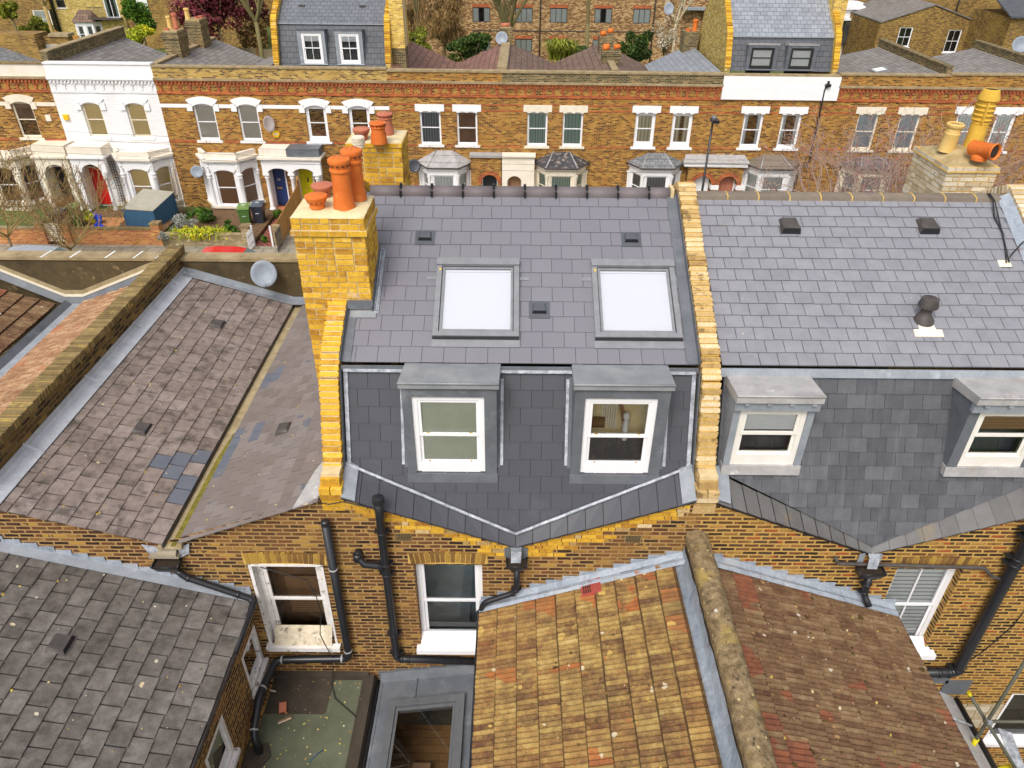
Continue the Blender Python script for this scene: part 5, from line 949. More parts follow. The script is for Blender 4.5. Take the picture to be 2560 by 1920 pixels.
# flat felt roof, glazed side return, low lead roof
EF = thing('flat_roof_extension', 'low extension with green felted flat roof in the corner below the peeling window', 'extension', (-3.2, -1, 0))
m = MB(); m.box(-4.02, -2.42, -4, -.01, 0, 2.97); m.box(-4.02, -2.35, -.10, -.006, 2.97, 3.08, 1); m.box(-3.98, -3.94, -4, -.1, 2.9, 3.0, 2); m.build('roof', ['felt', 'felt_dark', 'brick_rear'], EF)
m = MB(); m.prism([(-2.46, -.04, 2.97), (-2.38, -.04, 3.05), (-2.26, -.04, 3.05), (-2.22, -.04, 2.9)], (0, -4, 0)); m.build('kerb', 'felt_dark', EF)
m = MB(); m.prism([(-3.93, -.72, 2.974), (-2.95, -.72, 2.974), (-2.93, -.10, 2.974), (-3.93, -.10, 2.974)], (0, 0, .006)); m.prism([(-4.0, -1.28, 2.974), (-3.72, -1.22, 2.974), (-3.62, -1.42, 2.974), (-3.8, -1.75, 2.974), (-4, -1.8, 2.974)], (0, 0, .03)); m.build('felt_patch', 'felt_dark', EF); moss(EF, lambda u, v, h=0: Vector((-3.95+u, -v, 2.965+h)), .05, 1.5, .05, 2.2, 120, .006, .018, 'litter', 'leaf_litter', .022)
m = MB(); m.box(-2.24, -2.17, -4, -.12, 2.84, 2.90); m.tube([(-2.20, -.12, 2.93), (-2.20, -4, 2.93)], .035, 8); m.build('gutter', 'black_plastic', EF)
EG = thing('side_return_extension', 'lead covered side extension with large grey framed skylight beside the yellow tiled roof', 'extension', (-1.3, -1.5, 0))
P = plane((-2.16, 0, 2.91), (1, 0, 0), (0, -1, 0)); P = (lambda u, v, h=0: Vector((-2.16+u*.985, -v, 2.91+u*.174+h)))
m = MB()
for ua, ub, va, vb in ((0, .34, 0, 4), (1.36, 1.8, 0, 4), (.34, 1.36, 0, .64), (.34, 1.36, 2.31, 4)): m.prism([P(ua, va, 0), P(ub, va, 0), P(ub, vb, 0), P(ua, vb, 0)], (0, 0, -.1))
m.prism([P(.0, .0, .0), P(.0, 4, 0), P(.0, 4, .02), P(.0, 0, .02)], (.04, 0, 0)); m.prism([P(.62, .08, .0), P(.64, .08, 0), P(.64, .5, 0), P(.62, .5, 0)], (0, 0, .03)); m.prism([P(.0, .0, .16), P(1.76, 0, .14), P(1.76, .1, 0), P(0, .1, 0)], (0, -.01, 0)); m.build('roof', 'lead_dark', EG)
m = MB(); leadrun(m, -2.2, -.45, 2.98, 3.28, 6, 1); m.build('flashing', 'lead_dark', EG)
PF = lambda u, v, h=0: P(u, 2.35-v, h)
m = MB(PF)
for a, b, c, d, h in ((.22, .34, 0, 1.84, .10), (1.33, 1.47, 0, 1.84, .10), (.34, 1.33, 1.72, 1.84, .10), (.34, 1.33, 0, .1, .10), (.345, .39, .1, 1.71, .07), (1.285, 1.325, .1, 1.71, .07), (.39, 1.285, 1.66, 1.71, .07)): m.box(a, b, c, d, -.0, h)
sk = m.build('rooflight', 'dark_grey_metal', EG); m = MB(PF); m.poly([(.39, .1, .05), (1.285, .1, .05), (1.285, 1.66, .05), (.39, 1.66, .05)]); m.build('pane', 'glass_clear', sk)
m = MB(); m.poly([(-2.1, 0, 1.6), (-.5, 0, 1.6), (-.5, -3, 1.6), (-2.1, -3, 1.6)]); m.poly([(-2.1, -.05, 1.6), (-.5, -.05, 1.6), (-.5, -.05, 2.8), (-2.1, -.05, 2.8)], 1); m.box(-1.6, -1.3, -1.3, -.9, 1.6, 1.9, 2); m.box(-1.62, -1.55, -1.7, -1.6, 1.6, 2.3, 2); m.build('floor', ['floor_wood', 'room_dark', 'room_brown'], EG)
# dark roof deck so the rooflight opens into a room
EW = thing('low_roof_extension', 'low lead roofed extension with black gutter right of the brown ribbed roof', 'extension', (6.9, -2, 0))
m = MB(); m.prism([(5.85, -.02, 3.55), (7.62, -.02, 2.52), (7.62, -5, 2.52), (5.85, -5, 3.55)], (0, 0, -.12)); m.build('roof', 'lead_old', EW); m = MB(); m.box(5.9, 7.55, -5, -.02, 0, 2.4); m.build('wall', 'brick_rear_right', EW)
m = MB(); m.tube([(7.66, -.05, 2.50), (7.66, -5, 2.50)], .06, 8); m.tube([(7.05, -.6, 2.93), (7.60, -.6, 2.62)], .02, 6, 1); m.build('gutter', ['black_plastic', 'lead_white'], EW); m = MB(); m.box(6.6, 7.4, -.02, -.005, 2.9, 3.3); m.box(7.35, 7.8, -.02, -.006, 2.6, 2.98); m.build('flashing', 'lead_dark', EW)
m = MB(RW); random.seed(5)
for k in range(9):
    x = 7.75
    while x < 8.5: m.box(x, x+.2, -.02, .008, 1.6+k*.078, 1.67+k*.078); x += .215
m.build('wall', 'brick_white', HR, 'patch of whitewashed bricks')

# scaffold in the corner
SC = thing('scaffold', 'grey tube scaffold with yellow sleeves in front of the lower right window', 'scaffold', (8, -1, 0))
def pl(p, q, r=.024, m=0): sc.tube([p, q], r, 10, m)
for A_, B_, nm in (((8.0, -.9, 5.2), (7.42, -.9, 0), 'pole'), ((7.40, -.92, 3.26), (9.6, -.92, 3.26), 'pole'), ((7.25, -.6, 3.50), (8.6, -1.4, 1.7), 'pole'), ((8.30, -.95, 2.05), (9.8, -.95, 2.1), 'pole')):
    a = Vector(A_); b = Vector(B_); 
    if A_[0] == 8.0: a = Vector((7.47, -.9, 5.5)); b = Vector((7.49, -.9, 0))
    sc = MB(); sc.tube([a, b], .027, 10); sc.build(nm, 'galv', SC)
sc = MB(); pl((7.488, -.9, 2.75), (7.489, -.9, 2.3), .038); pl((7.95, -.95, 1.85), (8.28, -.95, 2.04), .04); pl((8.32, -1.35, 2.2), (8.9, -1.35, 2.6), .04); pl((7.24, -.6, 3.52), (7.27, -.62, 3.47), .03); sc.build('sleeve', 'yellow_sleeve', SC)
sc = MB(); sc.obox((7.48, -.92, 3.26), ((.035, 0, 0), (0, .04, 0), (0, 0, .03))); sc.build('coupler', 'lead', SC)
PB = tag(MB(), '', '') if 0 else None
m = MB(); m.prism([(7.95, -.7, 2.7), (8.1, -.8, 2.72), (8.5, -1.3, 1.9), (8.38, -1.3, 1.8)], (0, 0, .03)); tag(m.build('plank', 'lead_white'), 'pale grey board lying along the sloping scaffold tube', 'board')

# small loose things
m = MB(); p0 = at(550+500*.31646, 1395+1195*.31646, 'z', 3.0); m.obox(p0+Vector((0, 0, .03)), ((.055, .01, 0), (-.02, .085, 0), (0, 0, .035)))
for k in range(4): m.box(p0.x-.05+k*.027, p0.x-.035+k*.027, p0.y-.1, p0.y-.07, p0.z+.01, p0.z+.05, 1)
tag(m.build('hollow_brick', ['terracotta_red', 'hole_dark']), 'loose red air brick lying on the dark felt patch', 'brick')
m = MB(); p0 = at(550+515*.31646, 1395+1285*.31646, 'z', 3.0); m.obox(p0+Vector((0, 0, .015)), ((.09, .045, 0), (-.012, .022, 0), (0, 0, .012)), 0); m.obox(p0+Vector((.0, -.02, .02)), ((.09, .045, 0), (-.003, .006, 0), (0, 0, .012)), 1); tag(m.build('wood_scrap', ['room_brown', 'blossom' if 0 else 'paint_cream']), 'short broken wooden batten lying on the green felt', 'wood scrap')
m = MB(); p0 = at(550+418*.31646, 1395+1050*.31646, 'z', 3.05); m.obox(p0, ((.05, -.01, 0), (0, .01, 0), (0, 0, .008)), 0); tag(m.build('plaster_scrap', 'paint_cream'), 'small white offcut beside the black soil pipe on felt', 'scrap')
m = MB(); p0 = at(550+765*.31646, 1395+1560*.31646, 'z', 2.985); m.tube([p0+Vector((-.1, -.12, 0)), p0+Vector((-.02, 0, .01)), p0+Vector((.09, .1, 0))], .008, 5); tag(m.build('plastic_strip', 'blue_board'), 'blue plastic strip lying on the green felt', 'strip')
pts = [at(*q[:2], 'y', q[2]) for q in ((600+160*.31646, 1418, -.06), (768, 1450, -.09), (790, 1490, -.09), (803, 1530, -.1), (800, 1585, -.11), (812, 1610, -.16), (832, 1645, -.13), (833, 1680, -.1))]
pts += [at(550+a*.31646, 1395+b*.31646, 'z', 3.0) for a, b in ((880, 1000), (910, 1110), (1000, 1190), (1080, 1260), (1125, 1360), (1120, 1450), (1060, 1560))]
m = MB(); m.tube(pts, .008, 5); tag(m.build('hanging_cable', 'cable'), 'thin black cable hanging past the peeling sash window onto the felt roof', 'cable')
m = MB(); m.tube([(-2.63, -.09, 7.08), (-2.60, -.09, 6.95), (-2.50, -.09, 6.93), (-2.30, -.09, 6.98), (-1.9, -.09, 6.86), (-1.85, -.1, 6.8)], .009, 5); tag(m.build('roof_cable', 'cable'), 'short black cable looped around the yellow brick wall foot', 'cable')

def dish(name, label, c, facing, rx, rz, mt, arm=True, mount=None, group=None):
    c = Vector(c); t = thing(name, label, 'satellite dish', c if mount is None else mount, group); f = Vector(facing).normalized(); m = MB()
    up = (Vector((0, 0, 1))-f*f.z).normalized(); sd_ = up.cross(f); rings = []; n = 26
    for q in (0, .35, .7, 1, 1.03):
        ring = []
        for k in range(n): a = 2*math.pi*k/n; ring.append(m.vert(c+sd_*math.cos(a)*rx*q+up*math.sin(a)*rz*q+f*(.07*q*q*rx/.27-(.015 if q > 1 else 0))))
        rings.append(ring)
    for i in range(4):
        for k in range(n): m.face((rings[i][k], rings[i][(k+1) % n], rings[i+1][(k+1) % n], rings[i+1][k]), 0, (0, 0, 0), True)
    m.build('reflector', mt, t)
    if arm:
        m = MB(); e = c-up*rz*.95+f*.05; m.tube([e, e+f*rx*1.1+up*.05], .01, 5); m.lathe(e+f*rx*1.15+up*.06, [(0, 0), (.03, 0), (.03, .07), (0, .07)], 10, ax=-f); m.build('arm', 'dish_grey', t)
        m = MB(); b = Vector(mount) if mount is not None else c-f*.3; m.tube([c-f*.01, c-f*.12-up*.05, b], .018, 6); m.build('bracket', 'dish_grey', t)
    return t
dc = at(2085*.31646, 450+740*.31646, 'y', 7.15)
dish('satellite_dish', 'grey satellite dish on the dark parapet behind the brown tiled valley roof', dc, (.25, -.9, .38), .27, .285, 'dish_grey', mount=(dc.x-.15, 7.44, dc.z-.33))
# ================================================================ STREET AND GROUND
def struct(m, name, mats):
    o = m.build(name, mats, None); o['kind'] = 'structure'; return o
m = MB(); m.poly([(-400, -60, -.06), (400, -60, -.06), (400, 500, -.06), (-400, 500, -.06)]); struct(m, 'ground', 'grass')
m = MB(); m.poly([(-70, 10.2, -.10+.05), (70, 10.2, -.05), (70, 22.3, -.05), (-70, 22.3, -.05)]); struct(m, 'road', 'asphalt')
m = MB(); m.box(-70, 70, 22.3, 24.9, -.3, .06); m.box(-70, 70, 22.15, 22.3, -.3, .05, 1); struct(m, 'pavement', ['paving', 'concrete'])
m = MB(); m.box(-70, 70, 8, 10.2, -.3, .05); struct(m, 'pavement', 'paving')
m = MB(); m.box(-16.4, -12.35, 25.05, 29.6, -.2, .18, 0); m.box(-22, -17.3, 25.1, 29.6, -.2, .05, 0); struct(m, 'flower_bed', 'soil')
m = MB(); m.box(-12.25, -11.45, 24.9, 29.3, -.2, .07, 0); m.box(-11.3, -6, 24.9, 29.6, -.2, .06, 1); m.box(-21.2, -19.8, 25.2, 28.4, -.1, .075, 2); m.box(-6, 30, 24.95, 29.5, -.2, .05, 1); m.box(-12.6, -10, 29.2, 30.0, -.1, .16, 3); struct(m, 'path', ['path_tiles', 'paving', 'brick_garden', 'terracotta_red'])
m = MB(); m.box(-14, 14, -14, -.03, -.1, -.02); struct(m, 'yard', 'paving')

# ================================================================ FAR TERRACE
PS = R_(.75); DU = Vector((math.cos(PS), -math.sin(PS), 0)); DN = Vector((math.sin(PS), math.cos(PS), 0)); FO = Vector((0, 30.15, 0))
def FT(u, o, z): return FO+DU*u-DN*o+Vector((0, 0, z))
BU = [-28.4, -22.87, -17.62, -11.9, -6.2, -.62, 4.85, 10.1, 15.65, 20.9, 26.3, 31.8]
def sub(T, u, o, ang):
    c, s = math.cos(ang), math.sin(ang)
    return lambda a, b, z: T(u+a*c-b*s, o+a*s+b*c, z)
def hood_arch(par, T, a, b, z, mt, big=True):
    m = MB(T); c = (a+b)/2; w2 = (b-a)/2; n = 12; out = []; inn = []
    for k in range(n+1):
        t = -1+2*k/n; inn.append((c+w2*t, z-.14*t*t)); out.append((c+(w2+.27)*t, z+.33-.16*t*t))
    for k in range(n): m.prism([(inn[k][0], .0, inn[k][1]), (inn[k+1][0], 0, inn[k+1][1]), (out[k+1][0], 0, out[k+1][1]), (out[k][0], 0, out[k][1])], (0, .07, 0))
    if big:
        for s, x in ((-1, a), (1, b)): xa, xb = sorted((x, x+s*.27)); m.box(xa, xb, 0, .07, z-.36, z-.02)
    for k in range(n): m.prism([(inn[k][0], -.17, inn[k][1]-.03), (inn[k+1][0], -.17, inn[k+1][1]-.03), (inn[k+1][0], -.17, z+.06), (inn[k][0], -.17, z+.06)], (0, .20, 0))
    return m.build('window_hood', mt, par)
def hood_flat(par, T, a, b, z, mt):
    m = MB(T); m.box(a-.2, b+.2, 0, .06, z+.02, z+.34); c = (a+b)/2; m.box(a-.02, a+.18, 0, .055, z-.03, z+.02); m.box(b-.18, b+.02, 0, .055, z-.03, z+.02); m.box(c-.07, c+.07, 0, .075, z-.02, z+.345); return m.build('window_hood', mt, par)
def cornice(par, u0, u1, paint=None, ytop='brick_far_dark', redm='brick_red_far'):
    m = MB(FT); s = 'render_white' if paint else 'stone_cope'
    m.box(u0+.004, u1-.004, .004, .13, 6.36, 6.46, 0); m.box(u0+.004, u1-.004, .004, .09, 6.30, 6.36, 1)
    k = u0+.1
    while k < u1-.1: m.box(k, k+.09, .004, .08, 6.20, 6.30, 1); k += .18
    m.box(u0+.004, u1-.004, .004, .035, 6.14, 6.20, 1); n = round((u1-u0)/.475)
    for q in range(n): x = u0+(q+.5)*(u1-u0)/n; m.box(x-.055, x+.055, .004, .045, 5.84, 6.14, 1); m.box(x-.10, x+.10, .004, .045, 6.07, 6.14, 1)
    m.box(u0+.004, u1-.004, .004, .04, 5.72, 5.84, 1)
    return m.build('cornice', [s, 'brick_white_far' if paint else redm], par)
def farroof(par, u0, u1, matL, matR, zt=6.85, zv=5.9, zf=None, d0=.45, d1=8.4, vx=None):
    vx = vx or (u0+u1)/2
    for a, z0_, b, z1_, mt in ((u0+.1, zt, vx, zv, matL), (vx, zv, u1-.1, zt, matR)):
        m = MB(FT); m.prism([(a, -d0, z0_), (b, -d0, z1_), (b, -d1, z1_), (a, -d1, z0_)], (0, 0, -.08)); m.build('roof', mt, par)
def farwall(par, u0, u1, wins, wm, topm=None, ztop=6.92, rise=6.4):
    m = MB(FT); ops = [q for q in wins]; wallpanel(m, u0, u1, -.3, [(u0, rise), (u1, rise)], ops, .2, 0); m.box(u0+.002, u1-.002, -.30, -.21, -.3, 6.4, 0)
    m.build('wall', wm, par); m = MB(FT); m.box(u0+.002, u1-.002, -.3, -.002, rise, ztop, 0); m.build('parapet', topm or wm, par)
def coping(par, u0, u1, z, mt, h=.07): m = MB(FT); m.box(u0, u1, -.36, .05, z, z+h); m.build('coping', mt, par)
def pwall(par, u, z, wm='brick_far_dark', cm='stone_cope', w_=.12, d0=.3, d1=8.5, flash=True):
    m = MB(FT); m.box(u-w_, u+w_, -d1, -d0, 5.5, z, 0); m.box(u-w_-.04, u+w_+.04, -d1-.02, -d0-.06, z, z+.06, 1); m.box(u-w_-.05, u+w_+.05, -d1, -d0-.05, 6.7, 6.9, 2); m.build('party_wall', [wm, cm, 'lead_old'], par)
def cylpot(m, T, u, o, z, r, h, mi=0): m.lathe((u, o, z), [(r, 0), (r*.9, .1), (r*.82, h*.8), (r*1.02, h*.84), (r*1.02, h*.92), (r*.88, h), (r*.6, h), (r*.6, h*.5)], 14, mi)
def hbay(par, c, zt, roofm, wallm, blind, winfr='paint_white', z0=0, wr=1.42, hw=.72, dep=.95, peak=3.12, label=None):
    m = MB(FT); P = [(c-wr+.12, 0), (c-hw, dep), (c+hw, dep), (c+wr-.12, 0)]
    for k in range(3):
        (a0, b0), (a1, b1) = P[k], P[k+1]; L = math.hypot(a1-a0, b1-b0); T = sub(FT, a0, b0, math.atan2(b1-b0, a1-a0)); q = MB(T); wd = (.16, L-.16, .75, zt-.42)
        wallpanel(q, 0, L, z0, [(0, zt), (L, zt)], [wd], .1, 0); q.box(-.03, L+.03, .002, .07, zt-.18, zt-.02, 0)
        for x in (0, L): q.lathe((x, .03, .7), [(.07, 0), (.055, .1), (.055, zt-1.3), (.09, zt-1.2), (.10, zt-1.1)], 10, 0)
        q.build('bay', wallm, par); window(par, T, *wd, winfr, set_=.06, fw=.05, back='room_dark', blind=blind, backd=.35, mid=.55, glass='glass_far')
    e = .14; R = [(c-wr-.05, -.02), (c-hw-.08, dep+e), (c+hw+.08, dep+e), (c+wr+.05, -.02)]; pk = [(c-.42, -.01), (c+.42, -.01)]; z = zt
    m.prism([(R[0][0], R[0][1], z), (R[1][0], R[1][1], z), (R[2][0], R[2][1], z), (R[3][0], R[3][1], z)], (0, 0, -.07), 1)
    m.poly([(*R[0], z+.01), (*R[1], z+.01), (pk[0][0], .02, peak)], 0); m.poly([(*R[1], z+.01), (*R[2], z+.01), (pk[1][0], .02, peak), (pk[0][0], .02, peak)], 0); m.poly([(*R[2], z+.01), (*R[3], z+.01), (pk[1][0], .02, peak)], 0)
    for a, b in ((R[1], pk[0]), (R[2], pk[1])): m.tube([(*a, z+.02), (b[0], .02, peak+.01)], .035, 6, 2)
    m.tube([(R[0][0], R[0][1]+.05, z-.02), (R[1][0], R[1][1]+.03, z-.02), (R[2][0], R[2][1]+.03, z-.02), (R[3][0], R[3][1]+.05, z-.02)], .04, 6, 1)
    return m.build('bay_roof', [roofm, 'vent_dark', 'lead_old'], par, label)
def sbay(par, c, blind, wallm='render_white', topm='render_cream', wr=1.42, hw=.78, dep=.9, ztop=3.10):
    P = [(c-wr, 0), (c-hw, dep), (c+hw, dep), (c+wr, 0)]
    for k in range(3):
        (a0, b0), (a1, b1) = P[k], P[k+1]; L = math.hypot(a1-a0, b1-b0); T = sub(FT, a0, b0, math.atan2(b1-b0, a1-a0)); q = MB(T); x0 = .13 if k != 1 else .26; wd = (x0, L-x0, .38, 2.24)
        wallpanel(q, 0, L, -.1, [(0, 2.66), (L, 2.66)], [wd], .1, 0); q.box(-.10, L+.10, .0, .20, 2.70, 2.82, 1); q.box(-.05, L+.05, .002, .12, 2.62, 2.70, 0); n = int(L/.09)
        for j in range(n): q.box(j*L/n, j*L/n+.045, .12, .165, 2.63, 2.69, 0)
        q.box(-.04, L+.04, -.10, .06, 2.82, ztop, 1); q.box(-.08, L+.08, 0, .13, .26, .38, 1)
        for x in (0.02, L-.02): q.lathe((x, .03, .38), [(.09, 0), (.07, .08), (.062, .15), (.062, 1.4), (.10, 1.46), (.085, 1.52), (.12, 1.6), (.12, 1.65), (.07, 1.66), (.07, 2.24)], 10, 0)
        q.build('bay', [wallm, topm], par); window(par, T, *wd, 'paint_white', set_=.06, fw=.045, back='room_dark', blind=blind, backd=.35, glass='glass_far'); hood_arch(par, T, wd[0], wd[1], 2.26, wallm, False)
    m = MB(FT); m.poly([(*p, 2.85) for p in P]); m.build('bay_roof', 'render_cream', par)
def archpanel(m, u0, u1, zs, z1, arcs, o0, o1, flat=1.0, mi=0):
    n = int((u1-u0)/.035)
    for k in range(n):
        a = u0+(u1-u0)*k/n; b = u0+(u1-u0)*(k+1)/n; c = (a+b)/2; lo = zs
        for (x, r) in arcs:
            if abs(c-x) < r: lo = zs+flat*math.sqrt(r*r-(c-x)**2)
        if lo < z1: m.box(a, b, o0, o1, lo, z1, mi)
def door(par, T, u0, u1, z0, z1, mt, o=-.25, glass=False, label=None):
    m = MB(T); m.box(u0, u1, o-.04, o, z0, z1, 0); w_ = (u1-u0)
    for a, b in ((.12, .45), (.55, .88)):
        for c, d in ((.08, .42), (.50, .93)):
            if not glass: m.box(u0+w_*a, u0+w_*b, o, o+.012, z0+(z1-z0)*c, z0+(z1-z0)*d, 0)
    m.box(u0-.06, u0, o-.04, o+.03, z0, z1+.06, 1); m.box(u1, u1+.06, o-.04, o+.03, z0, z1+.06, 1); m.box(u0, u1, o-.04, o+.03, z1, z1+.06, 1); m.box(u0-.06, u1+.06, o-.04, o, z1+.06, z1+.4, 2)
    d = m.build('door', [mt, 'paint_white', 'room_dark'], par, label); q = MB(T); q.box(u0+w_*.32, u0+w_*.68, o+.012, o+.02, z0+.88, z0+.95); q.lathe((u0+.08, o+.02, z0+1.25), [(.025, 0), (.02, .03), (0, .035)], 8, ax=(0, 1, 0)); q.build('letter_plate', 'brass', d); return d
def fhouse(label, i): u0, u1 = BU[i], BU[i+1]; p = FT((u0+u1)/2, 0, 0); return thing('terraced_house', label, 'house', (p.x, p.y, 0), 'brick terraced houses across the street' if i not in (1,) else 'brick terraced houses across the street'), u0, u1
def winset(h, wins, fr, blinds, hood, hm, sillm='paint_white', fw=.055, bars=(0, 0), bot=.02):
    for q, (bl, bc) in zip(wins, blinds):
        window(h, FT, *q, fr, set_=.09, fw=fw, back='room_dark', blind=bl, bcov=bc, sill=.13, sillm=sillm, glass='glass_far', backd=.5, sillh=.11, bars=bars, bot=bot)
        (hood_arch if hood == 'a' else hood_flat)(h, FT, q[0], q[1], q[3]+(.04 if hood == 'a' else -.01), hm)
def band(h, u0, u1, zs, mt, wins=(), o=.012, hh=.05, nm='brick_band'):
    for z in zs:
        x = u0
        for q in sorted(wins)+[None]:
            e = (q[0]-.2) if q else u1
            if e > x+.02: m = MB(FT); m.box(x, e, .003, o, z-hh, z+hh); m.build(nm, mt, h)
            if q: x = q[1]+.2

# house 0: cream bay, cream parapet
H0, a, b = fhouse('leftmost brick house across the street, with cream parapet, cream bay and cream porch', 0)
W = [(-27.75, -26.75, 3.5, 5.2), (-25.15, -24.12, 3.5, 5.24)]; farwall(H0, a, b, W, 'brick_far', 'render_cream', 7.02); cornice(H0, a, b); coping(H0, a, b, 7.02, 'cope_mossy'); winset(H0, W, 'paint_cream', [(None, 0), ('room_brown', .45)], 'a', 'paint_cream', 'paint_cream'); band(H0, a, b, [5.16], 'paint_cream', W, .03, .09, 'string_course'); band(H0, a, b, [3.42], 'brick_red_far', W, .03, .05)
sbay(H0, -26.2, None, 'paint_cream', 'paint_cream'); farroof(H0, a, b, 'far_slate_grey', 'far_slate_grey')
m = MB(FT); m.box(-24.3, -22.6, .0, .95, 2.85, 3.38); m.box(-24.4, -22.55, .0, 1.06, 2.76, 2.86); archpanel(m, -24.3, -22.6, 2.05, 2.78, [(-23.4, .52)], .7, .95, .7)
for x in (-24.15, -22.78): m.box(x-.13, x+.13, 0, .95, 0, 2.05)
m.build('porch', 'paint_cream', H0); door(H0, FT, -24.1, -23.35, .1, 2.05, 'door_black', .07, True)
m = MB(FT); m.box(-23.55, -23.3, .0, .10, 4.35, 4.65); m.build('alarm_box', 'paint_cream', H0)
# house 1: all white
H1, a, b = fhouse('house across the street painted white all over, with red front door', 1)
W = [(-21.62, -20.66, 3.58, 5.24), (-19.40, -18.44, 3.58, 5.24)]; farwall(H1, a, b, W, 'brick_white_far', 'render_white', 7.04); cornice(H1, a, b, True); coping(H1, a, b, 7.04, 'render_white'); winset(H1, W, 'paint_cream', [('slats_cream', 1), ('slats_cream', 1)], 'a', 'render_white', 'render_white')
band(H1, a, b, [3.42], 'render_white', (), .03, .05, 'string_course'); sbay(H1, -19.2, 'slats_cream', topm='render_cream'); farroof(H1, a, b, 'far_slate', 'far_slate', 7.0, 6.0)
m = MB(FT); m.box(-22.5, -20.75, .0, .95, 2.85, 3.32, 1); m.box(-22.56, -20.68, .0, 1.06, 2.76, 2.86, 0); archpanel(m, -22.5, -20.75, 2.05, 2.78, [(-21.55, .50)], .7, .95, .8, 0)
m.box(-22.50, -22.22, 0, .95, 0, 2.05, 0); m.box(-22.22, -22.18, -.2, .75, 0, 2.7, 2)
m.lathe((-20.95, .85, 0), [(.13, 0), (.13, .15), (.085, .2), (.08, 1.65), (.13, 1.74), (.11, 1.82), (.15, 1.94), (.15, 2.08)], 14, 0); m.build('porch', ['render_white', 'render_cream', 'terracotta_red' if 0 else 'paint_cream'], H1); door(H1, FT, -22.25, -21.45, .06, 2.03, 'door_red', .07, label='red front door')
m = MB(FT); m.box(-23.0+.35, -22.4, .0, .10, 4.42, 4.68); m.build('alarm_box', 'alarm_yellow', H1)
m = MB(FT)
for k in range(3): m.box(-21.0+k*.125, -20.975+k*.125, .10, .12, .25, 2.35)
for k in range(16): m.box(-21.0, -20.725, .10, .125, .25+k*.14, .275+k*.14)
m.build('trellis', 'vent_dark', H1); m = MB(FT); m.tube([(-17.95, .1, 2.5), (-17.9, .1, .0)], .045, 8); m.build('drainpipe', 'lead', H1)
# house 2
H2, a, b = fhouse('brown brick house right of the white house, grey blinds in both upper windows', 2)
W = [(-16.03, -14.97, 3.48, 5.24), (-13.82, -12.80, 3.48, 5.24)]; farwall(H2, a, b, W, 'brick_far', 'brick_far_yellow', 6.94); cornice(H2, a, b, None, redm='brick_red_far'); coping(H2, a, b, 6.94, 'stone_cope'); winset(H2, W, 'paint_white', [('slats_grey', 1), ('slats_grey', 1)], 'a', 'render_white', 'paint_peel'); band(H2, a, b, [5.16], 'render_white', W, .03, .085, 'string_course'); band(H2, a, b, [3.42], 'brick_red_far', W, .03, .05)
sbay(H2, -14.78, 'slats_brown'); farroof(H2, a, b, 'far_slate', 'far_slate', 6.95, 5.9)
# house 3 with mansard
H3, a, b = fhouse('brown brick house under a dark slate mansard with two white four-pane dormer windows', 3)
W = [(-10.43, -9.38, 3.48, 5.22), (-8.28, -7.22, 3.48, 5.22)]; farwall(H3, a, b, W, 'brick_far', 'brick_far_yellow', 6.94); cornice(H3, a, b); coping(H3, a, b, 6.94, 'stone_cope'); winset(H3, W, 'paint_white', [(None, 0), (None, 0)], 'a', 'render_white', 'paint_white', .10, bot=.08); band(H3, a, b, [5.16], 'render_white', W, .03, .085, 'string_course'); band(H3, a, b, [3.42], 'brick_red_far', W, .03, .05)
hbay(H3, -7.9, 2.55, 'vent_dark', 'render_white', None)
m = MB(FT); m.box(-12.80, -11.42, .0, .95, 2.95, 3.34, 1); m.box(-11.40, -9.76, .0, .93, 2.95, 3.37, 2); m.box(-12.9, -9.68, .0, 1.08, 2.84, 2.96, 1); n = 36
for k in range(n): m.box(-12.8+k*3.05/n, -12.76+k*3.05/n, .95, 1.0, 2.76, 2.83, 0)
m.box(-12.78, -9.78, .70, .95, 2.6, 2.84, 0); archpanel(m, -12.78, -9.78, 2.05, 2.62, [(-11.99, .56), (-10.71, .56)], .68, .93, .58, 0)
for x in (-12.63, -11.35, -10.06):
    m.box(x-.16, x+.16, .62, .94, 2.0, 2.12, 0); m.lathe((x, .78, .0), [(.17, 0), (.17, .22), (.12, .26), (.105, .3), (.095, 1.76), (.14, 1.86), (.12, 1.9), (.16, 2.02)], 14, 0); m.box(x-.06, x+.06, 0, .66, 0, 2.8, 0)
m.box(-12.78, -9.78, 0, .9, 2.78, 2.83, 0); m.build('porch', ['render_white', 'render_cream', 'lead_dark'], H3, 'double white porch with columns over the blue and the yellow door')
d = door(H2, FT, -12.68, -11.95, .16, 2.1, 'door_blue', .07, True, 'blue front door'); p = FT(-12.30, .085, 1.52); textmesh('56', .17, p, DU, (0, 0, 1), 'white', d)
d = door(H3, FT, -11.20, -10.5, .16, 2.1, 'door_yellow', .07, label='yellow front door'); m = MB(FT); m.box(-10.80, -10.72, .07, .10, 1.42, 1.64); m.box(-10.785, -10.735, .09, .12, 1.46, 1.60); m.build('knocker', 'black', d)
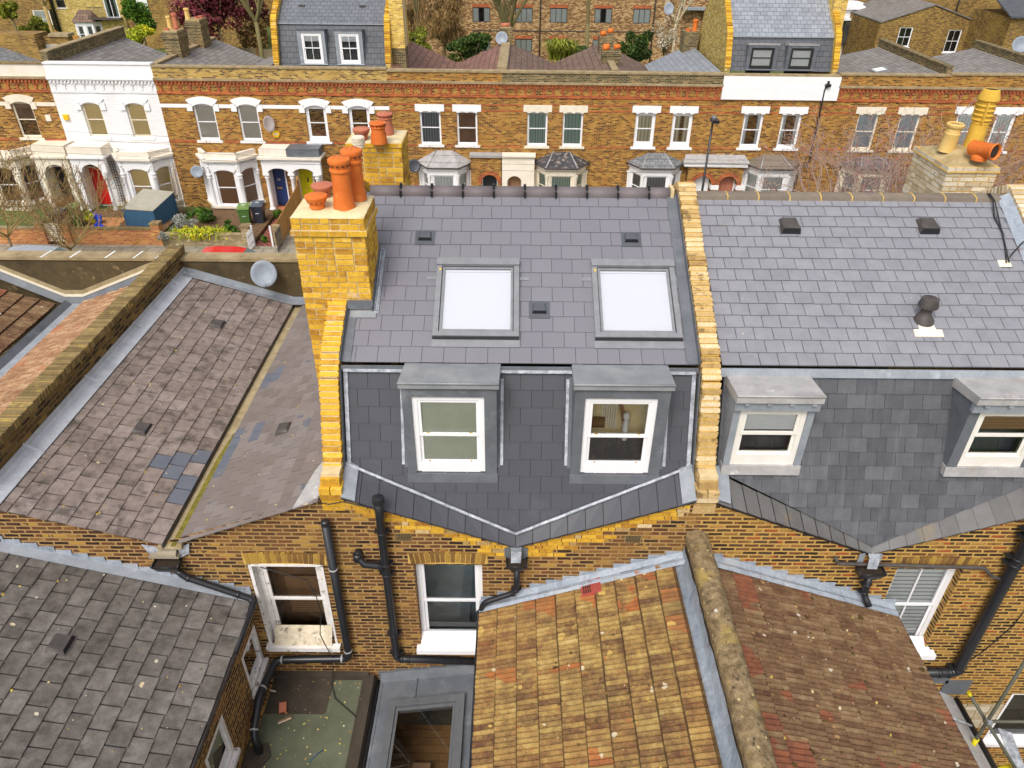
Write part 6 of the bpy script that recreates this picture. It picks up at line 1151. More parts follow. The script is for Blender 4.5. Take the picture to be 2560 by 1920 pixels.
def mansard(h, u0, u1, sm, um, wl, fr, cap, cheek, z0=6.86, ze=8.72, zr=10.6, wallm='brick_new_far', wallm2=None, bars=(1, 1), blind=None, bc=.4, wz=(6.98, 8.36)):
    A = lambda u, o, z: FT(u, -1.12-o, z)
    m = MB(FT); m.poly([(u0, -1.15, z0), (u1, -1.15, z0), (u1, -1.75, ze), (u0, -1.75, ze)], 0); m.build('steep_roof', sm, h); m = MB(FT); m.poly([(u0, -7.9, z0), (u1, -7.9, z0), (u1, -7.3, ze), (u0, -7.3, ze)], 0); m.build('steep_roof', sm, h)
    m = MB(FT); m.poly([(u0, -1.70, ze), (u1, -1.70, ze), (u1, -4.5, zr), (u0, -4.5, zr)]); m.poly([(u0, -7.35, ze), (u1, -7.35, ze), (u1, -4.5, zr), (u0, -4.5, zr)]); m.box(u0, u1, -1.72, -1.66, ze-.05, ze-.0, 1); m.build('roof', [um, 'lead'], h)
    for s, u in ((-1, u0), (1, u1)):
        pf = [(-.95, z0-.2), (-.95, z0+.15), (-1.5, ze+.12), (-1.72, ze+.32), (-4.5, zr+.25), (-7.35, ze+.3), (-8.0, z0-.2), (-8.0, 5.5), (-.95, 5.5)]
        ua, ub = sorted((u, u+s*.26)); m = MB(FT); m.prism([(ua+.01, o, z) for o, z in pf], (ub-ua-.02, 0, 0), 0)
        o = m.build('party_wall', (wallm2 or wallm) if s < 0 else wallm, h)
        q = MB(FT); pts = pf[1:6]
        for (o0, z0_), (o1, z1_) in zip(pts, pts[1:]):
            L = math.hypot(o1-o0, z1_-z0_); n = max(1, round(L/.1))
            for k in range(n): f0, f1 = k/n+.005, (k+1)/n-.008; j = random.uniform(-.01, .012); q.prism([(ua-.01, o0+(o1-o0)*f0, z0_+(z1_-z0_)*f0), (ua-.01, o0+(o1-o0)*f1, z0_+(z1_-z0_)*f1), (ua-.01, o0+(o1-o0)*f1+.03, z0_+(z1_-z0_)*f1+.07+j), (ua-.01, o0+(o1-o0)*f0+.03, z0_+(z1_-z0_)*f0+.07+j)], (ub-ua+.02, 0, 0), 0)
        q.build('coping', 'brick_stock', o)
    for f0, f1 in wl:
        TT = lambda u, y, z: FT(u, -1.12-y, z)
        dormer(h, f0-.17, f1+.17, f0, f1, wz[0], wz[1], .0, cap, cheek, fr, cheek, ycap=.03, capz=(wz[1]+.12, wz[1]+.20), apz=.05, T=TT, bars=bars, blind=blind, bcov=bc, back='room_dark', bot=.03, fw=.09 if fr != 'black' else .07)
mansard(H3, -11.65, -6.38, 'far_slate_dark', 'far_slate_new', [(-10.45, -9.45), (-8.62, -7.62)], 'paint_white', 'lead_dark', 'lead', blind='blind_white', bc=.25, bars=(1, 0))
m = MB(FT); bricksolid(m, -6.10, -5.45, 0, 0, 0, 0) if 0 else None
m.box(-6.12, -5.45, -2.6, -1.55, 7.65, 11.2, 0); m.box(-6.12, -5.45, -2.55, -1.6, 6.0, 7.65, 1); m.box(-6.15, -5.42, -2.65, -1.5, 10.4, 10.6, 0); m.box(-5.46, -5.44, -2.4, -1.8, 7.7, 11, 2); m.build('chimney', ['brick_new_far', 'brick_far_dark', 'mortar_cap'], H3)
for u, o in ((-10.6, 2.7), (-7.6, 2.7)): m = MB(FT); m.box(u-.14, u+.14, -o, -o+.12, 9.32, 9.42); m.build('roof_vent', 'vent_dark', H3)
# house 4
H4, a, b = fhouse('brick house across the street with red tiled valley roof and grey hipped bay roof', 4)
W = [(-4.73, -3.68, 3.40, 5.04), (-2.87, -1.85, 3.40, 5.04)]; farwall(H4, a, b, W, 'brick_far', 'brick_far', 6.86); cornice(H4, a, b); coping(H4, a, b, 6.86, 'stone_cope', .09); winset(H4, W, 'paint_white', [('curtain_dark', 1), ('room_brown', .99)], 'f', 'render_white', 'paint_peel'); band(H4, a, b, [5.36, 5.08, 3.36], 'brick_red_far', W, .012, .035)
hbay(H4, -3.56, 2.55, 'lead_old', 'render_white', 'curtain_white'); farroof(H4, a, b, 'far_tile_red', 'far_tile_red', 6.95, 5.8); 
# house 5
H5, a, b = fhouse('brick house with green curtains, cream window heads and a peeling black bay roof', 5)
W = [(.65, 1.66, 3.40, 5.06), (2.43, 3.43, 3.40, 5.06)]; farwall(H5, a, b, W, 'brick_far', 'brick_far_dark', 6.86); cornice(H5, a, b); coping(H5, a, b, 6.86, 'stone_cope', .09); winset(H5, W, 'paint_white', [('curtain_green', 1), ('curtain_green', 1)], 'f', 'paint_cream', 'paint_cream'); band(H5, a, b, [5.38, 5.10, 3.36], 'brick_red_far', W, .012, .035)
Mt['roof_peel'] = surf('roof_peel', [(0, (.03, .03, .035)), (1, (.07, .07, .08))], ns=3, nw=1, rough=.6, patch=[(5, .54, .60, (.30, .24, .20), .85)])
hbay(H5, 2.42, 2.6, 'roof_peel', 'paint_cream', 'curtain_green', 'paint_cream'); farroof(H5, a, b, 'far_tile', 'far_tile', 6.95, 5.85); pwall(H5, a, 7.0, 'stone_cope', 'stone_cope', .2)
m = MB(FT); archpanel(m, -2.2, -.64, 1.6, 2.95, [(-1.24, .42)], .0, .45, 1, 0); m.box(-2.25, -.62, 0, .55, 2.93, 3.05, 2); m.box(-2.2, -1.66, 0, .45, 0, 1.6, 0); m.box(-.82, -.64, 0, .45, 0, 1.6, 0)
for k in range(17): t = math.pi*(k+.5)/17; m.obox((-1.24+.53*math.cos(t), .235, 1.6+.53*math.sin(t)), ((.10*math.cos(t), 0, .10*math.sin(t)), (0, .235, 0), (-.042*math.sin(t), 0, .042*math.cos(t))), 3)
m.build('porch', ['brick_far', 'render_cream', 'lead_old', 'brick_red_far'], H4); door(H4, FT, -1.6, -.88, 0, 2.0, 'door_black', .07)
m = MB(FT); archpanel(m, -.6, 1.05, 1.6, 3.0, [(.04, .38)], .0, .45, 1, 0); m.box(-.6, -.34, 0, .45, 0, 1.6, 0); m.box(.42, 1.05, 0, .45, 0, 1.6, 0); m.box(-.6, 1.1, 0, .55, 2.95, 3.06, 0); m.build('porch', 'render_cream', H5); door(H5, FT, -.3, .38, 0, 2.0, 'room_brown', .07)
# house 6
H6, a, b = fhouse('brick house with cream curtains and half brown tiled, half grey slated valley roof', 6)
W = [(6.03, 7.03, 3.42, 5.09), (7.87, 8.87, 3.42, 5.09)]; farwall(H6, a, b, W, 'brick_far', 'brick_far_dark', 6.86); cornice(H6, a, b); coping(H6, a, b, 6.86, 'stone_cope', .09); winset(H6, W, 'paint_white', [('curtain_cream', 1), ('curtain_cream', .8)], 'f', 'render_white', 'paint_white', .10, bot=.08); band(H6, a, b, [5.40, 5.12, 3.38], 'brick_red_far', W, .012, .035)
hbay(H6, 7.25, 2.65, 'far_slate_grey', 'render_white', 'curtain_dark'); farroof(H6, a, b, 'far_tile', 'far_slate_light', 6.95, 5.8); pwall(H6, a, 6.96, 'brick_far_dark', 'stone_cope', .12, flash=False)
# house 7 white panel + mansard
H7, a, b = fhouse('brick house with blank white panel under a grey mansard with black framed dormers', 7)
W = [(11.38, 12.36, 3.44, 5.12), (13.25, 14.24, 3.44, 5.12)]; farwall(H7, a, b, W, 'brick_far', 'render_white', 6.84); coping(H7, a, b, 6.84, 'stone_cope', .07); winset(H7, W, 'paint_white', [('curtain_white', .45), ('curtain_white', .45)], 'f', 'render_white', 'paint_white', .07, bot=.04); band(H7, a, b, [5.42, 5.14, 3.4], 'brick_red_far', W, .012, .035)
m = MB(FT); m.box(a-.03, b+.03, .004, .12, 5.78, 6.35); m.box(a-.03, b+.03, .004, .09, 6.35, 6.84); m.build('fascia_panel', 'render_white', H7)
hbay(H7, 13.15, 2.7, 'ridge_grey', 'render_white', 'curtain_white')
mansard(H7, 10.55, 15.55, 'far_slate_dark', 'far_slate_light', [(11.50, 12.62), (13.42, 14.52)], 'black', 'lead_old', 'lead_dark', ze=8.35, zr=10.7, wallm='brick_stock' if 0 else 'brick_new_far', wallm2='brick_gable', bars=(0, 0), blind='blind_white', bc=.98, wz=(6.96, 7.92))
m = MB(FT); archpanel(m, 8.9, 11.7, 1.65, 2.62, [(9.72, .45), (11.02, .45)], .0, .45, 1, 0); m.box(8.65, 11.85, 0, .55, 2.60, 2.82, 1); m.poly([(8.6, .6, 2.84), (11.9, .6, 2.84), (11.75, .0, 3.08), (8.75, 0, 3.08)], 2); m.box(8.6, 11.9, 0, .62, 2.80, 2.84, 2)
for c in (9.72, 11.02):
    for k in range(17): t = math.pi*(k+.5)/17; m.obox((c+.56*math.cos(t), .235, 1.65+.56*math.sin(t)), ((.10*math.cos(t), 0, .10*math.sin(t)), (0, .235, 0), (-.045*math.sin(t), 0, .045*math.cos(t))), 3)
for x in (9.08, 10.37, 11.66): m.box(x-.2, x+.2, 0, .47, 1.4, 1.65, 1); m.box(x-.12, x+.12, 0, .45, 0, 1.4, 0)
m.build('porch', ['brick_far', 'render_white', 'lead_old', 'brick_red_far'], H7); door(H7, FT, 10.65, 11.4, 0, 2.05, 'door_pink', .07); door(H6, FT, 9.35, 10.05, 0, 2.05, 'paint_white', .07)
m = MB(FT); m.tube([(15.1, .12, 6.45), (14.98, .1, 6.3), (15.05, .1, 3.0), (14.9, .2, 2.6), (14.55, .3, 2.5), (14.5, .3, 1)], .045, 8); m.box(14.95, 15.2, .05, .25, 6.42, 6.55); m.box(15.03, 15.12, .08, .2, 6.55, 6.68); m.build('drainpipe', 'black_plastic', H7)
m = MB(FT); m.box(15.5, 16.15, -3.8, -2.5, 7.5, 11.5); m.build('chimney', 'brick_new_far', H7)
# houses 8, 9, 10
H8, a, b = fhouse('brick house behind the budding tree with blue grey curtains and a small rooflight', 8)
W = [(17.0, 18.02, 3.40, 5.16), (19.05, 20.07, 3.40, 5.16)]; farwall(H8, a, b, W, 'brick_far', 'brick_far', 6.92); cornice(H8, a, b); coping(H8, a, b, 6.92, 'stone_cope'); winset(H8, W, 'paint_cream', [('curtain_blue', 1), ('curtain_blue', 1)], 'f', 'paint_cream', 'paint_cream'); band(H8, a, b, [5.46, 5.18, 3.4], 'brick_red_far', W, .012, .035)
hbay(H8, 18.1, 2.75, 'ridge_dark', 'paint_cream', 'curtain_blue', 'paint_cream'); farroof(H8, a, b, 'far_slate', 'far_slate', 6.9, 6.2, vx=17.6)
RP = lambda u, v, h=0: FT(19.0+u, -3.2-v*.95, 6.50+u*.21+h); m = MB(RP); m.box(-.35, .35, 0, .85, .0, .07, 0); m.box(-.25, .25, .1, .75, .06, .08, 1); m.build('rooflight', ['dark_grey_metal2', 'curtain_white'], H8)
H9, a, b = fhouse('brick house at the far right across the street behind the buff chimney pots', 9)
W = [(21.82, 22.82, 3.42, 5.22), (23.72, 24.72, 3.42, 5.22)]; farwall(H9, a, b, W, 'brick_far', 'brick_far', 6.98); cornice(H9, a, b); coping(H9, a, b, 6.98, 'stone_cope'); winset(H9, W, 'paint_white', [('curtain_white', 1), ('curtain_white', 1)], 'f', 'render_white', 'paint_white', .09); band(H9, a, b, [5.5, 5.22, 3.4], 'brick_red_far', W, .012, .035)
hbay(H9, 23.3, 2.75, 'ridge_dark', 'render_white', 'curtain_white'); farroof(H9, a, b, 'far_slate', 'far_slate', 6.9, 6.2, vx=23); pwall(H9, 20.9, 7.27, 'brick_far_dark', 'brick_far_dark', .14)
H10, a, b = fhouse('brick house just past the far right, only its slate roof edge and party wall seen', 10)
farwall(H10, a, b, [], 'brick_far', 'brick_far', 6.98); cornice(H10, a, b); coping(H10, a, b, 6.98, 'stone_cope'); farroof(H10, a, b, 'far_slate', 'far_slate', 6.9, 6.2); pwall(H10, 26.3, 7.27, 'brick_far_dark', 'brick_far_dark', .14)
pwall(H1, -22.87, 7.5, 'brick_far_dark', 'stone_cope', .16); pwall(H2, -17.62, 7.0, 'stone_cope', 'stone_cope', .14)
m = MB(FT); m.box(-18.05, -17.25, -4.0, -2.9, 6.0, 8.05, 0); m.box(-18.10, -17.20, -4.05, -2.85, 7.75, 7.9, 0); m.box(-18.02, -17.28, -3.95, -2.95, 8.05, 8.12, 1); c = m.build('chimney', ['brick_far_dark', 'cap_old'], H2); m = MB(FT); m.box(-18.0, -17.2, -7.0, -5.9, 6.0, 8.2, 0); m.box(-18.05, -17.15, -7.05, -5.85, 7.9, 8.05, 0); m.box(-17.98, -17.22, -6.95, -5.95, 8.2, 8.27, 1); m.build('chimney', ['brick_far_dark', 'cap_old'], H2); m = MB(FT)
for u, o, z, r, h, k in ((-17.85, 3.2, 8.1, .13, .12, 0), (-17.5, 3.4, 8.1, .13, .12, 0), (-17.9, 3.75, 8.1, .13, .62, 1), (-17.6, 3.8, 8.1, .14, .75, 0), (-17.9, 6.2, 8.25, .15, .55, 1), (-17.45, 6.3, 8.25, .14, .12, 0), (-17.35, 6.6, 8.25, .14, .14, 0)): q = MB(FT); cylpot(q, FT, u, -o, z, r, h); q.build('chimney_pot', ['terracotta_red', 'buff_clay'][k], c)
m = MB(FT); m.box(-.98, -.25, -8.5, -7.9, 6.3, 7.75, 0); m.box(-.9, -.35, -8.45, -7.95, 7.75, 7.8, 1); c = m.build('chimney', ['brick_far_dark', 'cap_old'], H5); m = MB(FT); m.tube([(-.9, -8.1, 7.88), (-.4, -8.2, 7.88)], .11, 10); m.build('chimney_pot', 'terracotta_red', c)
m = MB(FT); m.box(4.45, 5.35, -3.6, -2.6, 6.0, 7.45, 0); m.box(4.4, 5.4, -3.65, -2.55, 7.25, 7.35, 0); m.build('chimney', 'brick_far_dark', H6); m = MB(FT); m.box(4.5, 5.3, -6.6, -5.5, 6.0, 7.7, 0); c = m.build('chimney', 'brick_far_dark', H6)
for u, o, z, dx in ((4.6, 2.9, 7.55, .15), (4.65, 3.2, 7.58, .15), (5.15, 2.85, 7.62, .16), (4.7, 5.9, 7.8, .15), (5.1, 6.1, 7.9, .14)): q = MB(FT); q.tube([(u-dx, -o, z), (u+dx, -o-.05, z+.02)], .12, 12); q.build('chimney_pot', 'terracotta', c)
m = MB(FT); m.box(9.35, 10.15, -8.3, -7.2, 6.0, 7.75, 0); c = m.build('chimney', 'brick_far_dark', H6)
for u, o, h in ((9.6, 7.6, .15), (9.95, 7.6, .62)): q = MB(FT); cylpot(q, FT, u, -o, 7.72, .15, h); q.build('chimney_pot', 'terracotta', c)
# dishes, alarm
def fdish(label, u, o, z, f, rx, rz, mt, mo): p = FT(u, o, z); q = FT(*mo); dish('satellite_dish', label, p, f, rx, rz, mt, mount=(q.x, q.y, q.z), group='satellite dishes on walls and chimneys')
fdish('brownish oval satellite dish above the yellow hexagonal alarm box', -12.25, .35, 4.42, (.75, -.75, .2), .30, .38, 'dish_warm', (-12.55, .0, 4.1))
fdish('grey satellite dish on the brown wall left of the white bay with brown blinds', -16.35, .45, 2.0, (.2, -.9, .35), .30, .30, 'dish_grey', (-16.1, 0, 1.8))
fdish('black satellite dish on a pole left of the grey hipped bay roof', -5.1, .5, 2.45, (.3, -.9, .35), .33, .33, 'dish_dark', (-5.0, 0, 2.0))
fdish('round pale satellite dish in front of the thin brick chimney between tiled roofs', -.85, -7.7, 7.25, (-.1, -.9, .35), .34, .34, 'dish_grey', (-.6, -7.9, 6.9))
p = at(1672, 22, 'y', 44); dish('satellite_dish', 'dark grey satellite dish high up left of the tall yellow gable', p, (0, -.9, .3), .30, .36, 'dish_grey', mount=(p.x+.1, 44.35, p.z-.4), group='satellite dishes on walls and chimneys')
m = MB(); cc = FT(-12.05, .10, 3.86); pts = [cc+DU*.19*math.cos(k*math.pi/3)+Vector((0, 0, .19*math.sin(k*math.pi/3))) for k in range(6)]; m.prism(pts, DN*.09, 0); m.prism([cc+(p-cc)*.55*1.0+Vector((0, 0, 0))-DN*.004 for p in pts], DN*.003, 1) if 0 else None
al = m.build('alarm_box', ['alarm_yellow', 'white']); tag(al, 'yellow hexagonal alarm box on the brown wall below the oval dish', 'alarm box'); LOC[al.name] = Vector((0, 0, 0))
m = MB(); c2_ = cc-DN*.006; m.obox(c2_, (DU*.085, DN*.003, (0, 0, .045))); m.build('label_plate', 'white', al); textmesh('ADT', .07, cc-DN*.011, DU, (0, 0, 1), 'blue_board', al)

# overhead wires and facade cables
for k, (zl, zr_, yy) in enumerate(((5.0, 3.9, 27), (4.8, 3.7, 26.5), (4.6, 3.55, 26), (4.45, 3.4, 25.5))):
    pts = []
    for i in range(13): f = i/12; pts.append((-26+54*f, yy+1.5*f, zl+(zr_-zl)*f-1.2*math.sin(math.pi*f)*.5))
    m = MB(); m.tube(pts, .007, 4); tag(m.build('overhead_wire', 'cable'), 'thin telephone wires strung across the fronts of the brick houses', 'wire', 'telephone wires over the street')
# street lamp
lp = FT(8.55, 5.15, 0); SL = thing('street_lamp', 'black street lamp column standing before the brick houses', 'street lamp', (8.53, 25, 0)); m = MB(); m.tube([(8.55, 25, 0), (8.55, 25, 1.2), (8.55, 25, 6.0)], [.08, .06, .045], 10); m.build('column', 'black_plastic', SL); m = MB(); m.box(8.42, 8.72, 24.55, 25.1, 5.95, 6.08); m.box(8.50, 8.62, 24.9, 25.05, 6.08, 6.17, 1); m.build('lamp_head', ['black_plastic', 'dish_grey'], SL)

# ================================================================ FRONT GARDENS
def gwall(label, x0, x1, y, z, mt, cm, piers=(), pz=1.1, group=None, w_=.2):
    t = thing('garden_wall', label, 'garden wall', ((x0+x1)/2, y, 0), group); m = MB(); m.box(x0, x1, y, y+w_, -.1, z); m.build('wall', mt, t); m = MB(); m.box(x0, x1, y-.03, y+w_+.03, z, z+.06); m.build('coping', cm, t)
    for x in piers: m = MB(); m.box(x-.19, x+.19, y-.08, y+.3, -.1, pz, 0); m.prism([(x-.23, y-.12, pz), (x+.23, y-.12, pz), (x+.23, y+.34, pz), (x-.23, y+.34, pz)], (0, 0, .07), 1); m.build('pier', [mt, 'cope_mossy'], t)
    return t
gwall('low orange brick garden wall in front of the blue shed', -20.9, -16.85, 24.95, .80, 'brick_garden', 'brick_dark_cope', (-21.0, -16.75), 1.08)
gwall('low grey brick garden wall below the green plants and wheelie bins', -16.5, -12.6, 24.95, .56, 'brick_grey', 'stone_cope', (-12.55,), .98)
gwall('short brick pier beside the iron gate', -11.3, -10.95, 24.95, 1.0, 'brick_grey', 'stone_cope', (), 1)
gwall('low brick garden wall behind the tan twiggy tree at left', -30, -22.3, 24.95, .8, 'brick_garden', 'stone_cope', (-22.2,), 1.05)
t = thing('garden_gate', 'small white picket gate before the checkered tile path', 'gate', (-11.9, 25, 0)); m = MB()
for k in range(7): x = -12.28; m.box(x, x+.02, 24.2+k*.12, 24.26+k*.12, .1, .95)
m.box(-12.285, -12.255, 24.2, 25.0, .3, .36); m.box(-12.285, -12.255, 24.2, 25.0, .72, .78); m.build('pickets', 'paint_white', t)
for q in ((-12.32, -12.24, 24.96, 25.04), (-11.42, -11.34, 24.9, 24.98)): m = MB(); m.box(*q, 0, 1.05); m.build('post', 'paint_white', t)
t = thing('garden_gate', 'white lattice gate behind the twiggy tree at left', 'gate', (-21.6, 25, 0)); m = MB()
for k in range(9): m.obox((-21.65, 25.05, .2+k*.1), ((.45, 0, .0), (0, .015, 0), (0, 0, .025))); m.obox((-22.1+k*.11, 25.05, .6), ((.018, 0, 0), (0, .016, 0), (0, 0, .45)))
m.build('lattice', 'paint_cream', t)
t = thing('garden_gate', 'black iron gate standing open beside the wooden fence', 'gate', (-10.9, 24.7, 0)); m = MB()
for k in range(9): m.box(-10.93, -10.91, 24.15+k*.09, 24.165+k*.09, .05, 1.05)
m.box(-10.935, -10.905, 24.12, 24.95, .2, .23); m.box(-10.935, -10.905, 24.12, 24.95, .9, .93); m.build('bars', 'black_plastic', t)
t = thing('wooden_fence', 'tan close-board fence between the blue and yellow door paths', 'fence', (-11.1, 27, 0)); m = MB()
for k in range(38): y = 25.1+k*.118; z = 1.15+.75*min(1, k/37)**1.0*.55+(.25 if k > 34 else 0); m.box(-11.12, -11.09, y, y+.108, .02, z)
m.box(-11.15, -11.05, 29.45, 29.55, 0, 1.95); m.build('boards', 'wood_fence', t)
t = thing('wooden_fence', 'short brown fence beside the cream porch at left', 'fence', (-22.5, 28, 0)); m = MB()
for k in range(14): m.box(-22.78, -22.75, 27.6+k*.11, 27.7+k*.11, .02, 1.0+.03*(k % 2))
m.build('boards', 'wood_fence', t)
def bin_(label, x, y, bm, lm, rot=0, marks=True):
    t = thing('wheelie_bin', label, 'wheelie bin', (x, y, .05), 'wheelie bins in the front gardens'); c, s = math.cos(rot), math.sin(rot); T = lambda a, b, z: Vector((x+a*c-b*s, y+a*s+b*c, z+.08)); m = MB(T)
    lo = [(-.21, -.27), (.21, -.27), (.21, .22), (-.21, .22)]; hi = [(-.27, -.33), (.27, -.33), (.27, .30), (-.27, .30)]; a = [m.vert((p, q, .06)) for p, q in lo]; b = [m.vert((p, q, .96)) for p, q in hi]
    for k in range(4): m.face((a[k], a[(k+1) % 4], b[(k+1) % 4], b[k]), 0, (0, 0, 0))
    m.face(a[::-1], 0, (0, 0, 0)); m.box(-.285, .285, -.345, .31, .93, .965); m.build('body', bm, t)
    m = MB(T); m.prism([(-.29, -.36, .97), (.29, -.36, .97), (.29, .34, 1.05), (-.29, .34, 1.05)], (0, 0, .03)); m.prism([(-.2, -.28, 1.01), (.2, -.28, 1.01), (.2, .22, 1.075), (-.2, .22, 1.075)], (0, 0, .03)); m.tube([(-.27, .36, 1.02), (.27, .36, 1.02)], .02, 6); m.build('lid', lm, t)
    for sx in (-1, 1): m = MB(T); m.lathe((sx*.24, .25, .08), [(.1, -.03), (.1, .03)], 14, ax=(1, 0, 0), cap=True); m.build('wheel', 'tyre', t)
    if marks:
        m = MB(T)
        for q in range(4): m.obox((-.06+q*.045, -.315, .62+.012*(q % 2)), ((.017, 0, 0), (0, .004, 0), (0, .0, .016)))
        m.build('marking', 'white', t); m = MB(T); m.obox((-.0, .0, 1.10), ((.08, 0, 0), (0, .02, 0), (0, 0, .012))); m.build('marking', 'white', t)
bin_('green wheelie bin standing in front of the black one by the bay', -13.35, 27.35, 'bin_green', 'bin_green_lid', .15); bin_('black wheelie bin between the green bin and the blue door', -12.78, 27.75, 'bin_black', 'bin_black_lid', .05)
bin_('green wheelie bin partly behind twigs near the red door path', -21.75, 27.2, 'bin_green', 'bin_green_lid', .2); bin_('black wheelie bin behind twigs at the white lattice gate', -22.1, 26.5, 'bin_black', 'bin_black_lid', -.1)
for lb, x, y, z in (('crumpled blue plastic bag lying by the red door path, upper of two', -20.95, 27.6, .25), ('crumpled blue plastic bag lying nearer the orange wall', -20.25, 26.4, .22)):
    m = MB(); n = 12; g = []
    for i in range(7):
        ring = []
        for k in range(n): th = math.pi*i/6; ph = 2*math.pi*k/n; r = .30*(1+.3*math.sin(ph*3+i)+random.uniform(-.15, .15)); ring.append(m.vert((x+r*math.sin(th)*math.cos(ph), y+r*math.sin(th)*math.sin(ph)*.8, z+.05+r*.8*math.cos(th))))
        g.append(ring)
    for i in range(6):
        for k in range(n): m.face((g[i][k], g[i][(k+1) % n], g[i+1][(k+1) % n], g[i+1][k]), 0, (0, 0, 0))
    tag(m.build('plastic_bag', 'blue_bag'), lb, 'bag')
# blue shed
t = thing('garden_shed', 'small blue boarded garden shed with grey felt roof in front of the white bay', 'shed', (-18.4, 28.2, 0)); rc = [Vector(p) for p in ((-19.42, 27.30, .92), (-17.78, 27.15, .88), (-17.38, 29.0, 1.22), (-19.08, 29.35, 1.24))]; ce = sum(rc, Vector())/4
m = MB(); m.prism([p for p in rc], (0, 0, .035)); m.build('roof', 'shed_roof', t); m = MB(); inn = [Vector((p.x+(ce.x-p.x)*.05, p.y+(ce.y-p.y)*.05, p.z)) for p in rc]
for k in range(4):
    a, b = inn[k], inn[(k+1) % 4]; n = 9; d = (b-a).normalized(); out = Vector((d.y, -d.x, 0)).normalized()
    for j in range(n): f0, f1 = j/n, (j+1)/n; A0 = Vector((a.x, a.y, a.z*f0)); B0 = Vector((b.x, b.y, b.z*f0)); A1 = Vector((a.x, a.y, a.z*f1)); B1 = Vector((b.x, b.y, b.z*f1)); m.poly([A0+out*.022, B0+out*.022, B1, A1]); m.poly([A0, B0, B0+out*.022, A0+out*.022])
    m.box(a.x-.03, a.x+.03, a.y-.03, a.y+.03, 0, a.z)
m.build('boarded_walls', 'blue_board', t)
# cars
def car(label, cx, cy, bm, L=4.1, Hh=1.45):
    t = thing('parked_car', label, 'car', (cx, cy, -.05), 'cars parked along the far kerb'); m = MB(); W_ = 1.72; st = [(-1, .42, .50, .62), (-.97, .30, .72, .80), (-.80, .25, .86, .92), (-.45, .22, .92, .96), (.0, .22, .93, .97), (.5, .22, .93, .97), (.85, .25, .90, .93), (.98, .32, .78, .86), (1, .45, .6, .8)]; g = []
    for f, zb, zs, zt in st:
        x = cx+f*L/2; hw = W_/2*(1-.12*max(0, abs(f)-.7)/.3); ring = [(x, cy-hw*.92, zb), (x, cy-hw, zb+.2), (x, cy-hw, (zs+zb)/2+.1), (x, cy-hw*.95, zs), (x, cy-hw*.6, zt), (x, cy+hw*.6, zt), (x, cy+hw*.95, zs), (x, cy+hw, (zs+zb)/2+.1), (x, cy+hw, zb+.2), (x, cy+hw*.92, zb)]; g.append([m.vert(p) for p in ring])
    for i in range(len(g)-1):
        for k in range(10): m.face((g[i][k], g[i+1][k], g[i+1][(k+1) % 10], g[i][(k+1) % 10]), 0, (0, 0, 0), True)
    m.face(g[0], 0, (0, 0, 0)); m.face(g[-1][::-1], 0, (0, 0, 0))
    rs = [(-.52, .96, .80), (-.28, Hh-.06, .66), (-.05, Hh, .64), (.35, Hh, .64), (.62, Hh-.08, .64), (.88, .95, .76)]; g = []
    for f, z, hw in rs: x = cx+f*L/2; g.append([m.vert(p) for p in ((x, cy-.80*hw/.8, .93 if z > 1.2 else z-.02), (x, cy-hw*.95, z-.05), (x, cy-hw*.75, z), (x, cy+hw*.75, z), (x, cy+hw*.95, z-.05), (x, cy+.80*hw/.8, .93 if z > 1.2 else z-.02))])
    m.build('body', bm, t); q = MB(); q.v = m.v
    for i in range(len(g)-1):
        for k in range(5): q.face((g[i][k], g[i+1][k], g[i+1][k+1], g[i][k+1]), 0 if (k == 2 and 0 < i < 4) or (k in (1, 3) and 0 < i < 4) else 1, (0, 0, 0), False)
    q.build('cabin', [bm, 'car_glass'], t)
    for sx in (-.62, .62):
        for sy in (-1, 1): w_ = MB(); w_.lathe((cx+sx*L/2, cy+sy*.78, .28), [(.0, -.1), (.3, -.1), (.32, -.05), (.32, .08), (.3, .1), (.2, .1), (0, .06)], 18, ax=(0, sy, 0)); w_.build('wheel', 'tyre', t)
    for sy in (-1, 1): w_ = MB(); w_.lathe((cx-L/2+.04, cy+sy*.6, .66), [(.11, 0), (.08, .05), (0, .06)], 12, ax=(-1, 0, 0)); w_.build('headlight', 'white', t)
car('glossy red car parked along the kerb, only its roof showing over the parapet', -12.6, 21.2, 'red_car', 3.9, 1.42); car('pale blue grey car parked behind the twiggy tree at left', -20.7, 21.05, 'silver_car', 4.3, 1.45)
# plants in the gardens
def plant(nm, label, cat, c, rad, n, size, mt, clumps=10, flat=.35, group=None, **k):
    t = thing(nm, label, cat, (c[0], c[1], max(0, c[2]-rad[2])), group); m = MB(); leafmass(m, c, rad, n, size, 0, clumps, flat, **k); m.build('foliage', mt, t); m = MB(); m.tube([(c[0], c[1], max(0, c[2]-rad[2]-.3)), (c[0]+.03, c[1], c[2])], .03, 5); m.build('stem', 'bark', t); return t
def blades(nm, label, c, rad, n, L, mt, cat='plant', flowers=None, group=None):
    t = thing(nm, label, cat, c, group); m = MB()
    for _ in range(n):
        x = c[0]+random.gauss(0, rad[0]); y = c[1]+random.gauss(0, rad[1]); a = random.uniform(0, 6.28); l = L*random.uniform(.6, 1.2); dx, dy = math.cos(a)*l*.45, math.sin(a)*l*.45; w_ = .018+L*.02; tt = (random.random(), 0, 0); z = c[2]
        p = Vector((x, y, z)); q = Vector((x+dx*.6, y+dy*.6, z+l*.7)); r = Vector((x+dx*1.5, y+dy*1.5, z+l*.55)); s = Vector((-math.sin(a), math.cos(a), 0))*w_
        m.poly([p-s, p+s, q+s, q-s], 0, tt); m.poly([q-s, q+s, r], 0, tt)
    m.build('leaves', mt, t)
    return t
